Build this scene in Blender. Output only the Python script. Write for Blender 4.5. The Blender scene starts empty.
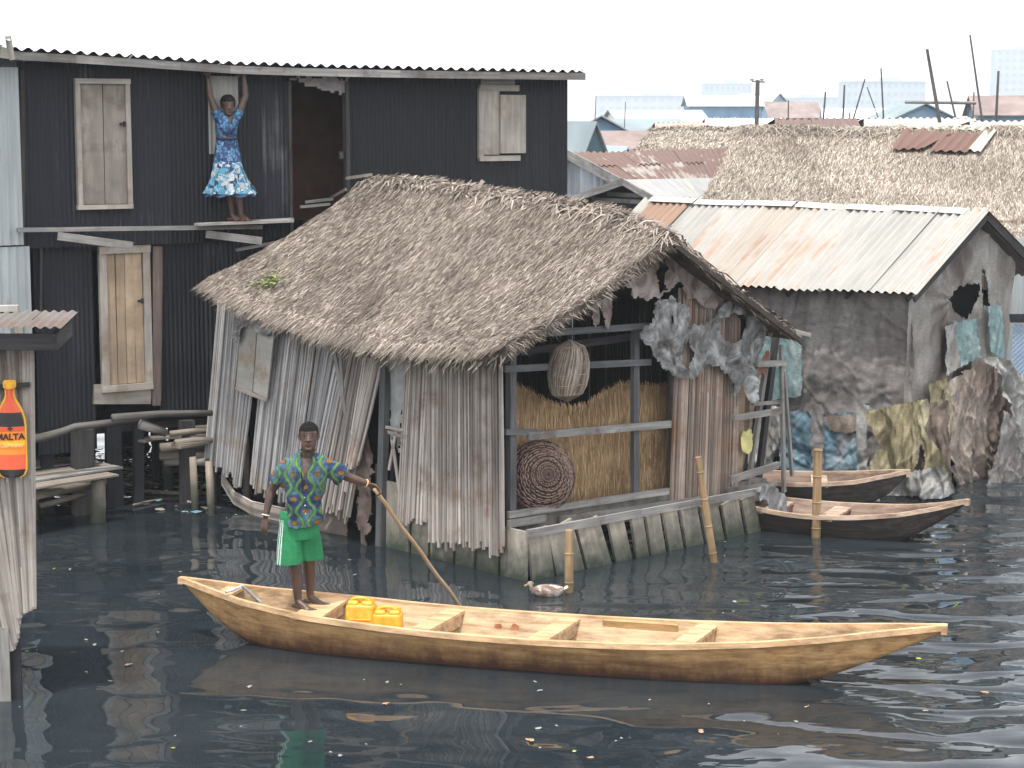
import bpy, bmesh, math, random
from math import sin, cos, pi, radians, sqrt, atan2
from mathutils import Vector, Matrix, noise as mnoise

random.seed(11)
R = random.Random(5)
SC = bpy.context.scene
COL = SC.collection
V = Vector

# ------------------------------------------------------------------ camera model
CH = 4.8          # camera height above the water
FP = 2000.0       # focal length in pixels
PITCH = math.atan(269 / FP)

def ray(u, v):
    cx = (u - 512) / FP
    cy = (384 - v) / FP
    return V((cx, cos(PITCH) + sin(PITCH) * cy, -sin(PITCH) + cos(PITCH) * cy))

def G(u, v, z=0.0):
    d = ray(u, v)
    t = (z - CH) / d.z
    return V((d.x * t, d.y * t, z))

def D(u, v, Y):
    d = ray(u, v)
    t = Y / d.y
    return V((d.x * t, Y, CH + d.z * t))

class Frame:
    """a building's own axes: x along its front, y into it"""
    def __init__(s, o, ang):
        s.o = V((o[0], o[1], 0)); s.a = ang
        s.M = Matrix.Rotation(-ang, 3, 'Z')
    def _l(s):
        return s.M @ (V((0, 0, CH)) - s.o)
    def onY(s, u, v, y=0.0):
        o = s._l(); d = s.M @ ray(u, v)
        t = (y - o.y) / d.y
        return o + d * t
    def onX(s, u, v, x=0.0):
        o = s._l(); d = s.M @ ray(u, v)
        t = (x - o.x) / d.x
        return o + d * t
    def onZ(s, u, v, z=0.0):
        o = s._l(); d = s.M @ ray(u, v)
        t = (z - o.z) / d.z
        return o + d * t
    def W(s, p):
        return s.M.inverted() @ V(p) + s.o

# ------------------------------------------------------------------ object helpers
def tag(o, label=None, cat=None, group=None, kind=None):
    if label: o['label'] = label
    if cat: o['category'] = cat
    if group: o['group'] = group
    if kind: o['kind'] = kind
    return o

def thing(name, label, cat, loc=(0, 0, 0), rz=0.0, group=None):
    o = bpy.data.objects.new(name, None)
    COL.objects.link(o)
    o.location = loc; o.rotation_euler = (0, 0, rz)
    o.empty_display_size = 0.2
    return tag(o, label, cat, group)

def copy_tree(o, parent=None):
    c = o.copy(); COL.objects.link(c)
    c.parent = parent
    for ch in [k for k in bpy.data.objects if k.parent == o]:
        copy_tree(ch, c)
    return c

class MB:
    """collects shapes, then becomes ONE mesh object"""
    def __init__(s):
        s.v = []; s.f = []; s.uv = []; s.mi = []
    def face(s, idx, uvs=None, m=0):
        s.f.append(idx)
        s.uv.append(uvs if uvs else [(0, 0)] * len(idx))
        s.mi.append(m)
    def quad(s, a, b, c, d, m=0, uv=None):
        n = len(s.v); s.v += [V(a), V(b), V(c), V(d)]
        if uv is None:
            L = (V(b) - V(a)).length; W = (V(d) - V(a)).length
            uv = [(0, 0), (L, 0), (L, W), (0, W)]
        s.face([n, n + 1, n + 2, n + 3], uv, m)
    def board(s, p0, p1, w, t, side=(0, 0, 1), m=0, taper=1.0, w2=None):
        """a plank from p0 to p1; w is its width along `side`, t its thickness"""
        p0 = V(p0); p1 = V(p1); d = (p1 - p0); L = d.length
        if L < 1e-6: return
        d.normalize()
        sd = V(side); sd = (sd - d * sd.dot(d))
        if sd.length < 1e-5: sd = d.orthogonal()
        sd.normalize(); th = d.cross(sd).normalized()
        n = len(s.v)
        ww = w if w2 is None else w2
        off = R.random() * 7
        for (p, q) in ((p0, w), (p1, ww)):
            for (i, j) in ((-1, -1), (1, -1), (1, 1), (-1, 1)):
                s.v.append(p + sd * (q / 2 * i) + th * (t / 2 * j * (1 if p is p0 else taper)))
        per = [0, w, w + t, 2 * w + t, 2 * w + 2 * t]
        for k in range(4):
            k2 = (k + 1) % 4
            s.face([n + k, n + 4 + k, n + 4 + k2, n + k2],
                   [(off, per[k]), (off + L, per[k]), (off + L, per[k + 1]), (off, per[k + 1])], m)
        s.face([n + 0, n + 1, n + 2, n + 3], [(0, 0), (0.02, 0), (0.02, w), (0, w)], m)
        s.face([n + 7, n + 6, n + 5, n + 4], [(0, 0), (0.02, 0), (0.02, w), (0, w)], m)
    def box(s, c, size, rz=0.0, m=0):
        c = V(c); hx, hy, hz = size[0] / 2, size[1] / 2, size[2] / 2
        e = V((cos(rz), sin(rz), 0)); g = V((-sin(rz), cos(rz), 0))
        s.board(c - e * hx, c + e * hx, 2 * hz, 2 * hy, side=(0, 0, 1), m=m)
    def tube(s, pts, rad, n=6, m=0, cap=True):
        pts = [V(p) for p in pts]
        if not isinstance(rad, (list, tuple)): rad = [rad] * len(pts)
        base = len(s.v); up = None; L = 0; off = R.random() * 7
        Ls = []
        for i, p in enumerate(pts):
            if i == 0: d = pts[1] - pts[0]
            elif i == len(pts) - 1: d = pts[-1] - pts[-2]
            else: d = pts[i + 1] - pts[i - 1]
            d.normalize()
            if up is None: up = d.orthogonal().normalized()
            else:
                up = up - d * up.dot(d)
                up = up.normalized() if up.length > 1e-6 else d.orthogonal().normalized()
            b = d.cross(up)
            if i: L += (p - pts[i - 1]).length
            Ls.append(L)
            for k in range(n):
                a = 2 * pi * k / n
                s.v.append(p + (up * cos(a) + b * sin(a)) * rad[i])
        for i in range(len(pts) - 1):
            for k in range(n):
                k2 = (k + 1) % n
                c0 = 2 * pi * rad[i] * k / n; c1 = 2 * pi * rad[i] * (k + 1) / n
                s.face([base + i * n + k, base + i * n + k2, base + (i + 1) * n + k2, base + (i + 1) * n + k],
                       [(off + Ls[i], c0), (off + Ls[i], c1), (off + Ls[i + 1], c1), (off + Ls[i + 1], c0)], m)
        if cap:
            s.face([base + k for k in range(n)][::-1], [(0, 0)] * n, m)
            s.face([base + (len(pts) - 1) * n + k for k in range(n)], [(0, 0)] * n, m)
    def grid(s, fn, nu, nv, m=0, keep=None, uvs=(1, 1), closed=False):
        base = len(s.v)
        for j in range(nv + 1):
            for i in range(nu + 1):
                s.v.append(V(fn(i / nu, j / nv)))
        for j in range(nv):
            for i in range(nu):
                if keep and not keep((i + .5) / nu, (j + .5) / nv): continue
                a = base + j * (nu + 1) + i
                s.face([a, a + 1, a + nu + 2, a + nu + 1],
                       [(i / nu * uvs[0], j / nv * uvs[1]), ((i + 1) / nu * uvs[0], j / nv * uvs[1]),
                        ((i + 1) / nu * uvs[0], (j + 1) / nv * uvs[1]), (i / nu * uvs[0], (j + 1) / nv * uvs[1])], m)
    def build(s, name, mats, parent=None, smooth=False, loc=None):
        me = bpy.data.meshes.new(name)
        me.from_pydata([tuple(p) for p in s.v], [], s.f)
        uvl = me.uv_layers.new(name='UVMap')
        flat = []
        for u in s.uv:
            for q in u: flat += [q[0], q[1]]
        uvl.data.foreach_set('uv', flat)
        if not isinstance(mats, (list, tuple)): mats = [mats]
        for m in mats: me.materials.append(m)
        me.polygons.foreach_set('material_index', s.mi)
        if smooth: me.polygons.foreach_set('use_smooth', [True] * len(me.polygons))
        me.update()
        o = bpy.data.objects.new(name, me)
        COL.objects.link(o)
        if parent: o.parent = parent
        if loc is not None: o.location = loc
        return o

def merge(o, d=1e-4):
    bm = bmesh.new(); bm.from_mesh(o.data)
    bmesh.ops.remove_doubles(bm, verts=bm.verts, dist=d)
    bm.to_mesh(o.data); bm.free()
    return o

def fbm(x, y, z=0.0, o=3):
    a = 0; s = 1
    for i in range(o):
        a += mnoise.noise(V((x, y, z + i * 7.3))) * s
        x *= 2.1; y *= 2.1; z *= 2.1; s *= .5
    return a

# ------------------------------------------------------------------ materials
def lin(c):
    return tuple(list(c) + [1.0])[:4]

class N:
    def __init__(s, name):
        s.m = bpy.data.materials.new(name); s.m.use_nodes = True
        s.t = s.m.node_tree; s.n = s.t.nodes; s.l = s.t.links
        s.b = s.n['Principled BSDF']
    def add(s, t, **kw):
        n = s.n.new(t)
        for k, v in kw.items():
            setattr(n, k, v)
        return n
    def set(s, n, **kw):
        for k, v in kw.items():
            n.inputs[k.replace('_', ' ')].default_value = v
    def link(s, a, b): s.l.new(a, b)
    def coord(s, kind='Object', scale=(1, 1, 1), loc=None):
        tc = s.add('ShaderNodeTexCoord'); mp = s.add('ShaderNodeMapping')
        mp.inputs['Scale'].default_value = scale
        if loc: mp.inputs['Location'].default_value = loc
        s.link(tc.outputs[kind], mp.inputs['Vector'])
        return mp.outputs['Vector']
    def noise(s, vec, scale, detail=4, rough=.6, dist=0.0):
        n = s.add('ShaderNodeTexNoise')
        s.set(n, Scale=scale, Detail=detail, Roughness=rough, Distortion=dist)
        if vec is not None: s.link(vec, n.inputs['Vector'])
        return n.outputs['Fac']
    def ramp(s, fac, stops, interp='LINEAR'):
        r = s.add('ShaderNodeValToRGB'); r.color_ramp.interpolation = interp
        e = r.color_ramp.elements
        while len(e) < len(stops): e.new(0.5)
        for k, (p, c) in enumerate(stops):
            e[k].position = p; e[k].color = lin(c) if isinstance(c, (tuple, list)) else (c, c, c, 1)
        s.link(fac, r.inputs['Fac'])
        return r.outputs['Color']
    def mix(s, fac, a, b, mode='MIX'):
        m = s.add('ShaderNodeMix', data_type='RGBA', blend_type=mode)
        if isinstance(fac, (int, float)): m.inputs['Factor'].default_value = fac
        else: s.link(fac, m.inputs['Factor'])
        for q, k in ((a, 'A'), (b, 'B')):
            i = [x for x in m.inputs if x.name == k and x.type == 'RGBA'][0]
            if isinstance(q, (tuple, list)): i.default_value = lin(q)
            else: s.link(q, i)
        return [x for x in m.outputs if x.type == 'RGBA'][0]
    def math(s, op, a, b=0.5, clamp=False):
        m = s.add('ShaderNodeMath', operation=op, use_clamp=clamp)
        for q, k in ((a, 0), (b, 1)):
            if isinstance(q, (int, float)): m.inputs[k].default_value = q
            else: s.link(q, m.inputs[k])
        return m.outputs[0]
    def rnd(s):
        return s.add('ShaderNodeNewGeometry').outputs['Random Per Island']
    def bump(s, h, strength=.3, dist=.02):
        b = s.add('ShaderNodeBump'); s.set(b, Strength=strength, Distance=dist)
        s.link(h, b.inputs['Height']); s.link(b.outputs['Normal'], s.b.inputs['Normal'])
    def done(s, col, rough=.8, spec=.3, metal=0.0):
        if isinstance(col, (tuple, list)): s.b.inputs['Base Color'].default_value = lin(col)
        else: s.link(col, s.b.inputs['Base Color'])
        if isinstance(rough, (int, float)): s.b.inputs['Roughness'].default_value = rough
        else: s.link(rough, s.b.inputs['Roughness'])
        s.b.inputs['Specular IOR Level'].default_value = spec
        s.b.inputs['Metallic'].default_value = metal
        return s.m

def grain_vec(n, su, sv):
    """UV in metres, shifted per board, stretched along the grain"""
    tc = n.add('ShaderNodeTexCoord'); mp = n.add('ShaderNodeMapping')
    mp.inputs['Scale'].default_value = (su, sv, 1)
    n.link(tc.outputs['UV'], mp.inputs['Vector'])
    cx = n.add('ShaderNodeCombineXYZ')
    r = n.rnd(); n.link(n.math('MULTIPLY', r, 40.0), cx.inputs['Z'])
    va = n.add('ShaderNodeVectorMath', operation='ADD')
    n.link(mp.outputs['Vector'], va.inputs[0]); n.link(cx.outputs[0], va.inputs[1])
    return va.outputs[0], r

def wood(name, dark, light, rv=.5, su=1.6, sv=38, rough=.85, stain=None, stain_s=1.4, spec=.25, wet=None, bump=.4):
    """grained weathered timber; rv = how much board differs from board"""
    n = N(name); vec, r = grain_vec(n, su, sv)
    g = n.noise(vec, 1.0, 5, .65)
    c = n.ramp(g, [(.28, dark), (.55, tuple((a + b) / 2 for a, b in zip(dark, light))), (.75, light)])
    k = n.ramp(r, [(0, 1 - rv), (1, 1 + rv * .5)])
    c = n.mix(1.0, c, k, 'MULTIPLY')
    big = n.noise(n.coord('Object'), stain_s, 4, .6)
    c = n.mix(1.0, c, n.ramp(big, [(.3, .72), (.7, 1.18)]), 'MULTIPLY')
    if stain:
        s2 = n.noise(n.coord('Object', loc=(3, 7, 1)), stain_s * 2.2, 5, .65)
        c = n.mix(n.ramp(s2, [(.52, 0.0), (.68, .8)]), c, stain)
    if wet:   # algae band near the water, a stain the wood really has
        tc = n.add('ShaderNodeNewGeometry'); sx = n.add('ShaderNodeSeparateXYZ')
        n.link(tc.outputs['Position'], sx.inputs[0])
        h = n.math('ADD', sx.outputs['Z'], n.math('MULTIPLY', n.math('SUBTRACT', n.noise(n.coord('Object'), 5, 4), .5), .5))
        c = n.mix(n.ramp(h, [(wet[0], 1.0), (wet[1], 0.0)]), c, wet[2])
    n.bump(g, bump, .012)
    return n.done(c, rough, spec)

def thatch_mat(name, a, b, c3, rough=.9, big=.6):
    n = N(name); r = n.rnd()
    c = n.ramp(r, [(0, a), (.5, b), (.92, c3), (1, tuple(min(1, x * 1.35) for x in c3))])
    g = n.noise(n.coord('Object'), big, 5, .62)
    c = n.mix(1.0, c, n.ramp(g, [(.3, (.62, .60, .58)), (.5, .95), (.72, 1.25)]), 'MULTIPLY')
    return n.done(c, rough, .2)

def tin(name, base, rust, amount=.5, rough=.5, metal=.0, streak=(9, .9), rv=.25, rust2=None):
    """corrugated sheet: zinc / paint with rust running along the ribs; UV u across, v along"""
    n = N(name); vec, r = grain_vec(n, streak[0], streak[1])
    st = n.noise(vec, 1.0, 5, .6)
    big = n.noise(n.coord('UV', loc=(2, 5, 0)), .9, 4, .6)
    c = n.mix(1.0, base, n.ramp(r, [(0, 1 - rv), (1, 1 + rv * .4)]), 'MULTIPLY')
    c = n.mix(1.0, c, n.ramp(st, [(.3, .78), (.7, 1.12)]), 'MULTIPLY')
    f = n.math('ADD', n.math('MULTIPLY', st, .55), n.math('MULTIPLY', big, .45))
    f = n.math('ADD', f, n.math('MULTIPLY', n.math('SUBTRACT', r, .5), .22))
    lo = .78 - amount * .5
    c = n.mix(n.ramp(f, [(lo, 0.0), (lo + .09, 1.0)]), c, n.mix(n.noise(n.coord('UV'), 7, 3), rust, rust2 or tuple(x * .55 for x in rust)))
    n.bump(st, .15, .006)
    return n.done(c, rough, .4, metal)

def plain(name, col, var=.15, scale=6, rough=.75, spec=.3, bump=.15, metal=0.0):
    n = N(name)
    g = n.noise(n.coord('Object'), scale, 5, .6)
    c = n.mix(1.0, col, n.ramp(g, [(.3, 1 - var), (.7, 1 + var)]), 'MULTIPLY')
    if bump: n.bump(g, bump, .01)
    return n.done(c, rough, spec, metal)

M = {}
M['stick'] = wood('weathered_cane', (.19, .165, .15), (.52, .465, .415), rv=.5, su=.9, sv=26, stain=(.17, .12, .09), stain_s=1.1)
M['stick_grey'] = wood('grey_cane', (.22, .215, .22), (.56, .54, .525), rv=.5, su=.9, sv=26, stain=(.22, .17, .13), stain_s=.9)
M['stick_brown'] = wood('brown_cane', (.18, .12, .085), (.46, .36, .28), rv=.5, su=.9, sv=26, stain=(.14, .09, .06), stain_s=1.3)
M['straw_mat'] = thatch_mat('golden_straw', (.24, .145, .07), (.37, .245, .13), (.47, .335, .195), big=1.3)
M['thatch'] = thatch_mat('old_thatch', (.074, .058, .049), (.19, .157, .131), (.355, .305, .258), big=1.1)
M['thatch_pale'] = thatch_mat('bleached_thatch', (.11, .09, .074), (.245, .208, .17), (.40, .35, .29), big=.5)
M['thatch_base'] = plain('thatch_underlayer', (.10, .082, .068), .4, 5, .95, .1)
M['dark_timber'] = wood('dark_timber', (.028, .026, .027), (.085, .08, .08), rv=.4, sv=22)
M['grey_timber'] = wood('grey_timber', (.15, .145, .14), (.38, .36, .335), rv=.4, sv=22, stain=(.11, .09, .075))
M['blue_grey_timber'] = wood('blue_grey_timber', (.06, .061, .064), (.155, .156, .16), rv=.3, sv=22)
M['pale_timber'] = wood('pale_timber', (.25, .225, .195), (.44, .40, .35), rv=.3, sv=18, stain=(.22, .17, .12))
M['door_timber'] = wood('warm_door_timber', (.27, .195, .13), (.42, .325, .23), rv=.25, sv=14, stain=(.26, .19, .12), stain_s=2)
M['log'] = wood('bleached_log', (.15, .13, .105), (.37, .32, .265), rv=.5, sv=22, stain=(.12, .10, .08))
M['pile'] = wood('pile_timber', (.16, .135, .11), (.36, .31, .25), rv=.4, sv=18, wet=(.12, .55, (.05, .055, .04)))
M['skirt'] = wood('skirt_board', (.24, .205, .165), (.47, .43, .365), rv=.65, sv=16, wet=(-.02, .42, (.04, .052, .035)), stain=(.12, .11, .08))
M['bamboo'] = wood('bamboo_stake', (.22, .145, .075), (.42, .29, .16), rv=.3, sv=20, wet=(.02, .25, (.16, .11, .06)))
M['black_board'] = tin('tarred_cladding', (.014, .0155, .022), (.12, .12, .12), amount=.30, rough=.75, streak=(26, .55), rv=.5, rust2=(.045, .043, .045))
M['old_beam'] = wood('old_beam', (.055, .05, .046), (.17, .155, .14), rv=.3, sv=18)
M['kiosk_tin'] = tin('dull_brown_tin', (.19, .17, .155), (.15, .10, .08), amount=.8, rough=.8, rust2=(.11, .085, .07))
M['inner_brown'] = plain('brown_inner_wall', (.12, .062, .045), .35, 3, .9)
M['dark_void'] = plain('shade_black_lining', (.006, .0055, .0055), .3, 3, .95, .1)  # near-black colour painted as the shade inside huts and windows
M['white_tin'] = tin('bright_zinc', (.56, .565, .565), (.45, .36, .28), amount=.12, rough=.45)
M['zinc'] = tin('weathered_zinc', (.30, .30, .295), (.40, .27, .17), amount=.42, rough=.5, rust2=(.50, .42, .33))
M['zinc_pale'] = tin('pale_zinc', (.335, .325, .30), (.30, .19, .125), amount=.47, rough=.5, rust2=(.30, .24, .19), rv=.16)
M['rusty_zinc'] = tin('rust_streaked_zinc', (.38, .34, .29), (.27, .175, .12), amount=.64, rough=.6, streak=(22, .6), rust2=(.22, .13, .09), rv=.2)
M['rust'] = tin('rusty_tin', (.34, .28, .25), (.155, .088, .072), amount=.95, rough=.8, rust2=(.12, .07, .055))
M['rust_mixed'] = tin('rusty_and_zinc_tin', (.42, .38, .34), (.16, .095, .075), amount=.86, rough=.75, rust2=(.11, .07, .058))
M['pale_blue_tin'] = tin('pale_blue_tin', (.36, .385, .39), (.30, .25, .2), amount=.25, rough=.6)
M['cream_tin'] = tin('cream_sheet', (.46, .42, .35), (.42, .33, .24), amount=.35, rough=.6)
M['char'] = plain('tarred_post', (.022, .022, .026), .3, 6, .8)
HAZE = .0005; SUN_EL = 74; SUN_ROT = 205; SUN_E = 3.0; SKY_STR = .15; SKY_SAT = .14; SKY_VAL = 2.0; EXPO = .55
# ------------------------------------------------------------------ builders shared by the houses
def corr(mb, o, ux, uz, W, H, period=.076, amp=.009, sheet=.8, m=0, jit=.0, nv=1, lap=.004, rag=0.0, sag=None):
    """corrugated sheets laid side by side, ribs along uz"""
    o = V(o); ux = V(ux).normalized(); uz = V(uz).normalized(); nn = ux.cross(uz)
    x = 0; k = 0
    while x < W - .02:
        w = min(sheet, W - x)
        h = H + R.uniform(-jit, jit); s0 = R.uniform(-jit, jit) * .6
        cnt = max(2, int(round(w / period * 6)))
        off = nn * (lap * (k % 2) + R.uniform(0, .003)); tilt = R.uniform(-jit, jit) * .12
        base = len(mb.v)
        for j in range(nv + 1):
            for i in range(cnt + 1):
                xx = x + w * i / cnt
                rr = R.uniform(-rag, rag) if j == nv else 0
                p = o + ux * (xx + tilt * j / nv) + uz * (s0 + (h - s0 + rr) * j / nv) + nn * (amp * sin(2 * pi * xx / period)) + off
                if sag: p = p + nn * sag(xx / W, j / nv)
                mb.v.append(p)
        for j in range(nv):
            for i in range(cnt):
                a = base + j * (cnt + 1) + i
                u0, u1 = x + w * i / cnt, x + w * (i + 1) / cnt
                v0, v1 = h * j / nv, h * (j + 1) / nv
                mb.face([a, a + 1, a + cnt + 2, a + cnt + 1], [(u0, v0), (u1, v0), (u1, v1), (u0, v1)], m)
        x += w; k += 1

def strands(mb, P, n, length, width, down, spread=.22, lift=.05, nrm=None, overhang=.0, v_dist=None, curl=.03, m=0):
    """straw blades lying on a surface P(u,v) (u across, v from ridge to eave)"""
    for _ in range(n):
        u = R.random(); v = R.random() if v_dist is None else v_dist()
        p = P(u, v); e = 1e-3
        dn = (P(u, min(v + .02, 1.02)) - P(u, v - .001)).normalized() if down is None else V(down)
        ac = (P(u + .01, v) - P(u - .01, v)).normalized()
        nm = ac.cross(dn).normalized()
        if nm.z < 0 and nrm is None: nm = -nm
        if nrm is not None: nm = V(nrm)
        a = R.gauss(0, spread)
        d = (dn * cos(a) + ac * sin(a)).normalized()
        L = length * R.uniform(.5, 1.3); w = width * R.uniform(.5, 1.5)
        s = d.cross(nm) * cos(R.uniform(-1.0, 1.0)) + nm * R.uniform(-.5, .5)
        s = s.normalized() * (w / 2)
        p0 = p + nm * R.uniform(0, lift * .5) - d * L * .4
        p1 = p + nm * (R.uniform(.2, 1) * lift + curl * .3)
        p2 = p + d * L * .6 + nm * R.uniform(-.2, .7) * lift
        b = len(mb.v)
        mb.v += [p0 - s * .6, p0 + s * .6, p1 - s, p1 + s, p2 - s * .35, p2 + s * .35]
        mb.face([b, b + 1, b + 3, b + 2], None, m); mb.face([b + 2, b + 3, b + 5, b + 4], None, m)

def pip(x, y, poly):
    c = False; j = len(poly) - 1
    for i in range(len(poly)):
        xi, yi = poly[i]; xj, yj = poly[j]
        if (yi > y) != (yj > y) and x < (xj - xi) * (y - yi) / (yj - yi + 1e-9) + xi: c = not c
        j = i
    return c

def poly_cloth(fr, poly, mat, name, parent, y=0.0, axis='Y', step=.025, amp=.05, fs=(5, 2), holes=(), rag=.05, seed=0, smooth=True, bulge=None):
    """a torn cloth or plastic sheet in a plane of frame fr; its outline is given as photo points and turned to metres"""
    conv = (lambda u, v: fr.onY(u, v, y)) if axis == 'Y' else (lambda u, v: fr.onX(u, v, y))
    pick = (lambda p: (p.x, p.z)) if axis == 'Y' else (lambda p: (p.y, p.z))
    P2 = [pick(conv(*q)) for q in poly]; H2 = [[pick(conv(*q)) for q in h] for h in holes]
    x0 = min(p[0] for p in P2) - .05; x1 = max(p[0] for p in P2) + .05
    z0 = min(p[1] for p in P2) - .05; z1 = max(p[1] for p in P2) + .05
    nu = max(2, int((x1 - x0) / step)); nv = max(2, int((z1 - z0) / step))
    def f(u, v):
        x = x0 + (x1 - x0) * u; z = z0 + (z1 - z0) * v
        w = fbm(x * .7 + seed, z * .7, 0, 2) * 1.2
        d = amp * (fbm(x * fs[0] + w * 2, z * fs[1] + w, seed, 3) + .35 * abs(mnoise.noise(V((x * fs[0] * 2.3 + z * 3, z * fs[1] * 1.5, seed + 9)))) * 2)
        cr = 1 - min(1, abs(mnoise.noise(V((x * 2.6 + z * 1.7 + seed, z * 1.3 - x * .6, 3.3)))) * 5); cr2 = 1 - min(1, abs(mnoise.noise(V((x * 5.1 - z * 2.4, z * 2.2 + seed, 7.7)))) * 4)
        d += amp * (.22 * cr * cr + .12 * cr2 * cr2)
        if bulge: d += bulge(u, v)
        return (x, y - abs(amp) * .6 - d, z) if axis == 'Y' else (y - abs(amp) * .6 - d, x, z)
    def keep(u, v):
        x = x0 + (x1 - x0) * u; z = z0 + (z1 - z0) * v
        xx = x + rag * fbm(x * 9 + seed, z * 9, 2, 2); zz = z + rag * fbm(x * 9, z * 9 + seed, 5, 2)
        if not pip(xx, zz, P2): return False
        return not any(pip(xx, zz, h) for h in H2)
    mb = MB(); mb.grid(f, nu, nv, keep=keep, uvs=(x1 - x0, z1 - z0))
    return mb.build(name, mat, parent, smooth=smooth)

def sticks_wall(mb, top, bot, n, rad=.013, lean_noise=.01, rag=.03, thick=.02, seed=0, n_side=5, clump=5):
    """a palisade of canes between two polylines top[] and bot[] (lists of Vectors)"""
    def at(pl, t):
        x = t * (len(pl) - 1); i = min(int(x), len(pl) - 2)
        return pl[i].lerp(pl[i + 1], x - i)
    cl = 0
    for k in range(n):
        t = (k + R.uniform(.2, .8)) / n
        if k % clump == 0: cl = R.gauss(0, rag)
        a = at(top, t); b = at(bot, min(1, max(0, t + R.gauss(0, lean_noise * .5))))
        ax = (top[-1] - top[0]).normalized(); nrm = ax.cross(V((0, 0, 1))).normalized()
        o = nrm * R.uniform(-thick, thick)
        b = b + (b - a).normalized() * (cl + R.gauss(0, rag * .5))
        mid = a.lerp(b, .5) + nrm * R.gauss(0, thick * .4) + ax * R.gauss(0, lean_noise * .25)
        r = rad * R.uniform(.7, 1.35)
        mb.tube([a + o, mid + o, b + o], [r * .8, r, r * 1.05], n_side)

# ------------------------------------------------------------------ water
def make_water():
    n = N('dark_lagoon_water')
    g = n.add('ShaderNodeNewGeometry')
    def vec(sx, sy, loc=(0, 0, 0), rot=0):
        mp = n.add('ShaderNodeMapping'); mp.inputs['Scale'].default_value = (sx, sy, 1); mp.inputs['Location'].default_value = loc
        mp.inputs['Rotation'].default_value = (0, 0, rot)
        n.link(g.outputs['Position'], mp.inputs['Vector']); return mp.outputs['Vector']
    a = n.noise(vec(1.05, 1.7, rot=.3), 1.0, 1, .4, .3)
    b = n.noise(vec(2.4, 4.2, (4, 2, 0), -.25), 1.0, 2, .5, .3)
    c = n.noise(vec(.22, .35, (9, 1, 0)), 1.0, 2, .5)
    calm = n.ramp(c, [(.38, .25), (.62, 1.0)])
    # wind reaches the open water on the right-hand side
    sx = n.add('ShaderNodeSeparateXYZ'); n.link(g.outputs['Position'], sx.inputs[0])
    mr = n.add('ShaderNodeMapRange'); n.set(mr, From_Min=-.5, From_Max=4.5, To_Min=0.0, To_Max=1.0)
    n.link(sx.outputs['X'], mr.inputs['Value'])
    m_ = mr.outputs[0]
    ha = n.math('MULTIPLY', a, n.math('ADD', n.math('MULTIPLY', n.math('POWER', m_, 1.6), 2.3), .50))
    hb = n.math('MULTIPLY', b, n.math('ADD', n.math('MULTIPLY', m_, .34), .035))
    h = n.math('ADD', ha, n.math('MULTIPLY', hb, calm))
    n.bump(h, 1.0, .07)
    murk = n.noise(vec(.5, .8), 1.0, 4, .6)
    n.done(n.ramp(murk, [(.35, (.012, .017, .021)), (.7, (.023, .029, .033))]), .02, .5)
    n.b.inputs['IOR'].default_value = 1.36
    mb = MB(); s = 3000
    mb.quad((-s, -s, 0), (s, -s, 0), (s, s, 0), (-s, s, 0))
    o = mb.build('water', n.m); tag(o, kind='structure')
    mb = MB(); mb.quad((-s, -s, -1.6), (s, -s, -1.6), (s, s, -1.6), (-s, s, -1.6))
    o = mb.build('ground', plain('lagoon_mud', (.03, .028, .025), .3, .5)); tag(o, kind='structure')
make_water()

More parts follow.
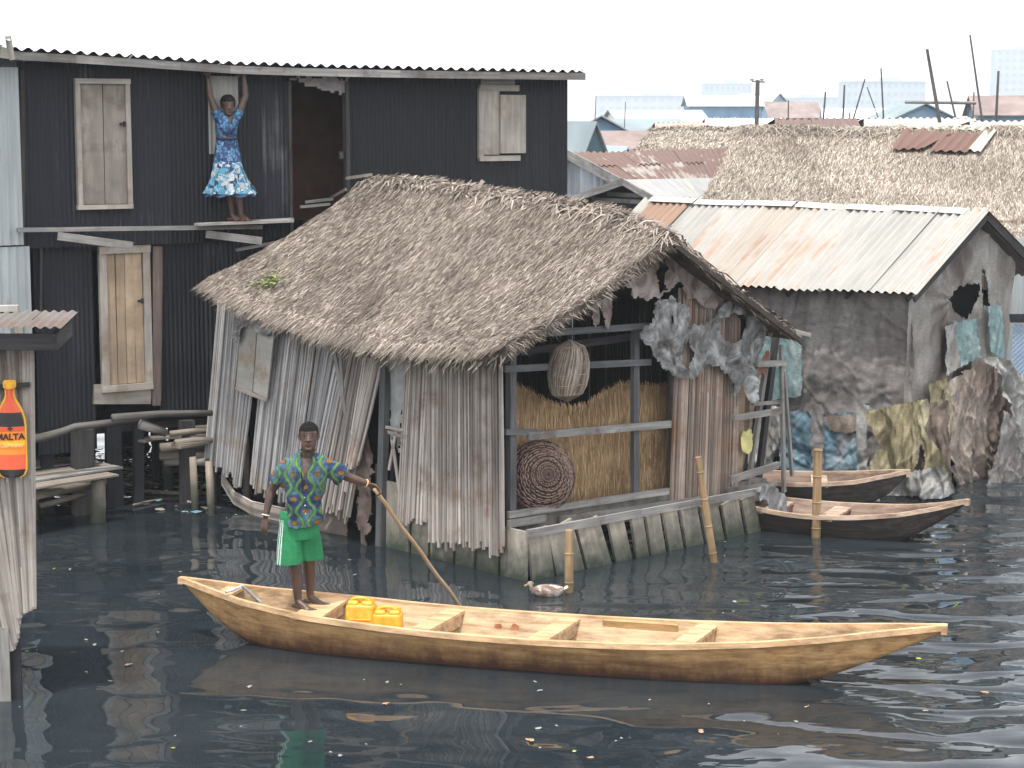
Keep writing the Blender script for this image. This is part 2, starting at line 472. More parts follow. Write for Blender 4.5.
# ------------------------------------------------------------------ the black two-storey house
HB = Frame((-5.8, 23.5), atan2(4.0, 6.53))
def black_house():
    F = HB
    root = thing('two_storey_house', 'black clad two storey house on stilts with bright white corrugated roof', 'house', F.o, F.a)
    X = lambda u, v=150, y=0: F.onY(u, v, y).x
    Z = lambda u, v, y=0: F.onY(u, v, y).z
    xL = X(19); xR = X(567, 120); zt = 5.42; z1 = Z(150, 236)
    ex = V((1, 0, 0)); ez = V((0, 0, 1))
    # upper wall, with the doorway left open
    dx0, dx1 = X(289), X(345); dz1 = Z(315, 82)
    up = MB()
    corr(up, (xL, 0, z1 - .10), ex, ez, dx0 - xL, zt - z1 + .1, .058, .008, .62, jit=.012)
    corr(up, (dx0, 0, dz1), ex, ez, dx1 - dx0, zt - dz1, .058, .008, .8)
    corr(up, (dx1, 0, z1 - .10), ex, ez, xR - dx1, zt - z1 + .1, .058, .008, .62, jit=.012)
    up.build('upper_wall', M['black_board'], root)
    # lower wall, a step behind the upper one
    lo = MB(); ly = .10
    segs = [(30, 95, 455, 448), (95, 150, 262, 262), (157, 212, 413, 411), (212, 330, 412, 408)]
    xa = X(34, 300, ly); zb = Z(60, 452, ly)
    corr(lo, (xa, ly, zb), ex, ez, X(93, 300, ly) - xa, z1 - zb, .058, .008, .6, jit=.03)
    xb = X(157, 300, ly); zb2 = Z(190, 413, ly)
    corr(lo, (xb, ly, zb2), ex, ez, xR - xb, z1 - zb2, .058, .008, .62, jit=.02)
    lo.build('lower_wall', M['black_board'], root)
    # gable end and back
    sd = MB(); dep = 6.6
    corr(sd, (xR, .0, .8), (0, 1, 0), ez, dep, zt - .8, .058, .008, .8)
    corr(sd, (xR, dep, .8), (-1, 0, 0), ez, xR - xL + 4, zt - .8, .058, .008, .8)
    corr(sd, (xL - 4, 0.02, .8), (0, 1, 0), ez, dep, zt - .8, .058, .008, .8)
    tri = len(sd.v); sd.v += [V((xR, 0, zt)), V((xR, dep, zt)), V((xR, dep / 2, zt + 1.1))]; sd.face([tri, tri + 1, tri + 2])
    sd.build('side_wall', M['black_board'], root)
    fl = MB()
    fl.box(((xL + xR) / 2 - 2, dep / 2 + .1, z1 - .12), (xR - xL + 3.9, dep - .3, .1))
    fl.box(((xL + xR) / 2 - 2, dep / 2 + .2, .93), (xR - xL + 3.9, dep - .5, .08))
    fl.build('floor', M['dark_timber'], root)
    iw = MB(); iw.box(((dx0 + dx1) / 2 + .2, 1.6, (z1 + zt) / 2), (3.2, .06, zt - z1 - .1))
    iw.box((dx0 - .9, .9, (z1 + zt) / 2), (.05, 1.3, zt - z1 - .1)); iw.box((dx1 + 1.2, .9, (z1 + zt) / 2), (.05, 1.3, zt - z1 - .1))
    iw.build('inner_wall', M['inner_brown'], root)
    # roof
    def rz(y): return 5.52 + (y + .38) * 1.12 / 3.9
    rf = MB(); sl = V((0, 3.9, 1.12)); n_ = sl.length
    xe = X(586, 76, -.38); xw = xL - 4.2
    corr(rf, (xw, -.38, 5.49), ex, sl, xe - xw, n_, .155, .022, .78, jit=.02, nv=3)
    corr(rf, (xe, dep + .45, 5.43), (-1, 0, 0), V((0, -3.6, 1.12)), xe - xw, sqrt(3.6 ** 2 + 1.12 ** 2), .155, .022, .78, jit=.02)
    rf.board((xw, 3.52, 6.66), (xe, 3.52, 6.66), .3, .02, side=(0, 1, 0))
    ep = [F.onY(u, v, -.38) for u, v in ((20, 50), (75, 53), (130, 56.5), (180, 60), (230, 63.5), (300, 66), (400, 68.5), (500, 70.5), (587, 72))]
    for p in rf.v:   # the eave line sags towards the right
        x = max(ep[0].x, min(ep[-1].x - .001, p.x))
        for a, b in zip(ep, ep[1:]):
            if a.x <= x <= b.x: z = a.z + (b.z - a.z) * (x - a.x) / (b.x - a.x)
        p.z += (z - 5.48) * (1 - max(0, min(1, (p.y + .38) / 8)))
    rf.build('roof', M['white_tin'], root)
    # fascia board under the eave, sagging as in the photograph
    fb = MB(); pts = [(0, 54), (20, 56), (75, 59), (130, 62.5), (180, 66), (230, 69.5), (300, 72), (400, 74), (500, 75.5), (585, 76.5)]
    for a, b in zip(pts, pts[1:]):
        p, q = F.onY(a[0], a[1], -.34), F.onY(b[0], b[1], -.34)
        fb.board(p, q, .095, .03, side=(0, 0, 1))
    p = F.onY(2, 49, -.34); fb.board(p - ex * 3.5, p, .09, .03)
    fb.board(F.onY(583, 76, -.34) + V((0, .02, 0)), F.onY(583, 76, -.34) + V((0, 3.8, 1.08)), .1, .03, side=(0, 0, 1))
    fb.build('fascia', M['grey_timber'], root)
    # upper shuttered window
    def opening(name, u0, v0, u1, v1, mat, fw=.085, planks=3, y=0, handle=None, frame_m='pale_timber', label=None):
        a = F.onY(u0, v0, y); b = F.onY(u1, v1, y); x0, x1, zt_, zb_ = a.x, b.x, a.z, b.z
        f = MB(); yy = y - .04
        f.board((x0 + fw / 2, yy, zb_), (x0 + fw / 2, yy, zt_), fw, .07, side=(1, 0, 0))
        f.board((x1 - fw / 2, yy, zb_ ), (x1 - fw / 2, yy, zt_), fw, .07, side=(1, 0, 0))
        f.board((x0, yy - .005, zt_), (x1 + .005, yy - .005, zt_), fw, .08, side=(0, 0, 1))
        f.board((x0 - .01, yy - .005, zb_), (x1, yy - .005, zb_), fw * .9, .08, side=(0, 0, 1))
        w = f.build(name, M[frame_m], root)
        if label: w['label'] = label
        s = MB(); n = planks; ww = (x1 - x0 - 2 * fw) / n
        for k in range(n):
            xc = x0 + fw + ww * (k + .5); e = R.uniform(-.01, .01)
            s.board((xc, y - .03 + R.uniform(-.005, .005), zb_ + fw * .5 + .003), (xc + e, y - .03, zt_ - fw * .5 - .003), ww - .008, .025, side=(1, 0, 0))
        s.build('shutter' if name == 'window' else 'door_panel', M[mat], w)
        if handle:
            h = MB(); q = F.onY(handle[0], handle[1], y - .09); h.box(q, (.05, .03, .03)); h.box(q + V((.03, .0, .0)), (.02, .05, .06))
            h.build('latch', M['char'], w)
        return w
    M['window_board'] = wood('dull_window_boards', (.17, .145, .125), (.34, .30, .26), rv=.25, sv=8, stain=(.14, .11, .09), stain_s=1.2)
    opening('window', 73, 81, 131, 206, 'window_board', handle=(122, 124), planks=2, fw=.06)
    # small window: two pale boards, one standing proud
    w = MB()
    a = F.onY(478, 88, 0); b = F.onY(517, 158, 0)
    w.board((a.x + .02, -.03, b.z), (a.x + .02, -.03, a.z), .07, .05, side=(1, 0, 0))
    w.board((a.x, -.035, a.z), (b.x, -.035, a.z), .08, .05)
    w.board((a.x, -.035, b.z), (b.x + .02, -.035, b.z), .07, .05)
    wf = w.build('window', M['pale_timber'], root)
    s = MB(); mid = (a.x + b.x) / 2; c = F.onY(523, 95, 0); d_ = F.onY(523, 153, 0)
    s.board(((a.x + .05 + mid) / 2, -.03, b.z + .05), ((a.x + .05 + mid) / 2, -.03, a.z - .04), mid - a.x - .05, .03, side=(1, 0, 0))
    s.board(((mid + c.x) / 2, -.062, d_.z), ((mid + c.x) / 2, -.062, c.z), c.x - mid, .03, side=(1, 0, 0))
    s.build('shutter', M['pale_timber'], wf)
    s = MB(); q = F.onY(480, 82, 0); r_ = F.onY(514, 82, 0); s.board(q + V((0, -.02, 0)), r_ + V((0, -.02, 0)), .14, .02); s.build('lintel', M['grey_timber'], wf)
    # lower door
    dr = opening('door', 97, 250, 151, 385, 'door_timber', y=ly, planks=4, handle=(140, 301), fw=.09, frame_m='pale_timber')
    dm = MB(); q = F.onY(99, 255, ly); 
    dm.board(F.onY(93, 394, ly) + V((0, -.02, 0)), F.onY(150, 394, ly) + V((0, -.02, 0)), .24, .04); dm.build('threshold', M['pale_timber'], dr)
    dm = MB(); dm.board(F.onY(155, 405, ly) + V((0, -.04, 0)), F.onY(155, 246, ly) + V((0, -.04, 0)), .10, .05, side=(1, 0, 0))
    dm.board(F.onY(159, 400, ly) + V((0, -.03, 0)), F.onY(160, 246, ly) + V((0, -.03, 0)), .03, .04, side=(1, 0, 0))
    dm.build('corner_post', wood('red_brown_post', (.10, .07, .06), (.25, .19, .165), sv=20), root)
    # open doorway: jamb, curtain, inner step
    jb = MB()
    jb.board((dx0 - .01, -.02, z1), (dx0 - .01, -.02, zt - .2), .04, .10, side=(1, 0, 0))
    jb.board((dx1 + .01, -.02, z1), (dx1 + .01, -.02, zt - .2), .05, .10, side=(1, 0, 0))
    q = F.onY(341, 155, -.08); jb.box(q, (.05, .04, .09))
    jb.build('door_frame', M['dark_timber'], root)
    poly_cloth(F, [(289, 76), (347, 80), (346, 93), (325, 90), (308, 86), (296, 80), (289, 80)], plain('grey_curtain', (.22, .20, .20), .3, 6), 'curtain', root, y=-.03, amp=.03)
    st = MB()
    for k in range(2):
        st.board(F.onY(300 + 5 * k, 207 - 5 * k, .1) , F.onY(330 + 3 * k, 204 - 5 * k, .1), .035, .02)
    st.build('step', M['grey_timber'], root)
    # bright strip of zinc behind the woman
    zs = MB(); a = F.onY(209, 154, -.03); b = F.onY(218, 76, -.03); c = F.onY(236, 76, -.03)
    corr(zs, (a.x, -.035, a.z), ex, ez, b.x - a.x + .02, b.z - a.z, .07, .008)
    corr(zs, (b.x + .02, -.035, F.onY(225, 112, 0).z), ex, ez, c.x - b.x, b.z - F.onY(225, 112, 0).z, .07, .008)
    zs.build('zinc_patch', M['zinc_pale'], root)
    # ledge the woman stands on, and the loose braces below it
    lg = MB()
    lg.board(F.onY(17, 230, -.2), F.onY(262, 227, -.2), .05, .05)
    for k in range(3):
        lg.board(F.onY(196, 224.5, -.10 - .14 * k), F.onY(292, 219 + k, -.10 - .14 * k), .03, .12, side=(0, 0, 1))
    lg.build('ledge', M['grey_timber'], root)
    bm_ = MB(); bm_.board(F.onY(58, 236, -.25), F.onY(133, 246, -.7), .09, .045); bm_.build('brace', M['grey_timber'], root)
    bm_ = MB(); bm_.board(F.onY(206, 234, -.25), F.onY(262, 241, -.6), .09, .045); bm_.build('brace', M['grey_timber'], root)
    bm_ = MB(); bm_.board(F.onY(236, 250, -.12), F.onY(300, 238, -.12), .035, .045); bm_.build('brace', M['grey_timber'], root)
    # weather strip at the corner
    cs = MB()
    cs.board(F.onY(24, 430, -.02), F.onY(22, 70, -.02), .05, .04, side=(1, 0, 0))
    cs.board(F.onY(40, 320, .04), F.onY(41, 248, .04), .03, .05, side=(1, 0, 0))
    cs.build('corner_board', M['dark_timber'], root)
    # stilts and the beams tying them
    for (u, v, w) in ((45, 470, .14), (82, 500, .24), (118, 470, .12), (137, 470, .12), (186, 470, .17), (215, 470, .12), (108, 470, .1)):
        p = F.onY(u, v, .25 if w < .16 else .0); s = MB()
        s.board((p.x, p.y, -.5), (p.x + R.uniform(-.04, .04), p.y, 1.04), w, w * .7, side=(1, 0, 0)); s.build('stilt', M['dark_timber'] if w > .16 else M['char'], root)
    for k in range(9):
        for yy in (1.4, 2.8, 4.5):
            s = MB(); x = xL + .2 + k * 1.0 + R.uniform(-.2, .2)
            s.tube([(x, yy, -.5), (x + R.uniform(-.05, .05), yy, .96)], .06, 6); s.build('stilt', M['char'], root)
    sk = MB()   # boards closing the back under the house, with gaps that let daylight through
    x = xL - 3
    while x < xR:
        w = R.uniform(.18, .3)
        if R.random() > .14: sk.board((x, dep - .1, -.4), (x, dep - .1, .95 - (R.random() < .3) * .25), w, .02, side=(1, 0, 0))
        x += w + .012
    sk.build('underfloor_boards', M['char'], root)
    return root
black_house()

# floating poles and beams lying under and in front of the black house
def loose_pole(pts, r, mat, label, name='pole', cat='pole', group=None, n=7):
    mb = MB(); P = [V(p) for p in pts]; o = P[0].copy()
    rr = [r * (1 - .25 * i / (len(P) - 1)) for i in range(len(P))]
    mb.tube([p - o for p in P], rr, n)
    ob = mb.build(name, mat, None, smooth=True, loc=o)
    return tag(ob, label, cat, group)
H_ = HB
loose_pole([H_.W(H_.onY(u, v, -.35)) for u, v in ((14, 440), (40, 438), (62, 432), (75, 427), (100, 424), (146, 419))], .055, M['old_beam'], 'long bent grey log running under the black wall to the lower door', 'log', 'log')
loose_pole([H_.W(H_.onY(u, v, -.5)) for u, v in ((112, 418), (160, 414), (212, 413))], .05, M['old_beam'], 'straight grey beam under the black wall right of the lower door', 'beam', 'beam')
loose_pole([H_.W(H_.onY(u, v, -.45)) for u, v in ((140, 424), (166, 433))], .065, M['grey_timber'], 'short slanted log stub above the plank pile', 'log', 'log')
loose_pole([G(u, v, .02) for u, v in ((106, 492), (130, 484), (152, 480))], .035, M['grey_timber'], 'thin dark pole lying in the litter under the house', 'pole', 'pole')
loose_pole([G(u, v, .03) for u, v in ((138, 491), (170, 493), (206, 493))], .03, M['log'], 'pale pole floating level between the two landing stages', 'pole', 'pole')
loose_pole([G(u, v, .03) for u, v in ((133, 505), (150, 501), (170, 498))], .014, M['log'], 'thin pale reed floating beside the plank platform', 'reed', 'reed')

# pale blue neighbour at the left edge
def pale_house():
    F = HB; root = thing('tin_house', 'pale blue corrugated tin house at the left edge beside the black house', 'house', F.W((-3, .35, 0)), F.a)
    off = V((-3, .35, 0)); ex = V((1, 0, 0)); ez = V((0, 0, 1))
    mb = MB(); a = F.onY(17.5, 60, -.12) - off; zb = F.onY(10, 246, -.12).z
    corr(mb, (a.x - 4, -.47, zb), ex, ez, 4, 5.35 - zb, .10, .012, .7, jit=.02)
    mb.build('upper_wall', M['pale_blue_tin'], root)
    mb = MB(); b = F.onY(31, 300, -.1) - off; zc = F.onY(10, 396, -.1).z
    corr(mb, (b.x - 4, -.45, zc), ex, ez, 4, zb - zc, .10, .012, .7, jit=.02)
    mb.build('lower_wall', M['pale_blue_tin'], root)
    mb = MB(); p = F.onY(18, 320, -.14) - off; q = F.onY(19, 395, -.14) - off
    mb.board(p, q, .10, .03, side=(1, 0, 0)); mb.build('corner_board', M['pale_timber'], root)
    mb = MB()
    c = F.onY(11, 40, -.7) - off
    corr(mb, (c.x - 4, c.y, c.z), ex, V((0, 3, .9)), 4, 2.2, .1, .012, .8)
    mb.build('roof', M['pale_blue_tin'], root)
    mb = MB(); mb.board(F.onY(0, 52, -.6) - off, F.onY(12, 54, -.6) - off, .12, .03); mb.board(F.onY(12, 60, -.6) - off, F.onY(8, 36, -.6) - off, .06, .04, side=(1, 0, 0)); mb.build('barge_board', M['pale_timber'], root)
    for k in range(4):
        s = MB(); x = b.x - .1 - k; s.tube([(x, -.3, -.5), (x, -.3, zc + .05)], .07, 7); s.build('stilt', M['char'], root)
    # strip torn dark at the edge
    mb = MB(); a = F.onY(26, 395, -.12) - off
    return root
pale_house()
# ------------------------------------------------------------------ plank platform, lower left
def platform():
    o = G(97, 522); root = thing('jetty', 'low jetty of bleached grey planks on squat posts at the left edge', 'jetty', o)
    dz = .56
    def g(u, v, z=dz): return G(u, v, z) - V((o.x, o.y, 0))
    rows = [((-60, 466.5), (74, 458.5)), ((-60, 476.5), (92, 461)), ((-60, 486), (106, 464)), ((-60, 493.5), (118, 467.5)), ((-60, 500), (113, 474))]
    for k, (a, b) in enumerate(rows):
        mb = MB(); p, q = g(*a), g(*b); p.z -= .01; w = .33
        mid = p.lerp(q, .5) + V((0, 0, R.uniform(-.01, .02)))
        mb.board(p + V((0, 0, .012 * (k % 2))), q + V((0, 0, .012 * (k % 2))), w, .022, side=(.2, 1, 0), w2=w * R.uniform(.62, .78))
        mb.build('plank', M['grey_timber'] if k % 2 else M['log'], root)
    mb = MB(); mb.tube([g(-40, 504, .42), g(34, 496, .42), g(104, 481, .42)], .055, 8); mb.build('beam', M['log'], root, smooth=True)
    mb = MB(); mb.tube([g(-40, 492, .4), g(60, 476, .4), g(100, 468, .4)], .05, 8); mb.build('beam', M['grey_timber'], root, smooth=True)
    mb = MB(); mb.tube([g(40, 506, .2), g(85, 494, .3)], .035, 8); mb.build('beam', M['log'], root, smooth=True)
    for (u, v, w) in ((97, 522, .17), (33, 520, .1), (85, 498, .08), (-30, 528, .12)):
        mb = MB(); p = G(u, v) - V((o.x, o.y, 0)); mb.tube([p + V((0, 0, -.5)), p + V((.03, 0, dz - .05))], [w * .62, w * .5], 9)
        mb.build('post', M['pile'], root, smooth=True)
platform()

def log_stage():
    o = G(197, 510); root = thing('landing_stage', 'landing stage heaped with loose split logs beside the cane wall', 'landing stage', o)
    O = V((o.x, o.y, 0))
    Lg = [((139, 441), (205, 428.5), .80, .05, 1), ((150, 438), (214, 434), .84, .045, 1), ((170, 434), (214, 431), .9, .04, 0), ((160, 448), (214, 444), .72, .06, 0),
          ((163, 449), (212, 448), .66, .06, 0), ((160, 456), (214, 456), .58, .06, 0), ((175, 443), (214, 440), .82, .045, 0), ((180, 428), (214, 426), .92, .03, 1), ((176, 447), (208, 441), .8, .04, 1)]
    for a, b, z, r, flat in Lg:
        mb = MB(); p, q = G(*a, z) - O, G(*b, z) - O
        if flat: mb.board(p, q, r * 4, .03, side=(0, 1, 0))
        else: mb.tube([p, p.lerp(q, .5) + V((0, 0, .015)), q], [r, r * .95, r * .8], 8)
        mb.build('split_log', M['log'], root, smooth=not flat)
    for (u, v, r) in ((197, 510, .05), (170, 492, .07), (213, 515, .05)):
        mb = MB(); p = G(u, v) - O; mb.tube([p + V((0, 0, -.5)), p + V((-.04, 0, .66))], [r, r * .9], 8); mb.build('post', M['pile'], root, smooth=True)
    mb = MB(); mb.tube([G(165, 462, .5) - O, G(214, 462, .52) - O], .05, 8); mb.build('beam', M['grey_timber'], root, smooth=True)
log_stage()

# ------------------------------------------------------------------ kiosk at the left edge with the bottle-shaped sign
KF = Frame(tuple(G(8, 700))[:2], radians(6))
def kiosk():
    F = KF; root = thing('kiosk', 'small cane walled kiosk with rusty tin roof cut by the left edge', 'kiosk', F.o, F.a)
    mb = MB()
    top = [F.onY(-130, 345), F.onY(34, 347)]; bot = [F.onY(-130, 660), F.onY(0, 655), F.onY(14, 650), F.onY(20, 615), F.onY(35, 606)]
    sticks_wall(mb, top, bot, 70, .022, .003, .012, .010, n_side=6)
    mb.build('cane_wall', M['stick'], root)
    mb = MB()
    mb.box((top[1].x - 1.0, .22, 1.6), (1.5, .04, 2.1))
    mb.build('back_wall', M['dark_timber'], root)
    mb = MB(); a = F.onY(62, 323, -.38)
    corr(mb, (a.x - 1.9, -.38, a.z - .035), (1, 0, 0), (0, 1.3, .01), 1.9, 1.25, .076, .010, .8, jit=.015, rag=.01)
    mb.build('roof', M['kiosk_tin'], root)
    mb = MB(); mb.board((a.x - 2.2, .82, a.z + .0), (a.x - .5, .80, a.z + .01), .05, .10); mb.build('roof_patch', M['zinc_pale'], root)
    mb = MB(); b = F.onY(57, 342, -.28)
    mb.board((b.x - 1.9, -.28, b.z + .03), (b.x, -.28, b.z), .13, .04); mb.board((b.x - .02, -.25, b.z), (b.x - .02, .8, b.z), .13, .04)
    mb.build('fascia', M['dark_timber'], root)
    for (u, w) in ((13, .07), (-90, .07)):
        mb = MB(); x = F.onY(u, 640).x; mb.board((x, .05, -.6), (x, .05, 2.6), w * 1.5, w, side=(1, 0, 0)); mb.build('post', M['char'], root)
    mb = MB(); x = F.onY(4, 640).x; mb.board((x - .02, -.03, -.1), (x - .02, -.03, .62), .13, .02, side=(1, 0, 0)); mb.build('plank', M['grey_timber'], root)
    mb = MB(); mb.board(F.onY(-60, 392, -.06), F.onY(30, 384.5, -.06), .035, .05); mb.build('rail', M['dark_timber'], root)
kiosk()

def bottle_sign():
    F = KF
    c = F.onY(12.5, 478, -.115); k = (F.onY(12.5, 380, -.1).z - c.z) / 98.0     # metres per photo pixel
    root = thing('sign', 'bottle shaped orange, red and black drink sign with yellow rim hung on the kiosk wall', 'sign', F.W(c), F.a)
    prof = [(0, .5), (8.5, .5), (12.5, 3), (14.6, 8), (15, 16), (15, 52), (14.2, 60), (12, 68), (8.5, 75), (5.6, 80), (4.8, 84), (4.8, 90), (6.2, 91), (6.4, 96), (5.2, 98), (0, 98)]
    prof = [(x * k, z * k) for x, z in prof]
    def slab(name, pr, y, t, mats, bands, parent):
        mb = MB()
        # split the outline into horizontal strips so each band has its colour
        zs = sorted(set([p[1] for p in pr] + [b[0] for b in bands[1:]]))
        def half(z):
            w = 0
            for (x0, z0), (x1, z1) in zip(pr, pr[1:]):
                if min(z0, z1) - 1e-9 <= z <= max(z0, z1) + 1e-9:
                    w = max(w, x0 + (x1 - x0) * ((z - z0) / (z1 - z0) if abs(z1 - z0) > 1e-9 else 1))
            return w
        for z0, z1 in zip(zs, zs[1:]):
            if z1 - z0 < 1e-7: continue
            m = 0
            for j, b in enumerate(bands):
                if (z0 + z1) / 2 >= b[0]: m = b[1]
            a, b_ = half(z0 + 1e-7), half(z1 - 1e-7)
            if len(bands) > 3:
                cv = 8
                for i in range(cv):
                    f0, f1 = -1 + 2 * i / cv, -1 + 2 * (i + 1) / cv
                    mb.quad((f0 * a, y - t * (1 - f0 * f0), z0), (f1 * a, y - t * (1 - f1 * f1), z0), (f1 * b_, y - t * (1 - f1 * f1), z1), (f0 * b_, y - t * (1 - f0 * f0), z1), m)
            else:
                mb.quad((-a, y, z0), (a, y, z0), (b_, y, z1), (-b_, y, z1), m)
                mb.quad((-a, y + t, z0), (-a, y, z0), (-b_, y, z1), (-b_, y + t, z1), m); mb.quad((a, y, z0), (a, y + t, z0), (b_, y + t, z1), (b_, y, z1), m)
                mb.quad((a, y + t, z0), (-a, y + t, z0), (-b_, y + t, z1), (b_, y + t, z1), m)
        o = mb.build(name, mats, parent); merge(o, 1e-5); return o
    P = lambda nm, c_: plain(nm, c_, .12, 9, .45, .4, .05)
    ye, rd, bk, orr = P('sign_yellow', (.80, .42, .03)), P('sign_red', (.70, .11, .045)), P('sign_black', (.025, .022, .022)), P('sign_orange', (.80, .24, .03))
    slab('rim', prof, 0, .02, [ye], [(0, 0)], root)
    inner = [(max(0, x - 1.5 * k), .5 * k + z * .978) for x, z in prof]
    slab('bottle_face', inner, -.006, .03, [rd, bk, orr, ye], [(0, 1), (9 * k, 0), (24 * k, 2), (33 * k, 3), (38 * k, 2), (47 * k, 0), (52 * k, 1), (66 * k, 0), (90 * k, 3)], root)
    def text(s, size, x, z, mat, shear=0, name='lettering', bold=.0):
        cu = bpy.data.curves.new(name, 'FONT'); cu.body = s; cu.size = size; cu.align_x = 'CENTER'; cu.extrude = .002; cu.shear = shear; cu.offset = bold
        ob = bpy.data.objects.new('tmp', cu); COL.objects.link(ob)
        bpy.context.view_layer.update()
        me = bpy.data.meshes.new_from_object(ob.evaluated_get(bpy.context.evaluated_depsgraph_get()))
        bpy.data.objects.remove(ob); me.name = name
        for v in me.vertices: v.co = V((v.co.x, -.03 * (1 - min(1, (v.co.x / (13.5 * k)) ** 2)) - .0105 + v.co.z * -1, v.co.y))
        me.materials.clear(); me.materials.append(mat)
        o = bpy.data.objects.new(name, me); COL.objects.link(o); o.parent = root; o.location = (x, 0, z)
        return o
    text('MALTA', 8.6 * k, -.3 * k, 39.3 * k, bk, bold=.0022)
    text('Guinness', 6.2 * k, 0, 31.5 * k, P('sign_cream', (.75, .55, .25)), shear=.35)
    mb = MB(); mb.tube([(-2.2 * k, -.045, 50 * k), (0, -.045, 52 * k), (2.2 * k, -.045, 50 * k)], .008, 4); mb.tube([(0, -.045, 50 * k), (0, -.045, 48.5 * k)], .008, 4); mb.build('emblem', bk, root)
    # the edge of a second bottle, mostly out of frame
    r2 = thing('sign', 'yellow edge of a second bottle shaped sign cut off by the left edge', 'sign', F.W(c + V((-21 * k, .04, 0))), F.a)
    slab('rim', prof, 0, .02, [ye], [(0, 0)], r2)
    slab('bottle_face', inner, -.006, .03, [rd, bk, orr, ye], [(0, 1), (9 * k, 0), (24 * k, 2), (33 * k, 3), (38 * k, 2), (47 * k, 0), (52 * k, 1), (66 * k, 0), (90 * k, 3)], r2)
bottle_sign()

# ------------------------------------------------------------------ the thatched hut
TH = Frame(tuple(G(505, 575))[:2], atan2(.68, .733))
def poly_at(pl, t):
    x = t * (len(pl) - 1); i = min(max(int(x), 0), len(pl) - 2)
    return pl[i].lerp(pl[i + 1], x - i)
def arc_poly(pl, n=24, key=1):
    """resample a polyline of Vectors evenly along coordinate `key`"""
    pl = sorted(pl, key=lambda p: p[key]); a, b = pl[0][key], pl[-1][key]; out = []
    for k in range(n + 1):
        y = a + (b - a) * k / n
        for p, q in zip(pl, pl[1:]):
            if p[key] - 1e-9 <= y <= q[key] + 1e-9:
                out.append(p.lerp(q, (y - p[key]) / max(1e-9, q[key] - p[key]))); break
    return out

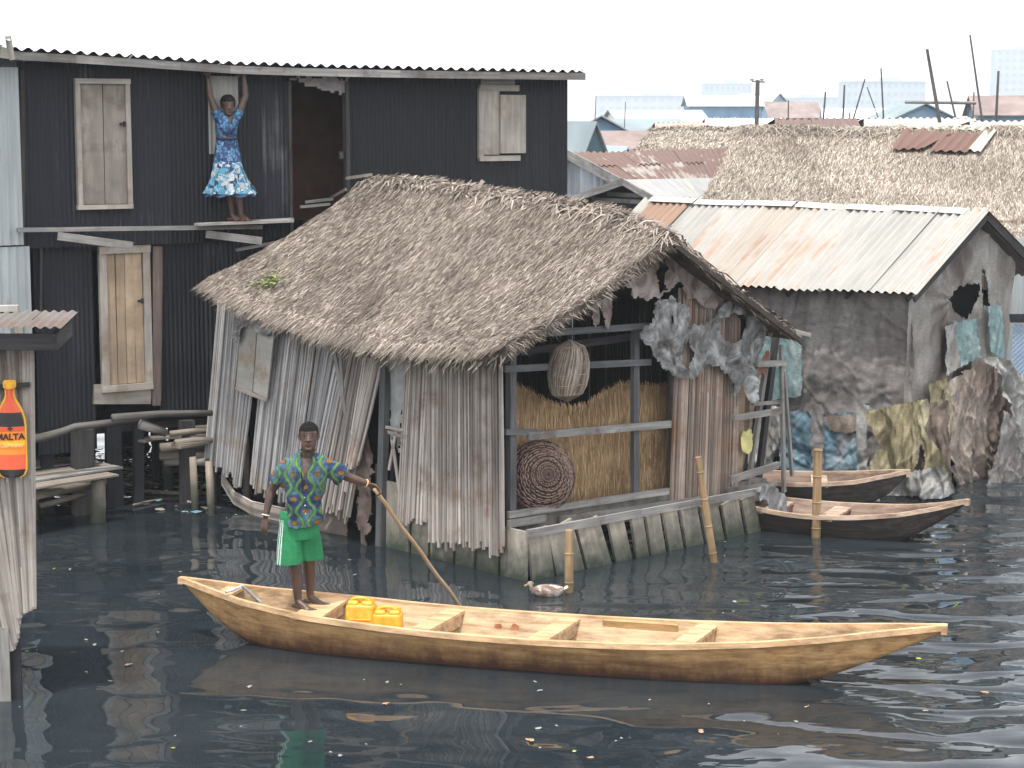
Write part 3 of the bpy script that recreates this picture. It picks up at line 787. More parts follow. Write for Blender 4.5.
def hut():
    F = TH
    root = thing('thatched_hut', 'grey thatched cane walled hut on stilts with an open gable facing the canoe', 'hut', F.o, F.a)
    gx, lx = F.onY, F.onX
    # --- roof surfaces
    eave = arc_poly([lx(u, v, -.36) for u, v in ((204, 283), (240, 303), (290, 323), (340, 336), (380, 345), (440, 352), (478, 353), (506, 346))])
    ridge = arc_poly([lx(u, v, 2.0) for u, v in ((368, 182), (400, 180), (440, 186), (530, 198), (600, 210), (673, 234))])
    y0e, y1e = eave[0].y, eave[-1].y
    erx = F.onY(801, 332, -.3)
    eave_r = [V((4.38, -.3, erx.z)), V((4.38, ridge[-1].y, erx.z + .3))]
    def PL(u, v):     # left slope; u from gable to back, v ridge to eave, with a slight sag
        a, b = poly_at(ridge, u), poly_at(eave, u)
        p = a.lerp(b, v)
        p.z += -.07 * sin(pi * max(0, min(1, v))) + .03 * fbm(p.y * 1.1, v * 2, 3, 3) * (1 if v < .97 else .6)
        p.z += .02 * max(0, 1 - v * 9) * fbm(p.y * 3, 1, 1, 2)
        return p
    def PR(u, v):
        a, b = poly_at(ridge, u), poly_at(eave_r, u)
        p = a.lerp(b, v); p.z += -.05 * sin(pi * max(0, min(1, v))) + .03 * fbm(p.y, v * 2, 8, 2)
        return p
    th = .10
    mb = MB()
    for Pf in (PL, PR):
        mb.grid(lambda u, v: Pf(u, v), 40, 16)
        mb.grid(lambda u, v: Pf(u, v) - V((0, 0, th)), 40, 16)
        mb.grid(lambda u, v: Pf(0, u) - V((0, 0, th * v)), 16, 1); mb.grid(lambda u, v: Pf(1, u) - V((0, 0, th * v)), 16, 1)
        mb.grid(lambda u, v: Pf(u, 1) - V((0, 0, th * v)), 40, 1)
    roof = mb.build('roof', M['thatch_base'], root)
    mb = MB()
    strands(mb, PL, 76000, .34, .0068, None, .20, .028)
    strands(mb, PL, 3600, .22, .009, None, .22, .03, v_dist=lambda: R.uniform(.93, .99))
    strands(mb, PL, 1500, .30, .018, None, .6, .07, v_dist=lambda: R.uniform(0, .06))
    strands(mb, PR, 3600, .32, .022, None, .25, .05)
    # fringe on the gable rakes
    for Pf, cnt in ((PL, 900), (PR, 700)):
        for _ in range(cnt):
            v = R.random(); p = Pf(R.uniform(0, .012), v) + V((0, 0, R.uniform(-.1, .03)))
            d = V((R.gauss(0, .3), -R.uniform(.3, 1), R.gauss(-.55, .35))).normalized(); L = R.uniform(.05, .17); s = d.orthogonal().normalized() * .006
            b = len(mb.v); mb.v += [p - s, p + s, p + d * L]; mb.face([b, b + 1, b + 2])
    mb.build('thatch', M['thatch'], roof)
    # broad loose leaves hanging from the eave
    mb = MB()
    for _ in range(420):
        u = R.random() ** .8 * .62 if R.random() < .7 else R.random(); p = PL(u, 1.0) + V((R.uniform(0, .08), 0, R.uniform(-.06, .04)))
        d = V((R.uniform(-.7, .1), R.gauss(.1, .45), -1)).normalized(); L = R.uniform(.08, .26); w = R.uniform(.006, .017)
        s = d.cross(V((1, 0, 0))).normalized() * w; q = p + d * L * .55; e = p + d * L + V((-.03, 0, 0))
        b = len(mb.v); mb.v += [p - s * .6, p + s * .6, q + s, q - s, e]; mb.face([b, b + 1, b + 2, b + 3]); mb.face([b + 3, b + 2, b + 4])
    mb.build('eave_fringe', M['thatch_pale'], roof)
    mb = MB()
    for a, b in (((346, 194), (330, 205)), ((346, 183), (372, 181)), ((410, 184), (424, 194)), ((478, 193), (483, 187))):
        p, q = lx(*a, 1.9), lx(*b, 1.95); mb.board(p + V((0, 0, .06)), q + V((0, 0, .08)), .04, .02)
    for (u, v) in ((206, 283),):
        p = lx(u, v, -.36); mb.board(p + V((0, 0, .02)), p + V((.3, -.1, .10)), .07, .03, side=(0, 1, 0))
    mb.build('ridge_pole', M['log'], roof)
    # bargeboards of the gable
    mb = MB()
    mb.board(PR(0, 0) + V((0, -.06, -.14)), PR(0, 1.0) + V((.04, -.06, -.12)), .06, .03)
    mb.board(PL(0, 0) + V((0, .10, -.20)), PL(0, 1.0) + V((-.0, .10, -.18)), .07, .03)
    mb.build('barge_board', plain('dark_brown_board', (.045, .034, .028), .3, 8), roof)
    mb = MB(); mb.board(gx(785, 329, -.2), gx(810, 335, -.2), .05, .03, side=(0, 0, 1)); mb.build('purlin', M['pale_timber'], roof)
    for k in range(6):
        mb = MB(); t = k / 5.0; yy = .1 + 4.9 * t; a, b = PL(.06 + .88 * t, 1.0), PL(.06 + .88 * t, 0)
        mb.tube([a - V((0, 0, .15)), b - V((0, 0, .15))], .03, 6); mb.build('rafter', M['dark_timber'], roof)

    # --- left wall, back panel: leaning fan of canes
    P = lambda u, v, x=0.0: lx(u, v, x)
    T1 = [P(*q, .03) for q in ((221, 290), (250, 306), (285, 322), (320, 332), (352, 340))]
    B1 = [P(*q, -.12) for q in ((206, 458), (224, 474), (246, 486), (262, 496), (302, 512))]
    mb = MB()
    # first strip left of the dark slot
    sticks_wall(mb, [P(220, 289, .03), P(262, 312, .03)], [P(206, 458, -.10), P(226, 474, -.1), P(241, 484, -.1)], 34, .017, .012, .045, .015)
    mb.build('cane_wall', M['stick_grey'], root)
    mb = MB()
    sticks_wall(mb, [P(268, 314, .03), P(310, 329, .03), P(358, 341, .03)], [P(249, 484, -.1), P(290, 500, -.12), P(318, 510, -.14)], 63, .018, .02, .06, .018)
    mb.build('cane_wall', M['stick_grey'], root)
    mb = MB()
    sticks_wall(mb, [P(352, 338, .0), P(378, 344, .0)], [P(318, 506, -.2), P(338, 508, -.2), P(352, 500, -.2)], 30, .018, .04, .09, .03)
    sticks_wall(mb, [P(372, 345, -.03), P(386, 350, -.03)], [P(346, 470, -.22), P(360, 462, -.22)], 14, .017, .05, .1, .03)
    mb.build('cane_wall', M['stick'], root)
    # loose sticks over them
    mb = MB(); mb.board(P(333, 345, -.06), P(356, 470, -.16), .06, .02, side=(0, 1, 0)); mb.board(P(340, 345, -.09), P(343, 400, -.1), .05, .02, side=(0, 1, 0)); mb.build('batten', M['grey_timber'], root)
    # near-black sheet painted as the shade behind the slot
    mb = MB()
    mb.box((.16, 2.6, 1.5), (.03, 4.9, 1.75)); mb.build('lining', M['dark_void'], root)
    # door opening: post, hanging rag, sack
    mb = MB(); mb.board(P(386, 345, -.05), P(379, 556, -.05) - V((0, 0, .4)), .095, .08, side=(0, 1, 0)); mb.build('post', M['blue_grey_timber'], root)
    mb = MB(); mb.board(P(399, 345, .1), P(391, 540, .1), .07, .06, side=(0, 1, 0)); mb.build('post', M['dark_timber'], root)
    poly_cloth(F, [(357, 440), (372, 430), (374, 470), (373, 500), (370, 546), (366, 548), (359, 520), (361, 490), (355, 470)], plain('brown_rag', (.09, .068, .055), .4, 9), 'rag', root, y=-.10, axis='X', amp=.05, fs=(9, 2), seed=4)
    poly_cloth(F, [(390, 352), (406, 350), (404, 440), (400, 452), (397, 430), (393, 440), (391, 410)], plain('grey_sacking', (.28, .29, .28), .25, 7), 'sack_curtain', root, y=.02, axis='X', amp=.03, fs=(6, 2), seed=7)
    mb = MB(); 
    for a, b in (((385, 427), (404, 430)), ((388, 432), (404, 437)), ((392, 440), (404, 520)), ((396, 432), (389, 470))):
        mb.board(P(*a, -.06), P(*b, -.06), .035, .02)
    mb.build('batten', M['stick'], root)
    # --- left wall, front panel: dense upright canes to the corner
    mb = MB()
    sticks_wall(mb, [P(407, 352, -.02), P(437, 352, -.02)], [P(398, 528, -.06), P(414, 522, -.06), P(432, 520, -.06)], 26, .018, .006, .03, .014)
    mb.build('cane_wall', M['stick'], root)
    mb = MB()
    sticks_wall(mb, [P(430, 350, -.05), P(503, 345, -.05)], [P(429, 540, -.10), P(455, 546, -.1), P(480, 550, -.1), P(505, 545, -.1)], 45, .019, .007, .055, .014)
    mb.build('cane_wall', M['stick'], root)
    mb = MB()   # skirt boards below
    for u0, u1, vb in ((386, 411, 566), (411, 430, 568), (430, 455, 571), (455, 476, 574), (476, 500, 577), (500, 528, 579)):
        a, b = G(u0 + 1, vb), G(u1 - 2, vb); a, b = F.onX(u0 + 1, vb, -.03), F.onX(u1 - 2, vb, -.03)
        m_ = a.lerp(b, .5); m_.z = -.3; t = V((m_.x + .02, m_.y, .52 if u0 > 400 else .75))
        mb.board(m_, t, (b - a).length, .03, side=(0, 1, 0))
    mb.build('skirt_board', M['skirt'], root)
    # --- plywood shutter with a crumpled plastic over it
    mb = MB(); pl = [P(*q, -.14) for q in ((241, 318), (257, 324), (252, 392), (236, 386))]; mb.quad(*pl[::-1]); mb.quad(*[p + V((.02, 0, 0)) for p in pl])
    for a, b in zip(pl, pl[1:] + pl[:1]): mb.quad(a, b, b + V((.02, 0, 0)), a + V((.02, 0, 0)))
    pl = [P(*q, -.15) for q in ((258, 324), (274, 331), (267, 398), (253, 392))]; mb.quad(*pl[::-1]); mb.quad(*[p + V((.02, 0, 0)) for p in pl])
    for a, b in zip(pl, pl[1:] + pl[:1]): mb.quad(a, b, b + V((.02, 0, 0)), a + V((.02, 0, 0)))
    mb.build('shutter', wood('plywood', (.30, .29, .26), (.46, .44, .40), rv=.2, su=.8, sv=5, stain=(.25, .17, .11), stain_s=1.2), root)
    M['grey_plastic'] = None
    n = N('crumpled_grey_plastic'); w_ = n.noise(n.coord('Object'), 3.5, 6, .7, 1.2)
    c_ = n.ramp(w_, [(.38, (.045, .04, .036)), (.5, (.145, .142, .14)), (.68, (.40, .40, .40))]); n.bump(n.noise(n.coord('Object'), 16, 5, .7, 1.5), .5, .02); M['grey_plastic'] = n.done(c_, .42, .5)
    poly_cloth(F, [(240, 318), (248, 313), (262, 316), (277, 322), (280, 332), (270, 336), (258, 330), (250, 326), (245, 330), (239, 344), (234, 338)], M['grey_plastic'], 'plastic_sheet', root, y=-.17, axis='X', amp=.05, step=.018, fs=(9, 9), seed=2)
    mb = MB(); mb.board(P(236, 388, -.16), P(267, 400, -.16), .04, .03); mb.build('batten', M['pale_timber'], root)

    # --- under the left wall: sagging canes, stilts, dark hollow
    mb = MB()
    for k in range(9):
        o_ = k * .018
        mb.tube([P(222, 474 + k * 1.2, -.05), P(234, 492 + k * 1.4, -.05), P(252, 502 + k * 1.5, -.08), P(285, 509 + k * 1.6, -.08), P(310, 515 + k * 1.5, -.08)], .016, 5)
    mb.build('sagging_cane', M['stick'], root)
    for (u, v, r) in ((214, 512, .045), (247, 517, .045), (282, 520, .05), (305, 525, .05), (332, 530, .06), (380, 556, .05)):
        mb = MB(); p = F.onX(u, v, .05); mb.tube([(p.x, p.y, -.5), (p.x + .02, p.y + .03, .9)], [r, r * .9], 8); mb.build('stilt', M['pile'], root, smooth=True)
    for k in range(4):
        for x in (1.4, 2.8, 4.0):
            mb = MB(); mb.tube([(x, .5 + k * 1.4, -.5), (x, .5 + k * 1.4, .55)], .05, 7); mb.build('stilt', M['char'], root)
    mb = MB(); mb.box((2.05, 2.6, .50), (3.85, 4.9, .05)); mb.build('floor', M['dark_timber'], root)
    mb = MB(); mb.box((.55, 3.0, .2), (.03, 4.4, .65)); mb.build('underfloor_boards', M['char'], root)
    # sack hanging below, behind the boatman
    poly_cloth(F, [(296, 508), (352, 500), (350, 535), (330, 541), (304, 538), (296, 530)], plain('mud_sack', (.15, .125, .105), .35, 5), 'sack', root, y=.02, axis='X', amp=.05, fs=(3, 3), seed=12)
    # back and right walls
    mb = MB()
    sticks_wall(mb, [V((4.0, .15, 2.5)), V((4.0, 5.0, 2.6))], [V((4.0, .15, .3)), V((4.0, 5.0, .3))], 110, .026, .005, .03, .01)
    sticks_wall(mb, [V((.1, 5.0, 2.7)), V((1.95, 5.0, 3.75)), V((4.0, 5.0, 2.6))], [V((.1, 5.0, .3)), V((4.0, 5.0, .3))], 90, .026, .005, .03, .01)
    mb.build('cane_wall', wood('shade_dark_cane', (.02, .016, .014), (.07, .055, .045), rv=.4, su=.9, sv=26), root)  # inner canes coloured very dark to stand in for the hut's interior shade
    # --- gable front: frame
    def brd(name, a, b, w, mat, y=0.0, t=.045, side=(0, 0, 1), par=root):
        m = MB(); m.board(gx(*a, y), gx(*b, y), w, t, side=side); return m.build(name, M[mat], par)
    brd('post', (511, 345), (511, 575), .085, 'blue_grey_timber', .02, .08, (1, 0, 0))
    brd('post', (635, 330), (635, 497), .085, 'blue_grey_timber', .03, .06, (1, 0, 0))
    brd('post', (671, 320), (671, 500), .04, 'dark_timber', .04, .05, (1, 0, 0))
    brd('post', (748, 330), (742, 500), .09, 'dark_timber', .08, .06, (1, 0, 0))
    brd('rail', (504, 369), (650, 362), .07, 'blue_grey_timber', -.03)
    brd('rail', (545, 333), (648, 326), .07, 'blue_grey_timber', -.02)
    brd('rail', (505, 432), (536, 432), .06, 'blue_grey_timber', -.03)
    brd('rail', (528, 436), (670, 424), .08, 'grey_timber', -.05)
    brd('rail', (508, 515), (668, 491), .07, 'grey_timber', -.06)
    brd('rail', (508, 524), (545, 518), .08, 'grey_timber', -.08)
    brd('rail', (560, 520), (700, 500), .08, 'grey_timber', -.05)
    # floor edge mud and boards between the two rails
    mb = MB(); mb.board(gx(512, 525, .1), gx(760, 488, .1), .25, .2); mb.build('floor_edge', plain('mud_floor', (.16, .145, .125), .4, 8), root)
    # tie beam & collar inside for depth
    brd('tie_beam', (520, 352), (770, 318), .08, 'dark_timber', .35)
    # stick panel
    mb = MB()
    sticks_wall(mb, [gx(680, 288, .0), gx(712, 282, .0), gx(741, 322, 0)], [gx(671, 502, -.02), gx(704, 500, -.02), gx(738, 495, -.02)], 34, .021, .006, .015, .012)
    mb.build('cane_wall', wood('warm_cane', (.17, .12, .095), (.50, .41, .34), rv=.6, su=.9, sv=26, stain=(.20, .11, .07), stain_s=1.0), root)
    mb = MB(); q = [gx(*p, .05) for p in ((736, 380), (759, 384), (742, 478), (736, 488))]; mb.quad(*q[::-1]); mb.build('board_panel', M['door_timber'], root)
    # skirt of slanting boards
    tops = [(531, 519), (548, 517), (575, 513), (604, 508), (630, 504), (648, 502), (662, 500), (681, 497), (700, 494), (722, 491), (742, 488), (757, 486)]
    bots = [(531, 579), (556, 579), (588, 577), (616, 575), (636, 568), (651, 565), (668, 562), (686, 558), (706, 554), (728, 549), (748, 545), (764, 542)]
    tops = [(u - 3, v) for u, v in tops]
    for k in range(len(tops) - 1):
        y = -.34
        a0, a1 = gx(*tops[k], y), gx(*tops[k + 1], y); b0, b1 = gx(*bots[k], y - .03), gx(*bots[k + 1], y - .03)
        w = (b1 - b0).length * R.uniform(.82, .93); mb = MB()
        t_ = a0.lerp(a1, .5); b_ = b0.lerp(b1, .5); dd = (b_ - t_); b_ = b_ + dd * (.35 / max(.1, abs(dd.z)))
        mb.board(b_ + V((0, R.uniform(-.015, .015), 0)), t_ + V((0, 0, R.uniform(-.15, -.09))), w, .035, side=(1, 0, 0), w2=w * .86)
        mb.build('skirt_board', M['skirt'], root)
    m = MB(); m.board(gx(527, 534, -.42), gx(640, 513, -.42), .085, .04); m.board(gx(630, 515, -.40), gx(760, 491, -.40), .08, .04)
    m.build('skirt_rail', M['grey_timber'], root)
    # --- rags and plastic on the gable
    n = N('brown_rags'); w_ = n.noise(n.coord('Object'), 3.0, 6, .65, 1.0)
    c_ = n.ramp(w_, [(.3, (.07, .05, .045)), (.48, (.25, .20, .18)), (.62, (.40, .35, .33))]); n.bump(n.noise(n.coord('Object'), 14, 5, .7, 1.5), .4, .02); M['brown_rag'] = n.done(c_, .8, .2)
    poly_cloth(F, [(590, 318), (583, 298), (600, 272), (626, 250), (652, 240), (672, 236), (700, 258), (735, 290), (764, 322), (768, 340), (752, 318), (735, 305), (722, 300), (706, 308), (692, 300), (684, 296), (678, 282), (665, 292), (658, 296), (648, 300), (634, 298), (628, 290), (616, 288), (608, 292), (611, 322), (603, 330), (598, 300), (594, 330)],
               M['brown_rag'], 'torn_cloth', root, y=-.03, amp=.05, step=.02, fs=(6, 1.8), holes=[[(652, 256), (660, 254), (664, 290), (656, 292)], [(640, 262), (646, 262), (648, 270), (641, 272)]], rag=.045, seed=3)
    poly_cloth(F, [(634, 333), (640, 326), (650, 324), (652, 300), (668, 298), (683, 302), (688, 322), (700, 324), (716, 312), (722, 300), (740, 292), (756, 306), (764, 322), (762, 344), (755, 362), (752, 404), (744, 398), (740, 384), (733, 396), (728, 378), (718, 368), (706, 364), (690, 378), (676, 378), (658, 366), (648, 350)],
               M['grey_plastic'], 'plastic_sheet', root, y=-.10, amp=.07, step=.018, fs=(4.5, 1.8), holes=[[(679, 346), (688, 338), (690, 356), (684, 370), (678, 364)], [(716, 322), (734, 312), (744, 318), (742, 336), (730, 344), (718, 338)], [(664, 318), (668, 316), (668, 322), (664, 323)]], rag=.035, seed=21)
    # inside, a dim wall behind the opening
    # --- side frame (little porch) right of the gable
    yy = -.05
    brd('porch_post', (776, 335), (757, 490), .075, 'dark_timber', .2, .06, (1, 0, 0))
    brd('porch_post', (768, 352), (748, 485), .05, 'grey_timber', .0, .05, (1, 0, 0))
    brd('porch_post', (781, 345), (784, 492), .045, 'grey_timber', -.15, .04, (1, 0, 0))
    brd('porch_post', (784, 370), (792, 476), .035, 'grey_timber', .1, .04, (1, 0, 0))
    brd('porch_post', (757, 370), (752, 480), .035, 'dark_timber', .4, .04, (1, 0, 0))
    brd('porch_rail', (757, 364), (786, 363), .07, 'grey_timber', -.2)
    brd('porch_rail', (733, 418), (780, 411), .07, 'grey_timber', -.2)
    brd('porch_rail', (752, 404), (782, 402), .04, 'grey_timber', -.1)
    brd('porch_rail', (730, 480), (778, 465), .08, 'grey_timber', -.25)
    brd('porch_rail', (728, 490), (776, 484), .05, 'grey_timber', -.1)
    poly_cloth(F, [(755, 378), (760, 356), (764, 352), (768, 366), (760, 376)], plain('red_brown_rag', (.20, .09, .06), .3, 8), 'rag', root, y=-.1, amp=.04, seed=31)
    # green creeper growing on the thatch near the back corner
    return root, PL
HUT, HUT_PL = hut()

def creeper():
    F = TH; c = None
    for k in range(200):
        x = -.36 + k * .01; p = F.onX(268, 289, x); u = (p.y + .4) / 5.3; q = HUT_PL(max(0, min(1, u)), (2.0 - x) / 2.36)
        if c is None or abs(q.z - p.z) < c[0]: c = (abs(q.z - p.z), p)
    c = c[1]
    n = N('fresh_leaf'); c_ = n.ramp(n.rnd(), [(0, (.10, .17, .03)), (1, (.30, .42, .10))]); m = n.done(c_, .6, .3)
    mb = MB()
    for _ in range(110):
        t = R.gauss(0, .5); p = V((R.gauss(0, .09), t * .22, abs(R.gauss(0, .03)) + .06)) + V((0, 0, 1)) * 0
        p.z += p.x * .62
        a = R.uniform(0, 6.28); L = R.uniform(.03, .07); d = V((cos(a), sin(a), R.uniform(-.1, .5))).normalized(); s = d.cross(V((0, 0, 1))).normalized() * L * .4
        b = len(mb.v); mb.v += [p, p + d * L * .5 + s, p + d * L, p + d * L * .5 - s]; mb.face([b, b + 1, b + 2, b + 3])
    mb2 = [mb]; o = mb.build('creeper', m, None, loc=F.W(c)); o.rotation_euler = (0, 0, F.a)
    tag(o, 'small bright green plant growing on the thatch at the back eave', 'plant')
creeper()
loose_pole([TH.W(TH.onX(u, v, .05) + V((0, 0, .12))) for u, v in ((262, 280), (268, 272), (270, 262))], .01, M['log'], 'thin dry twig standing on the thatch above the green plant', 'twig', 'twig')

# ------------------------------------------------------------------ things in and on the hut
def basket(name, label, c, r, depth, tilt, mat, mat2, rings=16, spokes=26, wav=.008, flat=1.0, rt=.009):
    root = thing(name, label, 'basket', c); root.rotation_euler = tilt
    mb = MB()
    def prof(t):   # t 0 centre .. 1 rim : radius and height of the woven dish (axis z)
        return r * (t ** .8), depth * (1 - t ** 2.2)
    for k in range(rings):
        t = min(1, .12 + .88 * k / (rings - 1) + R.uniform(-.018, .018)); rr, z = prof(t); pts = []
        q = spokes * 2
        for i in range(q + 1):
            a = 2 * pi * i / q; w = wav * (1 if (i + k) % 2 else -1); rr = prof(t)[0] * (1 + .02 * sin(3 * a + k) + R.uniform(-.008, .008))
            pts.append(((rr) * cos(a) * flat, rr * sin(a), z + w))
        mb.tube(pts, rt, 4, cap=False)
    mb.build('weave', mat, root, smooth=True)
    mb = MB()
    for i in range(spokes):
        a = 2 * pi * (i + .5) / spokes
        mb.tube([(prof(t)[0] * cos(a) * flat, prof(t)[0] * sin(a), prof(t)[1] + .002) for t in (.02, .2, .45, .7, 1.0)], rt * 1.15, 4)
    mb.build('ribs', mat2, root)
    mb = MB(); mb.tube([(r * cos(2 * pi * i / 40) * flat * 1.01, r * 1.01 * sin(2 * pi * i / 40), 0) for i in range(41)], rt * 1.8, 6, cap=False); mb.build('rim', mat2, root, smooth=True)
    mb = MB(); mb.grid(lambda u, v: (prof(v)[0] * .99 * cos(2 * pi * u) * flat, prof(v)[0] * .99 * sin(2 * pi * u), prof(v)[1] - .012), 40, 8); mb.build('lining', mat2, root, smooth=True)
    return root
def vm(nm, a, b):
    n = N(nm); g = n.noise(n.coord('Object'), 14, 4, .6); c = n.ramp(g, [(.3, a), (.7, b)]); n.bump(g, .3, .01); return n.done(c, .75, .3)
c = TH.W(TH.onY(541, 476, .06))
bk = basket('basket', 'large round reddish woven basket leaning against the straw mat', c, .37, .24, (radians(76), 0, TH.a - radians(24)), vm('red_wicker', (.13, .085, .07), (.34, .235, .185)), vm('dark_wicker', (.04, .025, .02), (.10, .06, .05)), rings=13, spokes=20, rt=.0085, wav=.013)
# hanging fish trap
def trap():
    c = TH.W(TH.onY(562, 370, .0)); root = thing('fish_trap', 'straw coloured bulging fish trap hung on the upper rail of the gable', 'fish trap', c, TH.a)
    mb = MB()
    for k in range(280):
        a = R.uniform(0, 2 * pi); 
        pts = []
        for j in range(9):
            t = -1 + 2 * j / 8; rr = .255 * max(0, 1 - t * t) ** .38 + R.uniform(0, .012)
            aa = a + t * .25
            pts.append((rr * cos(aa) + .02 * t, rr * sin(aa) * .62 - .10, .33 * t))
        mb.tube(pts, .0055, 3, cap=False)
    mb.build('ribs', M['thatch_pale'], root)
    mb = MB()
    for z in (-.24, -.14, -.03, .08, .18, .26):
        rr = .262 * max(.02, 1 - (z / .33) ** 2) ** .38; mb.tube([(rr * cos(2 * pi * i / 28) + .02 * z / .33, rr * .62 * sin(2 * pi * i / 28) - .10, z) for i in range(29)], .006, 4, cap=False)
    mb.build('hoops', vm('trap_hoop', (.20, .13, .08), (.32, .23, .15)), root)
    mb = MB(); mb.grid(lambda u, v: (.23 * sin(pi * v) * cos(2 * pi * u), .23 * .6 * sin(pi * v) * sin(2 * pi * u) - .10, .31 * cos(pi * v)), 24, 12); mb.build('inner_net', vm('trap_inner', (.17, .12, .08), (.30, .22, .15)), root, smooth=True)
trap()
def mat_thing():
    F = TH; o = F.onY(592, 505, .32); root = thing('straw_mat', 'golden straw mat standing inside the open gable behind the posts', 'mat', F.W(o), F.a)
    a = F.onY(512, 505, .32) - o; b = F.onY(672, 490, .32) - o
    tz = [F.onY(u, v, .32).z - o.z for u, v in ((512, 385), (532, 392), (550, 404), (570, 408), (590, 404), (612, 392), (625, 383), (640, 385), (658, 386), (672, 386))]
    def P(u, v):
        x = a.x + (b.x - a.x) * u; i = min(int(u * 9), 8); f = u * 9 - i
        if i < 0: i, f = 0, 0
        zt = tz[i] * (1 - f) + tz[min(9, i + 1)] * f; zb = a.z + (b.z - a.z) * u
        return V((x, .02 * sin(x * 5), zt + (zb - zt) * v))
    mb = MB(); mb.grid(lambda u, v: P(u, v) + V((0, .012, 0)), 40, 6); mb.build('backing', M['straw_mat'], root)
    mb = MB(); strands(mb, P, 9000, .42, .006, V((0, 0, -1)), .05, .02, nrm=(0, -1, 0), v_dist=lambda: R.uniform(.15, 1.0)); 
    strands(mb, P, 500, .14, .008, V((0, 0, -1)), .12, .02, nrm=(0, -1, 0), v_dist=lambda: R.uniform(0, .03)); mb.build('straw', M['straw_mat'], root)
mat_thing()
o = poly_cloth(TH, [(739, 452), (741, 436), (748, 428), (751, 432), (752, 446), (748, 454)], plain('pale_yellow_cloth', (.52, .48, .20), .2, 8), 'cloth', None, y=-.04, amp=.03, step=.015, seed=41)
o.location = TH.o; o.rotation_euler = (0, 0, TH.a); tag(o, 'crumpled pale yellow cloth hanging behind the porch posts', 'cloth')
o = poly_cloth(TH, [(752, 487), (765, 485), (777, 491), (784, 500), (785, 514), (778, 521), (769, 516), (764, 500), (754, 494)], plain('grey_towel', (.20, .20, .205), .3, 7), 'towel', None, y=-.40, amp=.07, step=.015, fs=(6, 3), seed=44)
o.location = TH.o; o.rotation_euler = (0, 0, TH.a); tag(o, 'grey towel draped over the end of the skirt rail', 'towel')

# stakes in the water
def stake(u0, v0, u1, v1, r, label, mat='bamboo', knots=True):
    b = G(u1, v1); t = D(u0, v0, b.y + (.05 if u0 > u1 else 0)); d = (t - b) / (t - b).length
    mb = MB(); pts = []; rr = []; L = (t - b).length
    k = -.5
    while k < L: pts.append(d * k); rr.append(r * (1.0 - .12 * max(0, k) / L)); k += .3; 
    if knots:
        pts2, rr2 = [], []
        for p, q in zip(pts, rr):
            pts2 += [p - d * .012, p, p + d * .012]; rr2 += [q, q * 1.13, q]
        pts, rr = pts2, rr2
    pts.append(d * L); rr.append(r * .88)
    mb.tube(pts, rr, 10)
    o = mb.build('stake', M[mat], None, smooth=False, loc=b)
    return tag(o, label, 'stake')
stake(818, 449, 816, 537, .055, 'upright yellow bamboo stake in front of the moored canoe')
stake(698, 457, 714, 562, .042, 'leaning yellow bamboo stake against the board skirt of the hut')
stake(569, 530, 569, 592, .046, 'short orange brown stake in the water before the slanting boards')
# ------------------------------------------------------------------ the tin roofed hut wrapped in tarpaulin
TP = Frame((5.05, 25.3), atan2(.73, .68))
def tarp_mat(name, a, b, c, sc=2.2, stain=None, st_s=1.0, rough=.6, lo=.5):
    n = N(name); w = n.noise(n.coord('Object', scale=(1.3, 1.3, .45)), sc, 5, .6, .5)
    col = n.ramp(w, [(.3, a), (.5, b), (.7, c)])
    fine = n.noise(n.coord('Object', scale=(1, 1, 2.5)), 14, 5, .7, .6)
    col = n.mix(1.0, col, n.ramp(fine, [(.35, .8), (.62, 1.15)]), 'MULTIPLY')
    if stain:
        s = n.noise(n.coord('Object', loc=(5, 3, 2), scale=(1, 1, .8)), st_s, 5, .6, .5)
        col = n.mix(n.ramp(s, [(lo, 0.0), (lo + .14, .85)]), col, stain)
    def ridged(vec, s_, d_):
        q = n.add('ShaderNodeTexNoise', noise_type='RIDGED_MULTIFRACTAL', normalize=True); n.set(q, Scale=s_, Detail=d_, Roughness=.55, Distortion=.6); n.link(vec, q.inputs['Vector']); return q.outputs['Fac']
    mp = n.add('ShaderNodeMapping'); mp.inputs['Rotation'].default_value = (.5, .4, .3); mp.inputs['Scale'].default_value = (1, 1, .42); tc_ = n.add('ShaderNodeTexCoord'); n.link(tc_.outputs['Object'], mp.inputs['Vector'])
    rg = ridged(mp.outputs['Vector'], 3.2, 4)
    col = n.mix(1.0, col, n.ramp(rg, [(.25, .94), (.75, 1.06)]), 'MULTIPLY')
    n.bump(rg, .45, .02)
    return n.done(col, rough, .35)
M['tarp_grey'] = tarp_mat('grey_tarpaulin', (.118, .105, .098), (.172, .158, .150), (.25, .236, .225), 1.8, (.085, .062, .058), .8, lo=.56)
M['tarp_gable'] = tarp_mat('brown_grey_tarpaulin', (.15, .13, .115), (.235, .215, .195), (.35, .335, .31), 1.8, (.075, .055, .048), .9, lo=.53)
M['tarp_blue'] = tarp_mat('faded_blue_tarpaulin', (.06, .12, .16), (.12, .20, .25), (.28, .34, .37), 2.6, (.15, .12, .10), 1.5, lo=.55)
M['tarp_teal'] = tarp_mat('faded_teal_tarpaulin', (.11, .18, .18), (.18, .27, .27), (.34, .38, .36), 2.6, (.22, .2, .17), 1.5, lo=.58)
M['tarp_ochre'] = tarp_mat('ochre_tarpaulin', (.14, .12, .07), (.25, .215, .125), (.36, .33, .24), 2.2, (.20, .16, .12), 1.2, lo=.56)
M['tarp_brown'] = tarp_mat('brown_tarpaulin', (.12, .092, .075), (.20, .158, .13), (.31, .265, .225), 1.8, (.10, .075, .06), 1.1, lo=.55)
M['tarp_pale'] = tarp_mat('pale_tarpaulin', (.17, .165, .155), (.26, .255, .24), (.38, .38, .365), 2.4, (.18, .15, .12), 1.4, lo=.56)

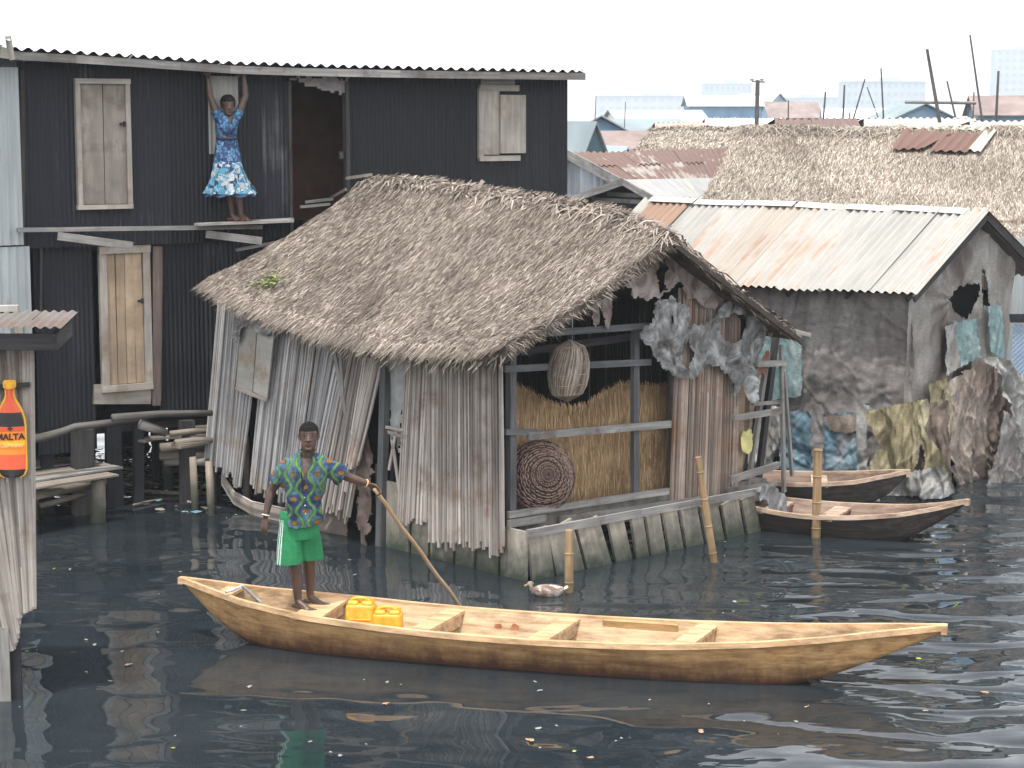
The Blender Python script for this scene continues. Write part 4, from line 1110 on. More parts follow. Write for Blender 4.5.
def tarp_hut():
    F = TP
    root = thing('tarpaulin_hut', 'hut wrapped in grey torn tarpaulin under a weathered zinc gable roof', 'hut', F.o, F.a)
    gx, lx = F.onY, F.onX
    e0 = lx(913, 294, -.30); e1 = lx(757, 288, -.30); r0 = lx(989, 211, 1.45); r1 = lx(645, 199, 1.45)
    print('TP', e0, e1, r0, r1)
    yb = r1.y
    def E(y): return e0.z + (e1.z - e0.z) * (y - e0.y) / (e1.y - e0.y)
    def Rz(y): return r0.z + (r1.z - r0.z) * (y - r0.y) / (r1.y - r0.y)
    mb = MB(); y = -.45 + .0; yf = r0.y; k = 0
    y = yf
    while y < yb:
        w = min(R.uniform(.62, .8), yb - y + .01)
        if w < .05: break
        p0 = V((-.30 + R.uniform(-.05, .03), y + w, E(y + w))); sl = V((1.45, y + w, Rz(y + w))) - p0
        corr(mb, p0 + V((0, .02, .012 * (k % 2))), V((0, -1, (E(y) - E(y + w)) / w)), sl, w + .05, sl.length, .125, .020, 2, m=(1 if k in (4, 7) else 0), nv=2, jit=.03)
        y += w; k += 1
    y = yf
    while y < yb:
        w = min(.78, yb - y + .01)
        if w < .05: break
        p0 = V((3.25, y, E(y))); sl = V((1.45, y, Rz(y))) - p0
        corr(mb, p0, V((0, 1, 0)), sl, w + .05, sl.length, .125, .017, 2)
        y += w
    roof = mb.build('roof', [M['zinc_pale'], M['rusty_zinc']], root)
    mb = MB(); y = yf + .3; 
    for k in range(7):
        L = R.uniform(.7, 1.1); z = Rz(y) + R.uniform(.0, .03); z2 = Rz(y + L) + R.uniform(.0, .03)
        if y + L > yb: break
        o = R.uniform(-.03, .03)
        mb.board((1.45 - .08 + o, y, z - .02), (1.45 - .08, y + L, z2 - .02), .13, .006, side=(1, 0, .55)); mb.board((1.53 + o, y, z - .02), (1.53, y + L, z2 - .02), .13, .006, side=(1, 0, -.55)); y += L * R.uniform(.97, 1.12)
    mb.build('ridge_cap', plain('pale_cap_tin', (.50, .48, .45), .3, 3), roof)
    mb = MB(); mb.board((-.28, yf + .03, E(yf) - .07), (1.45, yf + .03, Rz(yf) - .07), .09, .03); mb.board((3.2, yf + .03, E(yf) - .07), (1.45, yf + .03, Rz(yf) - .07), .09, .03); mb.build('barge_board', M['dark_timber'], roof)
    for k in range(7):
        mb = MB(); yy = yf + .1 + k * (yb - yf - .3) / 6; mb.board((-.2, yy + .08, E(yy) - .09), (1.45, yy + .08, Rz(yy) - .09), .06, .04); mb.build('rafter', M['dark_timber'], roof)
    # inner sheets, their near-black colour standing in for shade behind the cloth
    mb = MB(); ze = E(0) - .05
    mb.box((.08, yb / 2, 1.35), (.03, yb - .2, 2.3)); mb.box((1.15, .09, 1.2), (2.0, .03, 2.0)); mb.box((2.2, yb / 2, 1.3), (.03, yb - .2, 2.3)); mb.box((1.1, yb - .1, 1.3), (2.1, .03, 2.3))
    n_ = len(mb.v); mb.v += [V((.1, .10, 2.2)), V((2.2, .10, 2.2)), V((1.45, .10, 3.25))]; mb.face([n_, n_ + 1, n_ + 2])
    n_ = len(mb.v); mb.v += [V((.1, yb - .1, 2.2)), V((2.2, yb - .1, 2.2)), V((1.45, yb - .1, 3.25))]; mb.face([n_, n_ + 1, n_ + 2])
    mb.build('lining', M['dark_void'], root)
    mb = MB(); mb.box((1.1, yb / 2, .35), (2.05, yb - .3, .06)); mb.build('floor', M['dark_timber'], root)
    # long wall cloth
    def LW(u, v):
        y = -.08 + (yb + .08) * u; z = .25 + (E(y) - .02 - .25) * v
        d = .05 * fbm(y * 1.3 + z * 1.1, z * 1.4 - y * .5, 1, 3) + .05 * fbm(y * 5 + z * 1.5, z * .7, 6, 3) + .05 * sin(pi * v) * -1
        cr = 1 - min(1, abs(mnoise.noise(V((y * 1.1 + z * 1.6, z * .8 - y * .5, 3.3)))) * 6); cr2 = 1 - min(1, abs(mnoise.noise(V((y * 3.1 - z * 1.9, z * 1.6 + y, 7.7)))) * 5)
        d += .018 * cr * cr + .010 * cr2 * cr2 + .009 * mnoise.noise(V((y * 7 + z * 9, z * 11 - y * 4, 2)))
        w = 1 - min(1, y / .25)
        return V((-.09 - d + .02 * w, y - .0, z))
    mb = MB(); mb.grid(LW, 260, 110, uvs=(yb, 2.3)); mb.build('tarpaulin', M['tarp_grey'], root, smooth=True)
    # gable cloth with the torn hole
    hole = [(947, 300), (955, 290), (966, 283), (977, 284), (977, 296), (971, 310), (962, 319), (954, 312)]
    slit = [(981, 268), (985, 276), (990, 306), (982, 306), (979, 290)]
    gp = lambda L: [(gx(u, v, -.05).x, gx(u, v, -.05).z) for u, v in L]
    hp, sp = gp(hole), gp(slit)
    xr = gx(1009, 350, -.05).x; print('xr', xr)
    def GW(u, v):
        x = -.16 + (xr + .16) * u; zt = min(Rz(0) - .16 - abs(x - 1.45) * (Rz(0) - E(0)) / 1.75, 9); z = .35 + (zt - .35) * v
        d = .06 * fbm(x * 2.6 + 4, z * .8, 11, 3) + .035 * abs(mnoise.noise(V((x * 7, z * 1.3, 4)))) + .05 * sin(x * 13 + z * 2 + 2 * mnoise.noise(V((x, z, 0)))) * (1 - v)
        cr = 1 - min(1, abs(mnoise.noise(V((x * 3.0 + z * .6, z * .9 - x * .4, 5.3)))) * 6); d += .02 * cr * cr
        # pleats gathered round the torn hole
        hx, hz = hp[0][0] + .12, hp[0][1]; r = sqrt((x - hx) ** 2 + (z - hz) ** 2)
        d += .02 * sin(14 * atan2(z - hz, x - hx)) * math.exp(-r * 1.5)
        return V((x, -.06 - d, z))
    def keep(u, v):
        p = GW(u, v); x = p.x + .03 * mnoise.noise(V((p.x * 12, p.z * 12, 1))); z = p.z + .03 * mnoise.noise(V((p.x * 12, p.z * 12, 5)))
        return not pip(x, z, hp) and not pip(x, z, sp)
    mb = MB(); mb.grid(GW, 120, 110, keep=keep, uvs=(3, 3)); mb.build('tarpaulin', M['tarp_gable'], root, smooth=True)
    pc = lambda poly, mat, name, y, axis='Y', **kw: poly_cloth(F, poly, M[mat], name, root, y=y, axis=axis, rag=.02, step=.013, **kw)
    # long wall: patches and hanging layers
    pc([(738, 330), (802, 332), (803, 396), (770, 400), (748, 398)], 'tarp_teal', 'teal_sheet', -.17, 'X', amp=.03, seed=51)
    pc([(770, 404), (786, 408), (786, 430), (772, 470), (745, 478), (745, 430)], 'tarp_pale', 'pale_sheet', -.20, 'X', amp=.07, seed=52)
    pc([(776, 412), (800, 410), (826, 414), (862, 412), (868, 428), (866, 474), (838, 482), (786, 482), (780, 450)], 'tarp_blue', 'blue_sheet', -.20, 'X', amp=.05, seed=53, fs=(3, 3))
    pc([(822, 416), (862, 414), (861, 429), (846, 434), (830, 430)], 'tarp_brown', 'brown_patch', -.24, 'X', amp=.02, seed=54)
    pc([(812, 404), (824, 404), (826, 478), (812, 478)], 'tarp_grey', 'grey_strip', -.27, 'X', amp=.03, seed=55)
    pc([(858, 404), (868, 404), (868, 478), (858, 478)], 'tarp_pale', 'pale_strip', -.27, 'X', amp=.03, seed=56)
    pc([(868, 412), (900, 404), (932, 398), (930, 430), (944, 452), (948, 470), (930, 474), (926, 440), (918, 470), (905, 474), (866, 478), (884, 446)], 'tarp_ochre', 'ochre_sheet', -.30, 'X', amp=.10, seed=57, fs=(7, 1.1))
    pc([(876, 494), (890, 480), (912, 472), (940, 466), (952, 474), (958, 492), (944, 498), (918, 496)], 'tarp_pale', 'trailing_rag', -.34, 'X', amp=.10, seed=58, fs=(5, 2))
    pc([(862, 478), (900, 470), (950, 468), (955, 486), (930, 500), (868, 496)], 'tarp_brown', 'underskirt', -.16, 'X', amp=.06, seed=59)
    pc([(896, 408), (950, 400), (954, 486), (900, 484)], 'tarp_brown', 'inner_sheet', -.12, 'X', amp=.05, seed=70)
    # gable: lower layers
    pc([(936, 392), (958, 372), (982, 356), (1000, 372), (1008, 402), (1004, 440), (992, 486), (958, 496), (944, 470), (946, 430)], 'tarp_brown', 'brown_sheet', -.18, amp=.10, seed=60, fs=(5, .8))
    pc([(950, 322), (976, 318), (978, 358), (956, 368)], 'tarp_teal', 'teal_patch', -.15, amp=.03, seed=61)
    pc([(986, 306), (1000, 305), (1003, 360), (990, 352)], 'tarp_teal', 'teal_patch', -.15, amp=.03, seed=62)
    pc([(944, 326), (954, 322), (958, 366), (944, 376)], 'tarp_pale', 'pale_strip', -.16, amp=.04, seed=66)
    pc([(982, 356), (996, 358), (1016, 376), (1030, 392), (1044, 440), (1036, 480), (1012, 494), (990, 494), (1000, 452), (1002, 410)], 'tarp_pale', 'pale_drape', -.36, amp=.12, seed=63, fs=(6, .8))
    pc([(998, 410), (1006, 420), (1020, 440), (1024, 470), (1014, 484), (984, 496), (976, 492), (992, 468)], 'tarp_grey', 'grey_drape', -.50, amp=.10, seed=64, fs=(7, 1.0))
    pc([(926, 384), (944, 378), (950, 410), (944, 460), (934, 440), (930, 410)], 'tarp_ochre', 'ochre_strip', -.2, amp=.06, seed=65, fs=(6, 1.5))
    for (x, y) in ((0.0, .15), (0.0, 1.6), (0, 3.0), (0, 4.3), (1.4, .1), (2.1, .15), (2.1, 3.0)):
        mb = MB(); mb.tube([(x, y, -.5), (x, y, .5)], .06, 7); mb.build('stilt', M['char'], root)
    # ridge of the far end: closing boards
tarp_hut()

# neighbour behind the right edge: teal sheet wall with blue lattice
def lattice_house():
    c = D(1030, 330, 28.5); root = thing('shack', 'pale teal shack with blue lattice screen cut by the right edge', 'shack', (c.x, c.y, 0))
    o = V((c.x, c.y, 0)); P = lambda u, v: D(u, v, 28.5) - o
    mb = MB(); a = P(1011, 315); b = P(1011, 268); corr(mb, a, (1, 0, 0), (0, 0, 1), 3, b.z - a.z, .1, .01); mb.build('upper_wall', M['pale_blue_tin'], root)
    mb = MB(); mb.board(P(1008, 318) + V((0, -.03, 0)), P(1060, 318) + V((0, -.03, 0)), .12, .06); mb.build('beam', M['char'], root)
    lt = plain('lattice_blue', (.30, .42, .60), .15, 5); mb = MB(); a = P(1011, 390); z1 = P(1011, 324).z; W = 1.6; Hh = z1 - a.z
    s = .07
    for k in range(int((W + Hh) / s)):
        t = k * s
        for sg in (1, -1):
            x0, z0 = (max(0, t - Hh), min(t, Hh)); x1, z1_ = (min(t, W), max(0, t - W))
            if sg < 0: x0, x1 = W - x0, W - x1
            if abs(x0 - x1) > .02: mb.board((a.x + x0, a.y + .012 * sg, a.z + z0), (a.x + x1, a.y + .012 * sg, a.z + z1_), .018, .01)
    mb.build('lattice_screen', lt, root)
    mb = MB(); mb.box((1.2, 1.2, 1.5), (3, .05, 3.0)); mb.build('back_wall', M['pale_blue_tin'], root)
    mb = MB(); mb.box((1.2, .2, a.z - .25), (3, .4, .5)); mb.build('base_board', M['dark_timber'], root)
lattice_house()

# ------------------------------------------------------------------ canoes
def canoe(name, label, tipL, tipR, st, mat_out, mat_in, mat_rim, group=None, rimw=.035):
    """st: list of (s, half width, sheer z, keel z) from the left tip to the right tip"""
    A, B = V(tipL), V(tipR); ax = B - A; L = sqrt(ax.x ** 2 + ax.y ** 2); ang = atan2(ax.y, ax.x)
    root = thing(name, label, 'canoe', (A.x, A.y, 0), ang, group)
    def S(s, c):
        for p, q in zip(st, st[1:]):
            if p[0] <= s <= q[0]:
                f = (s - p[0]) / (q[0] - p[0]); 
                i = st.index(p); p0 = st[max(0, i - 1)][c]; p3 = st[min(len(st) - 1, i + 2)][c]
                # catmull-rom
                a, b = p[c], q[c]; m0 = (b - p0) / 2 if i > 0 else (b - a); m1 = (p3 - a) / 2 if i + 2 < len(st) else (b - a)
                return (2 * f ** 3 - 3 * f * f + 1) * a + (f ** 3 - 2 * f * f + f) * m0 + (-2 * f ** 3 + 3 * f * f) * b + (f ** 3 - f * f) * m1
        return st[-1][c]
    nS = 64
    def outer(u, v):
        w, zs, zk = S(u, 1), S(u, 2), S(u, 3); x = L * u; sg = -1 if v < .5 else 1; t = abs(v - .5) * 2   # t 0 keel, 1 rim
        if t < .3: y = w * .55 * t / .3; z = zk + .015 * (t / .3)
        else: f = (t - .3) / .7; y = w * (.55 + .45 * f ** .8); z = zk + .015 + (zs - zk - .015) * f
        return V((x, sg * y, z))
    mb = MB(); mb.grid(outer, nS, 20, uvs=(L, 1.5)); mb.build('hull', mat_out, root, smooth=True)
    def inner(u, v):
        w, zs, zk = S(u, 1), S(u, 2), S(u, 3); x = L * u; sg = -1 if v < .5 else 1; t = abs(v - .5) * 2
        w = max(.003, w - .028); zf = min(max(zk + .04, .055), zs - .02)
        if t < .4: y = w * .62 * t / .4; z = zf
        else: f = (t - .4) / .6; y = w * (.62 + .38 * f ** .85); z = zf + (zs - .004 - zf) * f
        return V((x, sg * y, z))
    mb = MB(); mb.grid(inner, nS, 20, uvs=(L, 1.5)); mb.build('inner_planking', mat_in, root, smooth=False)
    for sg in (-1, 1):
        mb = MB()
        def rim(u, v):
            w, zs = S(u, 1), S(u, 2); prof = [(-.034, -.03), (-.034, .006), (.012, .006), (.014, -rimw * 1.2), (0.0, -rimw * 1.2)]
            i = min(int(v * 4), 3); f = v * 4 - i; dy = prof[i][0] * (1 - f) + prof[i + 1][0] * f; dz = prof[i][1] * (1 - f) + prof[i + 1][1] * f
            return V((L * u, sg * max(.001, w + dy), zs + dz))
        mb.grid(rim, nS, 4, uvs=(L, .2)); mb.build('gunwale', mat_rim, root)
    # end caps
    for u, d in ((0, -1), (1, 1)):
        mb = MB(); w, zs, zk = S(u, 1), S(u, 2), S(u, 3); mb.board((L * u - .015 * -d, 0, zk), (L * u - .015 * -d, 0, zs + .006), 2 * w + .03, .05, side=(0, 1, 0)); mb.build('end_block', mat_rim, root)
    def seat(s, t=.028, w=.22, drop=.05, nm='seat', leg=True, skew=0.0, zoff=0):
        hw = S(s, 1) - .03; z = S(s, 2) - drop + zoff; mb = MB(); x = L * s
        mb.board((x - skew, -hw, z), (x + skew, hw, z), w, t, side=(1, 0, 0))
        o = mb.build(nm, mat_rim, root)
        if leg:
            mb = MB(); mb.board((x + w * .35 - skew, -hw * .86, z - .07), (x + w * .35 + skew, hw * .86, z - .07), .10, .02, side=(0, 0, 1)); mb.build('seat_support', mat_in, o)
    return root, S, L, ang, seat

def boat_wood(name, a, b, c, low=None, rough=.6):
    n = N(name); tc = n.add('ShaderNodeTexCoord')
    mp = n.add('ShaderNodeMapping'); mp.inputs['Scale'].default_value = (1.0, 14, 14); n.link(tc.outputs['Object'], mp.inputs['Vector'])
    g = n.noise(mp.outputs['Vector'], 1.5, 6, .65, .4); col = n.ramp(g, [(.3, a), (.52, b), (.72, c)])
    s = n.noise(n.coord('Object', scale=(.35, 1, 1.3)), 7, 6, .75); col = n.mix(1.0, col, n.ramp(s, [(.32, .55), (.55, 1.08)]), 'MULTIPLY')
    if low:
        sx = n.add('ShaderNodeSeparateXYZ'); n.link(tc.outputs['Object'], sx.inputs[0])
        h = n.math('ADD', sx.outputs['Z'], n.math('MULTIPLY', n.math('SUBTRACT', n.noise(n.coord('Object', scale=(1, 1, .25)), 6, 6, .75), .5), .34))
        col = n.mix(n.ramp(h, [(low[0], 1.0), (low[1], 0.0)]), col, low[2])
    n.bump(g, .25, .006); return n.done(col, rough, .35)
BW_out = boat_wood('canoe_hull_wood', (.20, .10, .038), (.38, .225, .095), (.48, .31, .15), low=(.02, .25, (.07, .030, .017)))
BW_in = boat_wood('canoe_inner_wood', (.27, .165, .085), (.43, .30, .175), (.54, .41, .27))
BW_rim = boat_wood('canoe_rim_wood', (.36, .205, .10), (.54, .35, .19), (.62, .45, .28), rough=.55)
CN, CS, CL, CA, seat = canoe('canoe', 'long golden brown wooden canoe carrying the man in green shorts', (-3.05, 18.15, 0), (3.61, 16.35, 0),
    [(0, .022, .545, .49), (.05, .15, .49, .20), (.10, .27, .435, -.0), (.20, .42, .375, -.1), (.35, .47, .325, -.12), (.5, .475, .315, -.12), (.65, .44, .335, -.12), (.78, .34, .39, -.08), (.86, .245, .445, .06), (.93, .14, .505, .26), (1, .03, .56, .49)],
    BW_out, BW_in, BW_rim)
seat(.195, w=.28, drop=.04)
seat(.355, w=.18, drop=.035, skew=.06)
seat(.512, w=.18, drop=.035, skew=.06)
seat(.695, w=.18, drop=.035, skew=.06)
mb = MB(); mb.board((CL * .066, -.165, .44), (CL * .066, .165, .44), .16, .03, side=(1, 0, 0)); mb.build('end_deck', BW_rim, CN)
mb = MB(); mb.board((CL * .565, CS(.565, 1) - .055, .245), (CL * .665, CS(.665, 1) - .06, .255), .13, .02, side=(0, -.25, 1)); mb.build('repair_board', boat_wood('repair_wood', (.30, .16, .06), (.46, .28, .12), (.55, .37, .18)), CN)
mb = MB(); mb.quad((CL * .54, .05, .115), (CL * .66, .05, .115), (CL * .66, CS(.6, 1) - .07, .115), (CL * .54, CS(.6, 1) - .07, .115)); mb.build('bilge_water', plain('bilge_water', (.35, .35, .36), .3, 9, .15, .6, .3), CN)
# red-brown scuffs on the inner side
mb = MB()
for s in (.425, .448, .505, .515):
    for k in range(9):
        a = 2 * pi * k / 9
    cx = CL * s; cy = CS(s, 1) * .86 - .035; n0 = len(mb.v); 
    mb.v += [V((cx + (.04 * R.uniform(.7, 1.2)) * cos(2 * pi * k / 9), cy - .012 - .10 * .05 * sin(2 * pi * k / 9) * 0, .19 + .035 * R.uniform(.6, 1.2) * sin(2 * pi * k / 9))) for k in range(9)]; mb.face(list(range(n0, n0 + 9)))
mb.build('scuff_mark', plain('red_paint_scuff', (.33, .13, .07), .3, 20), CN)

# rope in the stern
def rope():
    Mi = CN.matrix_world
    pts = [G(u, v, z) for u, v, z in ((226, 592, .50), (233, 590, .50), (242, 586, .55), (249, 592, .44), (256, 599, .34), (268, 607, .25), (280, 611, .21), (292, 613, .19))]
    P = []
    for i in range(len(pts) - 1):
        for f in (0, .25, .5, .75): P.append(pts[i].lerp(pts[i + 1], f))
    P.append(pts[-1]); o = P[0].copy(); mb = MB(); mb.tube([p - o for p in P], .013, 6)
    n = N('blue_white_rope'); w = n.add('ShaderNodeTexWave', wave_type='BANDS'); n.set(w, Scale=14.0, Distortion=1.0); n.link(n.coord('UV'), w.inputs['Vector'])
    m = n.done(n.ramp(w.outputs['Fac'], [(.3, (.20, .33, .48)), (.6, (.62, .66, .70))]), .7)
    tag(mb.build('rope', m, None, smooth=True, loc=o), 'pale blue and white rope lying in the stern of the long canoe', 'rope')
rope()

def rbox(name, size, bev, mat, parent, loc=(0, 0, 0), seg=3, shape=None):
    bm = bmesh.new(); bmesh.ops.create_cube(bm, size=1.0)
    for v in bm.verts: v.co = V((v.co.x * size[0], v.co.y * size[1], v.co.z * size[2]))
    if shape: shape(bm)
    bmesh.ops.bevel(bm, geom=bm.edges[:], offset=bev, segments=seg, profile=.5, affect='EDGES')
    me = bpy.data.meshes.new(name); bm.to_mesh(me); bm.free()
    me.polygons.foreach_set('use_smooth', [True] * len(me.polygons)); me.materials.append(mat)
    o = bpy.data.objects.new(name, me); COL.objects.link(o); o.parent = parent; o.location = loc; return o

YEL = None
def jerry(label, p, rz, h, tiltx=0.0):
    global YEL
    if YEL is None:
        n = N('yellow_plastic'); g = n.noise(n.coord('Object'), 9, 5, .6); c = n.ramp(g, [(.3, (.50, .22, .015)), (.55, (.74, .38, .03)), (.72, (.80, .50, .10))]); n.bump(g, .2, .006)
        n.b.inputs['Subsurface Weight'].default_value = .12; n.b.inputs['Subsurface Radius'].default_value = (.03, .015, .004); YEL = n.done(c, .38, .45)
    root = thing('jerrycan', label, 'jerrycan', p, rz, 'yellow jerrycans in the canoe'); root.rotation_euler.x = tiltx
    W_, T_ = .285, .205
    def shp(bm):
        for v in bm.verts:
            if v.co.z > 0: v.co.x *= .9; v.co.y *= .86
    rbox('body', (W_, T_, h), .032, YEL, root, (0, 0, h / 2), 4, shp)
    # moulded top: four raised shoulders leaving a crossing groove, a bridge handle and a cap
    for sx in (-1, 1):
        for sy in (-1, 1):
            rbox('shoulder', (.098, .062, .05), .02, YEL, root, (sx * .064, sy * .047, h + .005))
    mb = MB(); mb.tube([(-.085, 0, h + .0), (-.075, 0, h + .035), (-.03, 0, h + .045), (.04, 0, h + .045), (.06, 0, h + .0)], .016, 8); mb.build('handle', YEL, root, smooth=True)
    mb = MB(); mb.tube([(.098, 0, h - .01), (.098, 0, h + .03)], .024, 12); mb.tube([(.098, 0, h + .03), (.098, 0, h + .045)], .021, 12); mb.build('spout', YEL, root, smooth=False)
    for sy in (-1, 1):
        for k in range(2):
            o = rbox('rib', (.20, .012, .018), .005, YEL, root, (0, sy * (T_ / 2 - .004 - .006 * k), h * (.32 + .3 * k)))
CR = lambda x, y, z: (V((CN.location.x, CN.location.y, 0)) + Matrix.Rotation(CA, 3, 'Z') @ V((x, y, z)))
g1 = G(361, 606, .41); g2 = G(388, 614, .35)
jerry('taller yellow jerrycan, nearer the boatman in the canoe', (g1.x, g1.y + .02, .075), CA + .12, .36)
jerry('shorter yellow jerrycan beside the middle seat of the canoe', (g2.x, g2.y, .065), CA + .2, .31, .05)

# moored canoes
D_out = boat_wood('dark_canoe_hull', (.018, .015, .013), (.045, .036, .03), (.085, .068, .056))
D_in = boat_wood('red_brown_planking', (.11, .07, .052), (.20, .135, .10), (.28, .20, .155))
D_rim = boat_wood('worn_rim_wood', (.25, .17, .12), (.40, .29, .21), (.52, .42, .33))
a = G(702, 497, .30); b = G(964, 498, .50)
cc = canoe('canoe', 'dark moored canoe with reddish inside behind the upright bamboo stake', (a.x, a.y + .2, 0), (b.x, b.y - .1, 0),
      [(0, .1, .34, .10), (.15, .30, .30, -.06), (.4, .44, .25, -.12), (.6, .42, .27, -.1), (.78, .30, .33, -.02), (.9, .16, .41, .20), (1, .03, .50, .44)], D_out, D_in, D_rim)
cc[4](.52, w=.2, drop=.05); cc[4](.3, w=.2, drop=.05)
a = G(690, 470, .40); b = G(907, 471, .45)
cc = canoe('canoe', 'dark brown moored canoe lying behind against the tarpaulin wall', (a.x, a.y, 0), (b.x, b.y, 0),
      [(0, .1, .40, .15), (.2, .32, .36, -.05), (.5, .42, .34, -.1), (.75, .34, .37, -.04), (.92, .15, .43, .16), (1, .03, .46, .38)], D_out, D_in, D_rim)
cc[4](.6, w=.2, drop=.05)

# ------------------------------------------------------------------ duck
def duck():
    c = G(545, 596); root = thing('duck', 'brown and white duck swimming behind the long canoe', 'duck', c, radians(8))
    k = 1.0
    mb = MB()
    def body(u, v):
        t = u; a = v * 2 * pi; x = -.14 + .34 * t
        rr = .10 * (sin(pi * min(1, t * .93 + .05)) ** .6); cz = .035 + .03 * max(0, t - .75) * 4 + .02 * (1 - t)
        return V((x, rr * .85 * cos(a), cz + rr * .75 * sin(a)))
    mb.grid(body, 24, 18); mb.grid(lambda u, v: V((-.115 - .03 * sin(pi * u * .5), 0, .05 + .075 * u)) + V((0, 1, 0)) * (.038 - .008 * u) * cos(2 * pi * v) + V((1, 0, 0)) * (.034 - .012 * u) * sin(2 * pi * v), 10, 12)
    mb.grid(lambda u, v: V((-.148, 0, .130)) + V((sin(pi * u) * cos(2 * pi * v) * .036, sin(pi * u) * sin(2 * pi * v) * .026, cos(pi * u) * .027)), 10, 14)
    n = N('duck_plumage'); w = n.noise(n.coord('Object', scale=(1.2, 2, 2)), 9, 5, .7)
    m = n.done(n.ramp(w, [(.38, (.10, .065, .05)), (.5, (.19, .135, .105)), (.64, (.42, .37, .33))]), .8)
    b = mb.build('body', m, root, smooth=True)
    mb = MB(); mb.board((-.172, 0, .126), (-.212, 0, .112), .024, .012, side=(0, 1, 0), w2=.02); mb.build('beak', plain('beak', (.35, .25, .10), .1), root)
    wm = plain('wing_feathers', (.44, .37, .33), .5, 18)
    for sy in (-1, 1):
        mb = MB(); mb.grid(lambda u, v: V((-.07 + .24 * u, sy * (.066 - .03 * u + .008), .075 + .02 * u)) + V((0, sy * -.045 * v, .045 * v - .06 * (v - .5) ** 2)) * (sin(pi * (u * .85 + .12))), 14, 6); mb.build('wing', wm, root, smooth=True)
    mb = MB(); mb.grid(lambda u, v: V((.16 + .07 * u, (v - .5) * .07 * (1 + u * .4), .065 + .035 * u - .02 * abs(v - .5))), 5, 6); mb.build('tail', plain('tail_feathers', (.52, .48, .42), .3, 20), root)
duck()

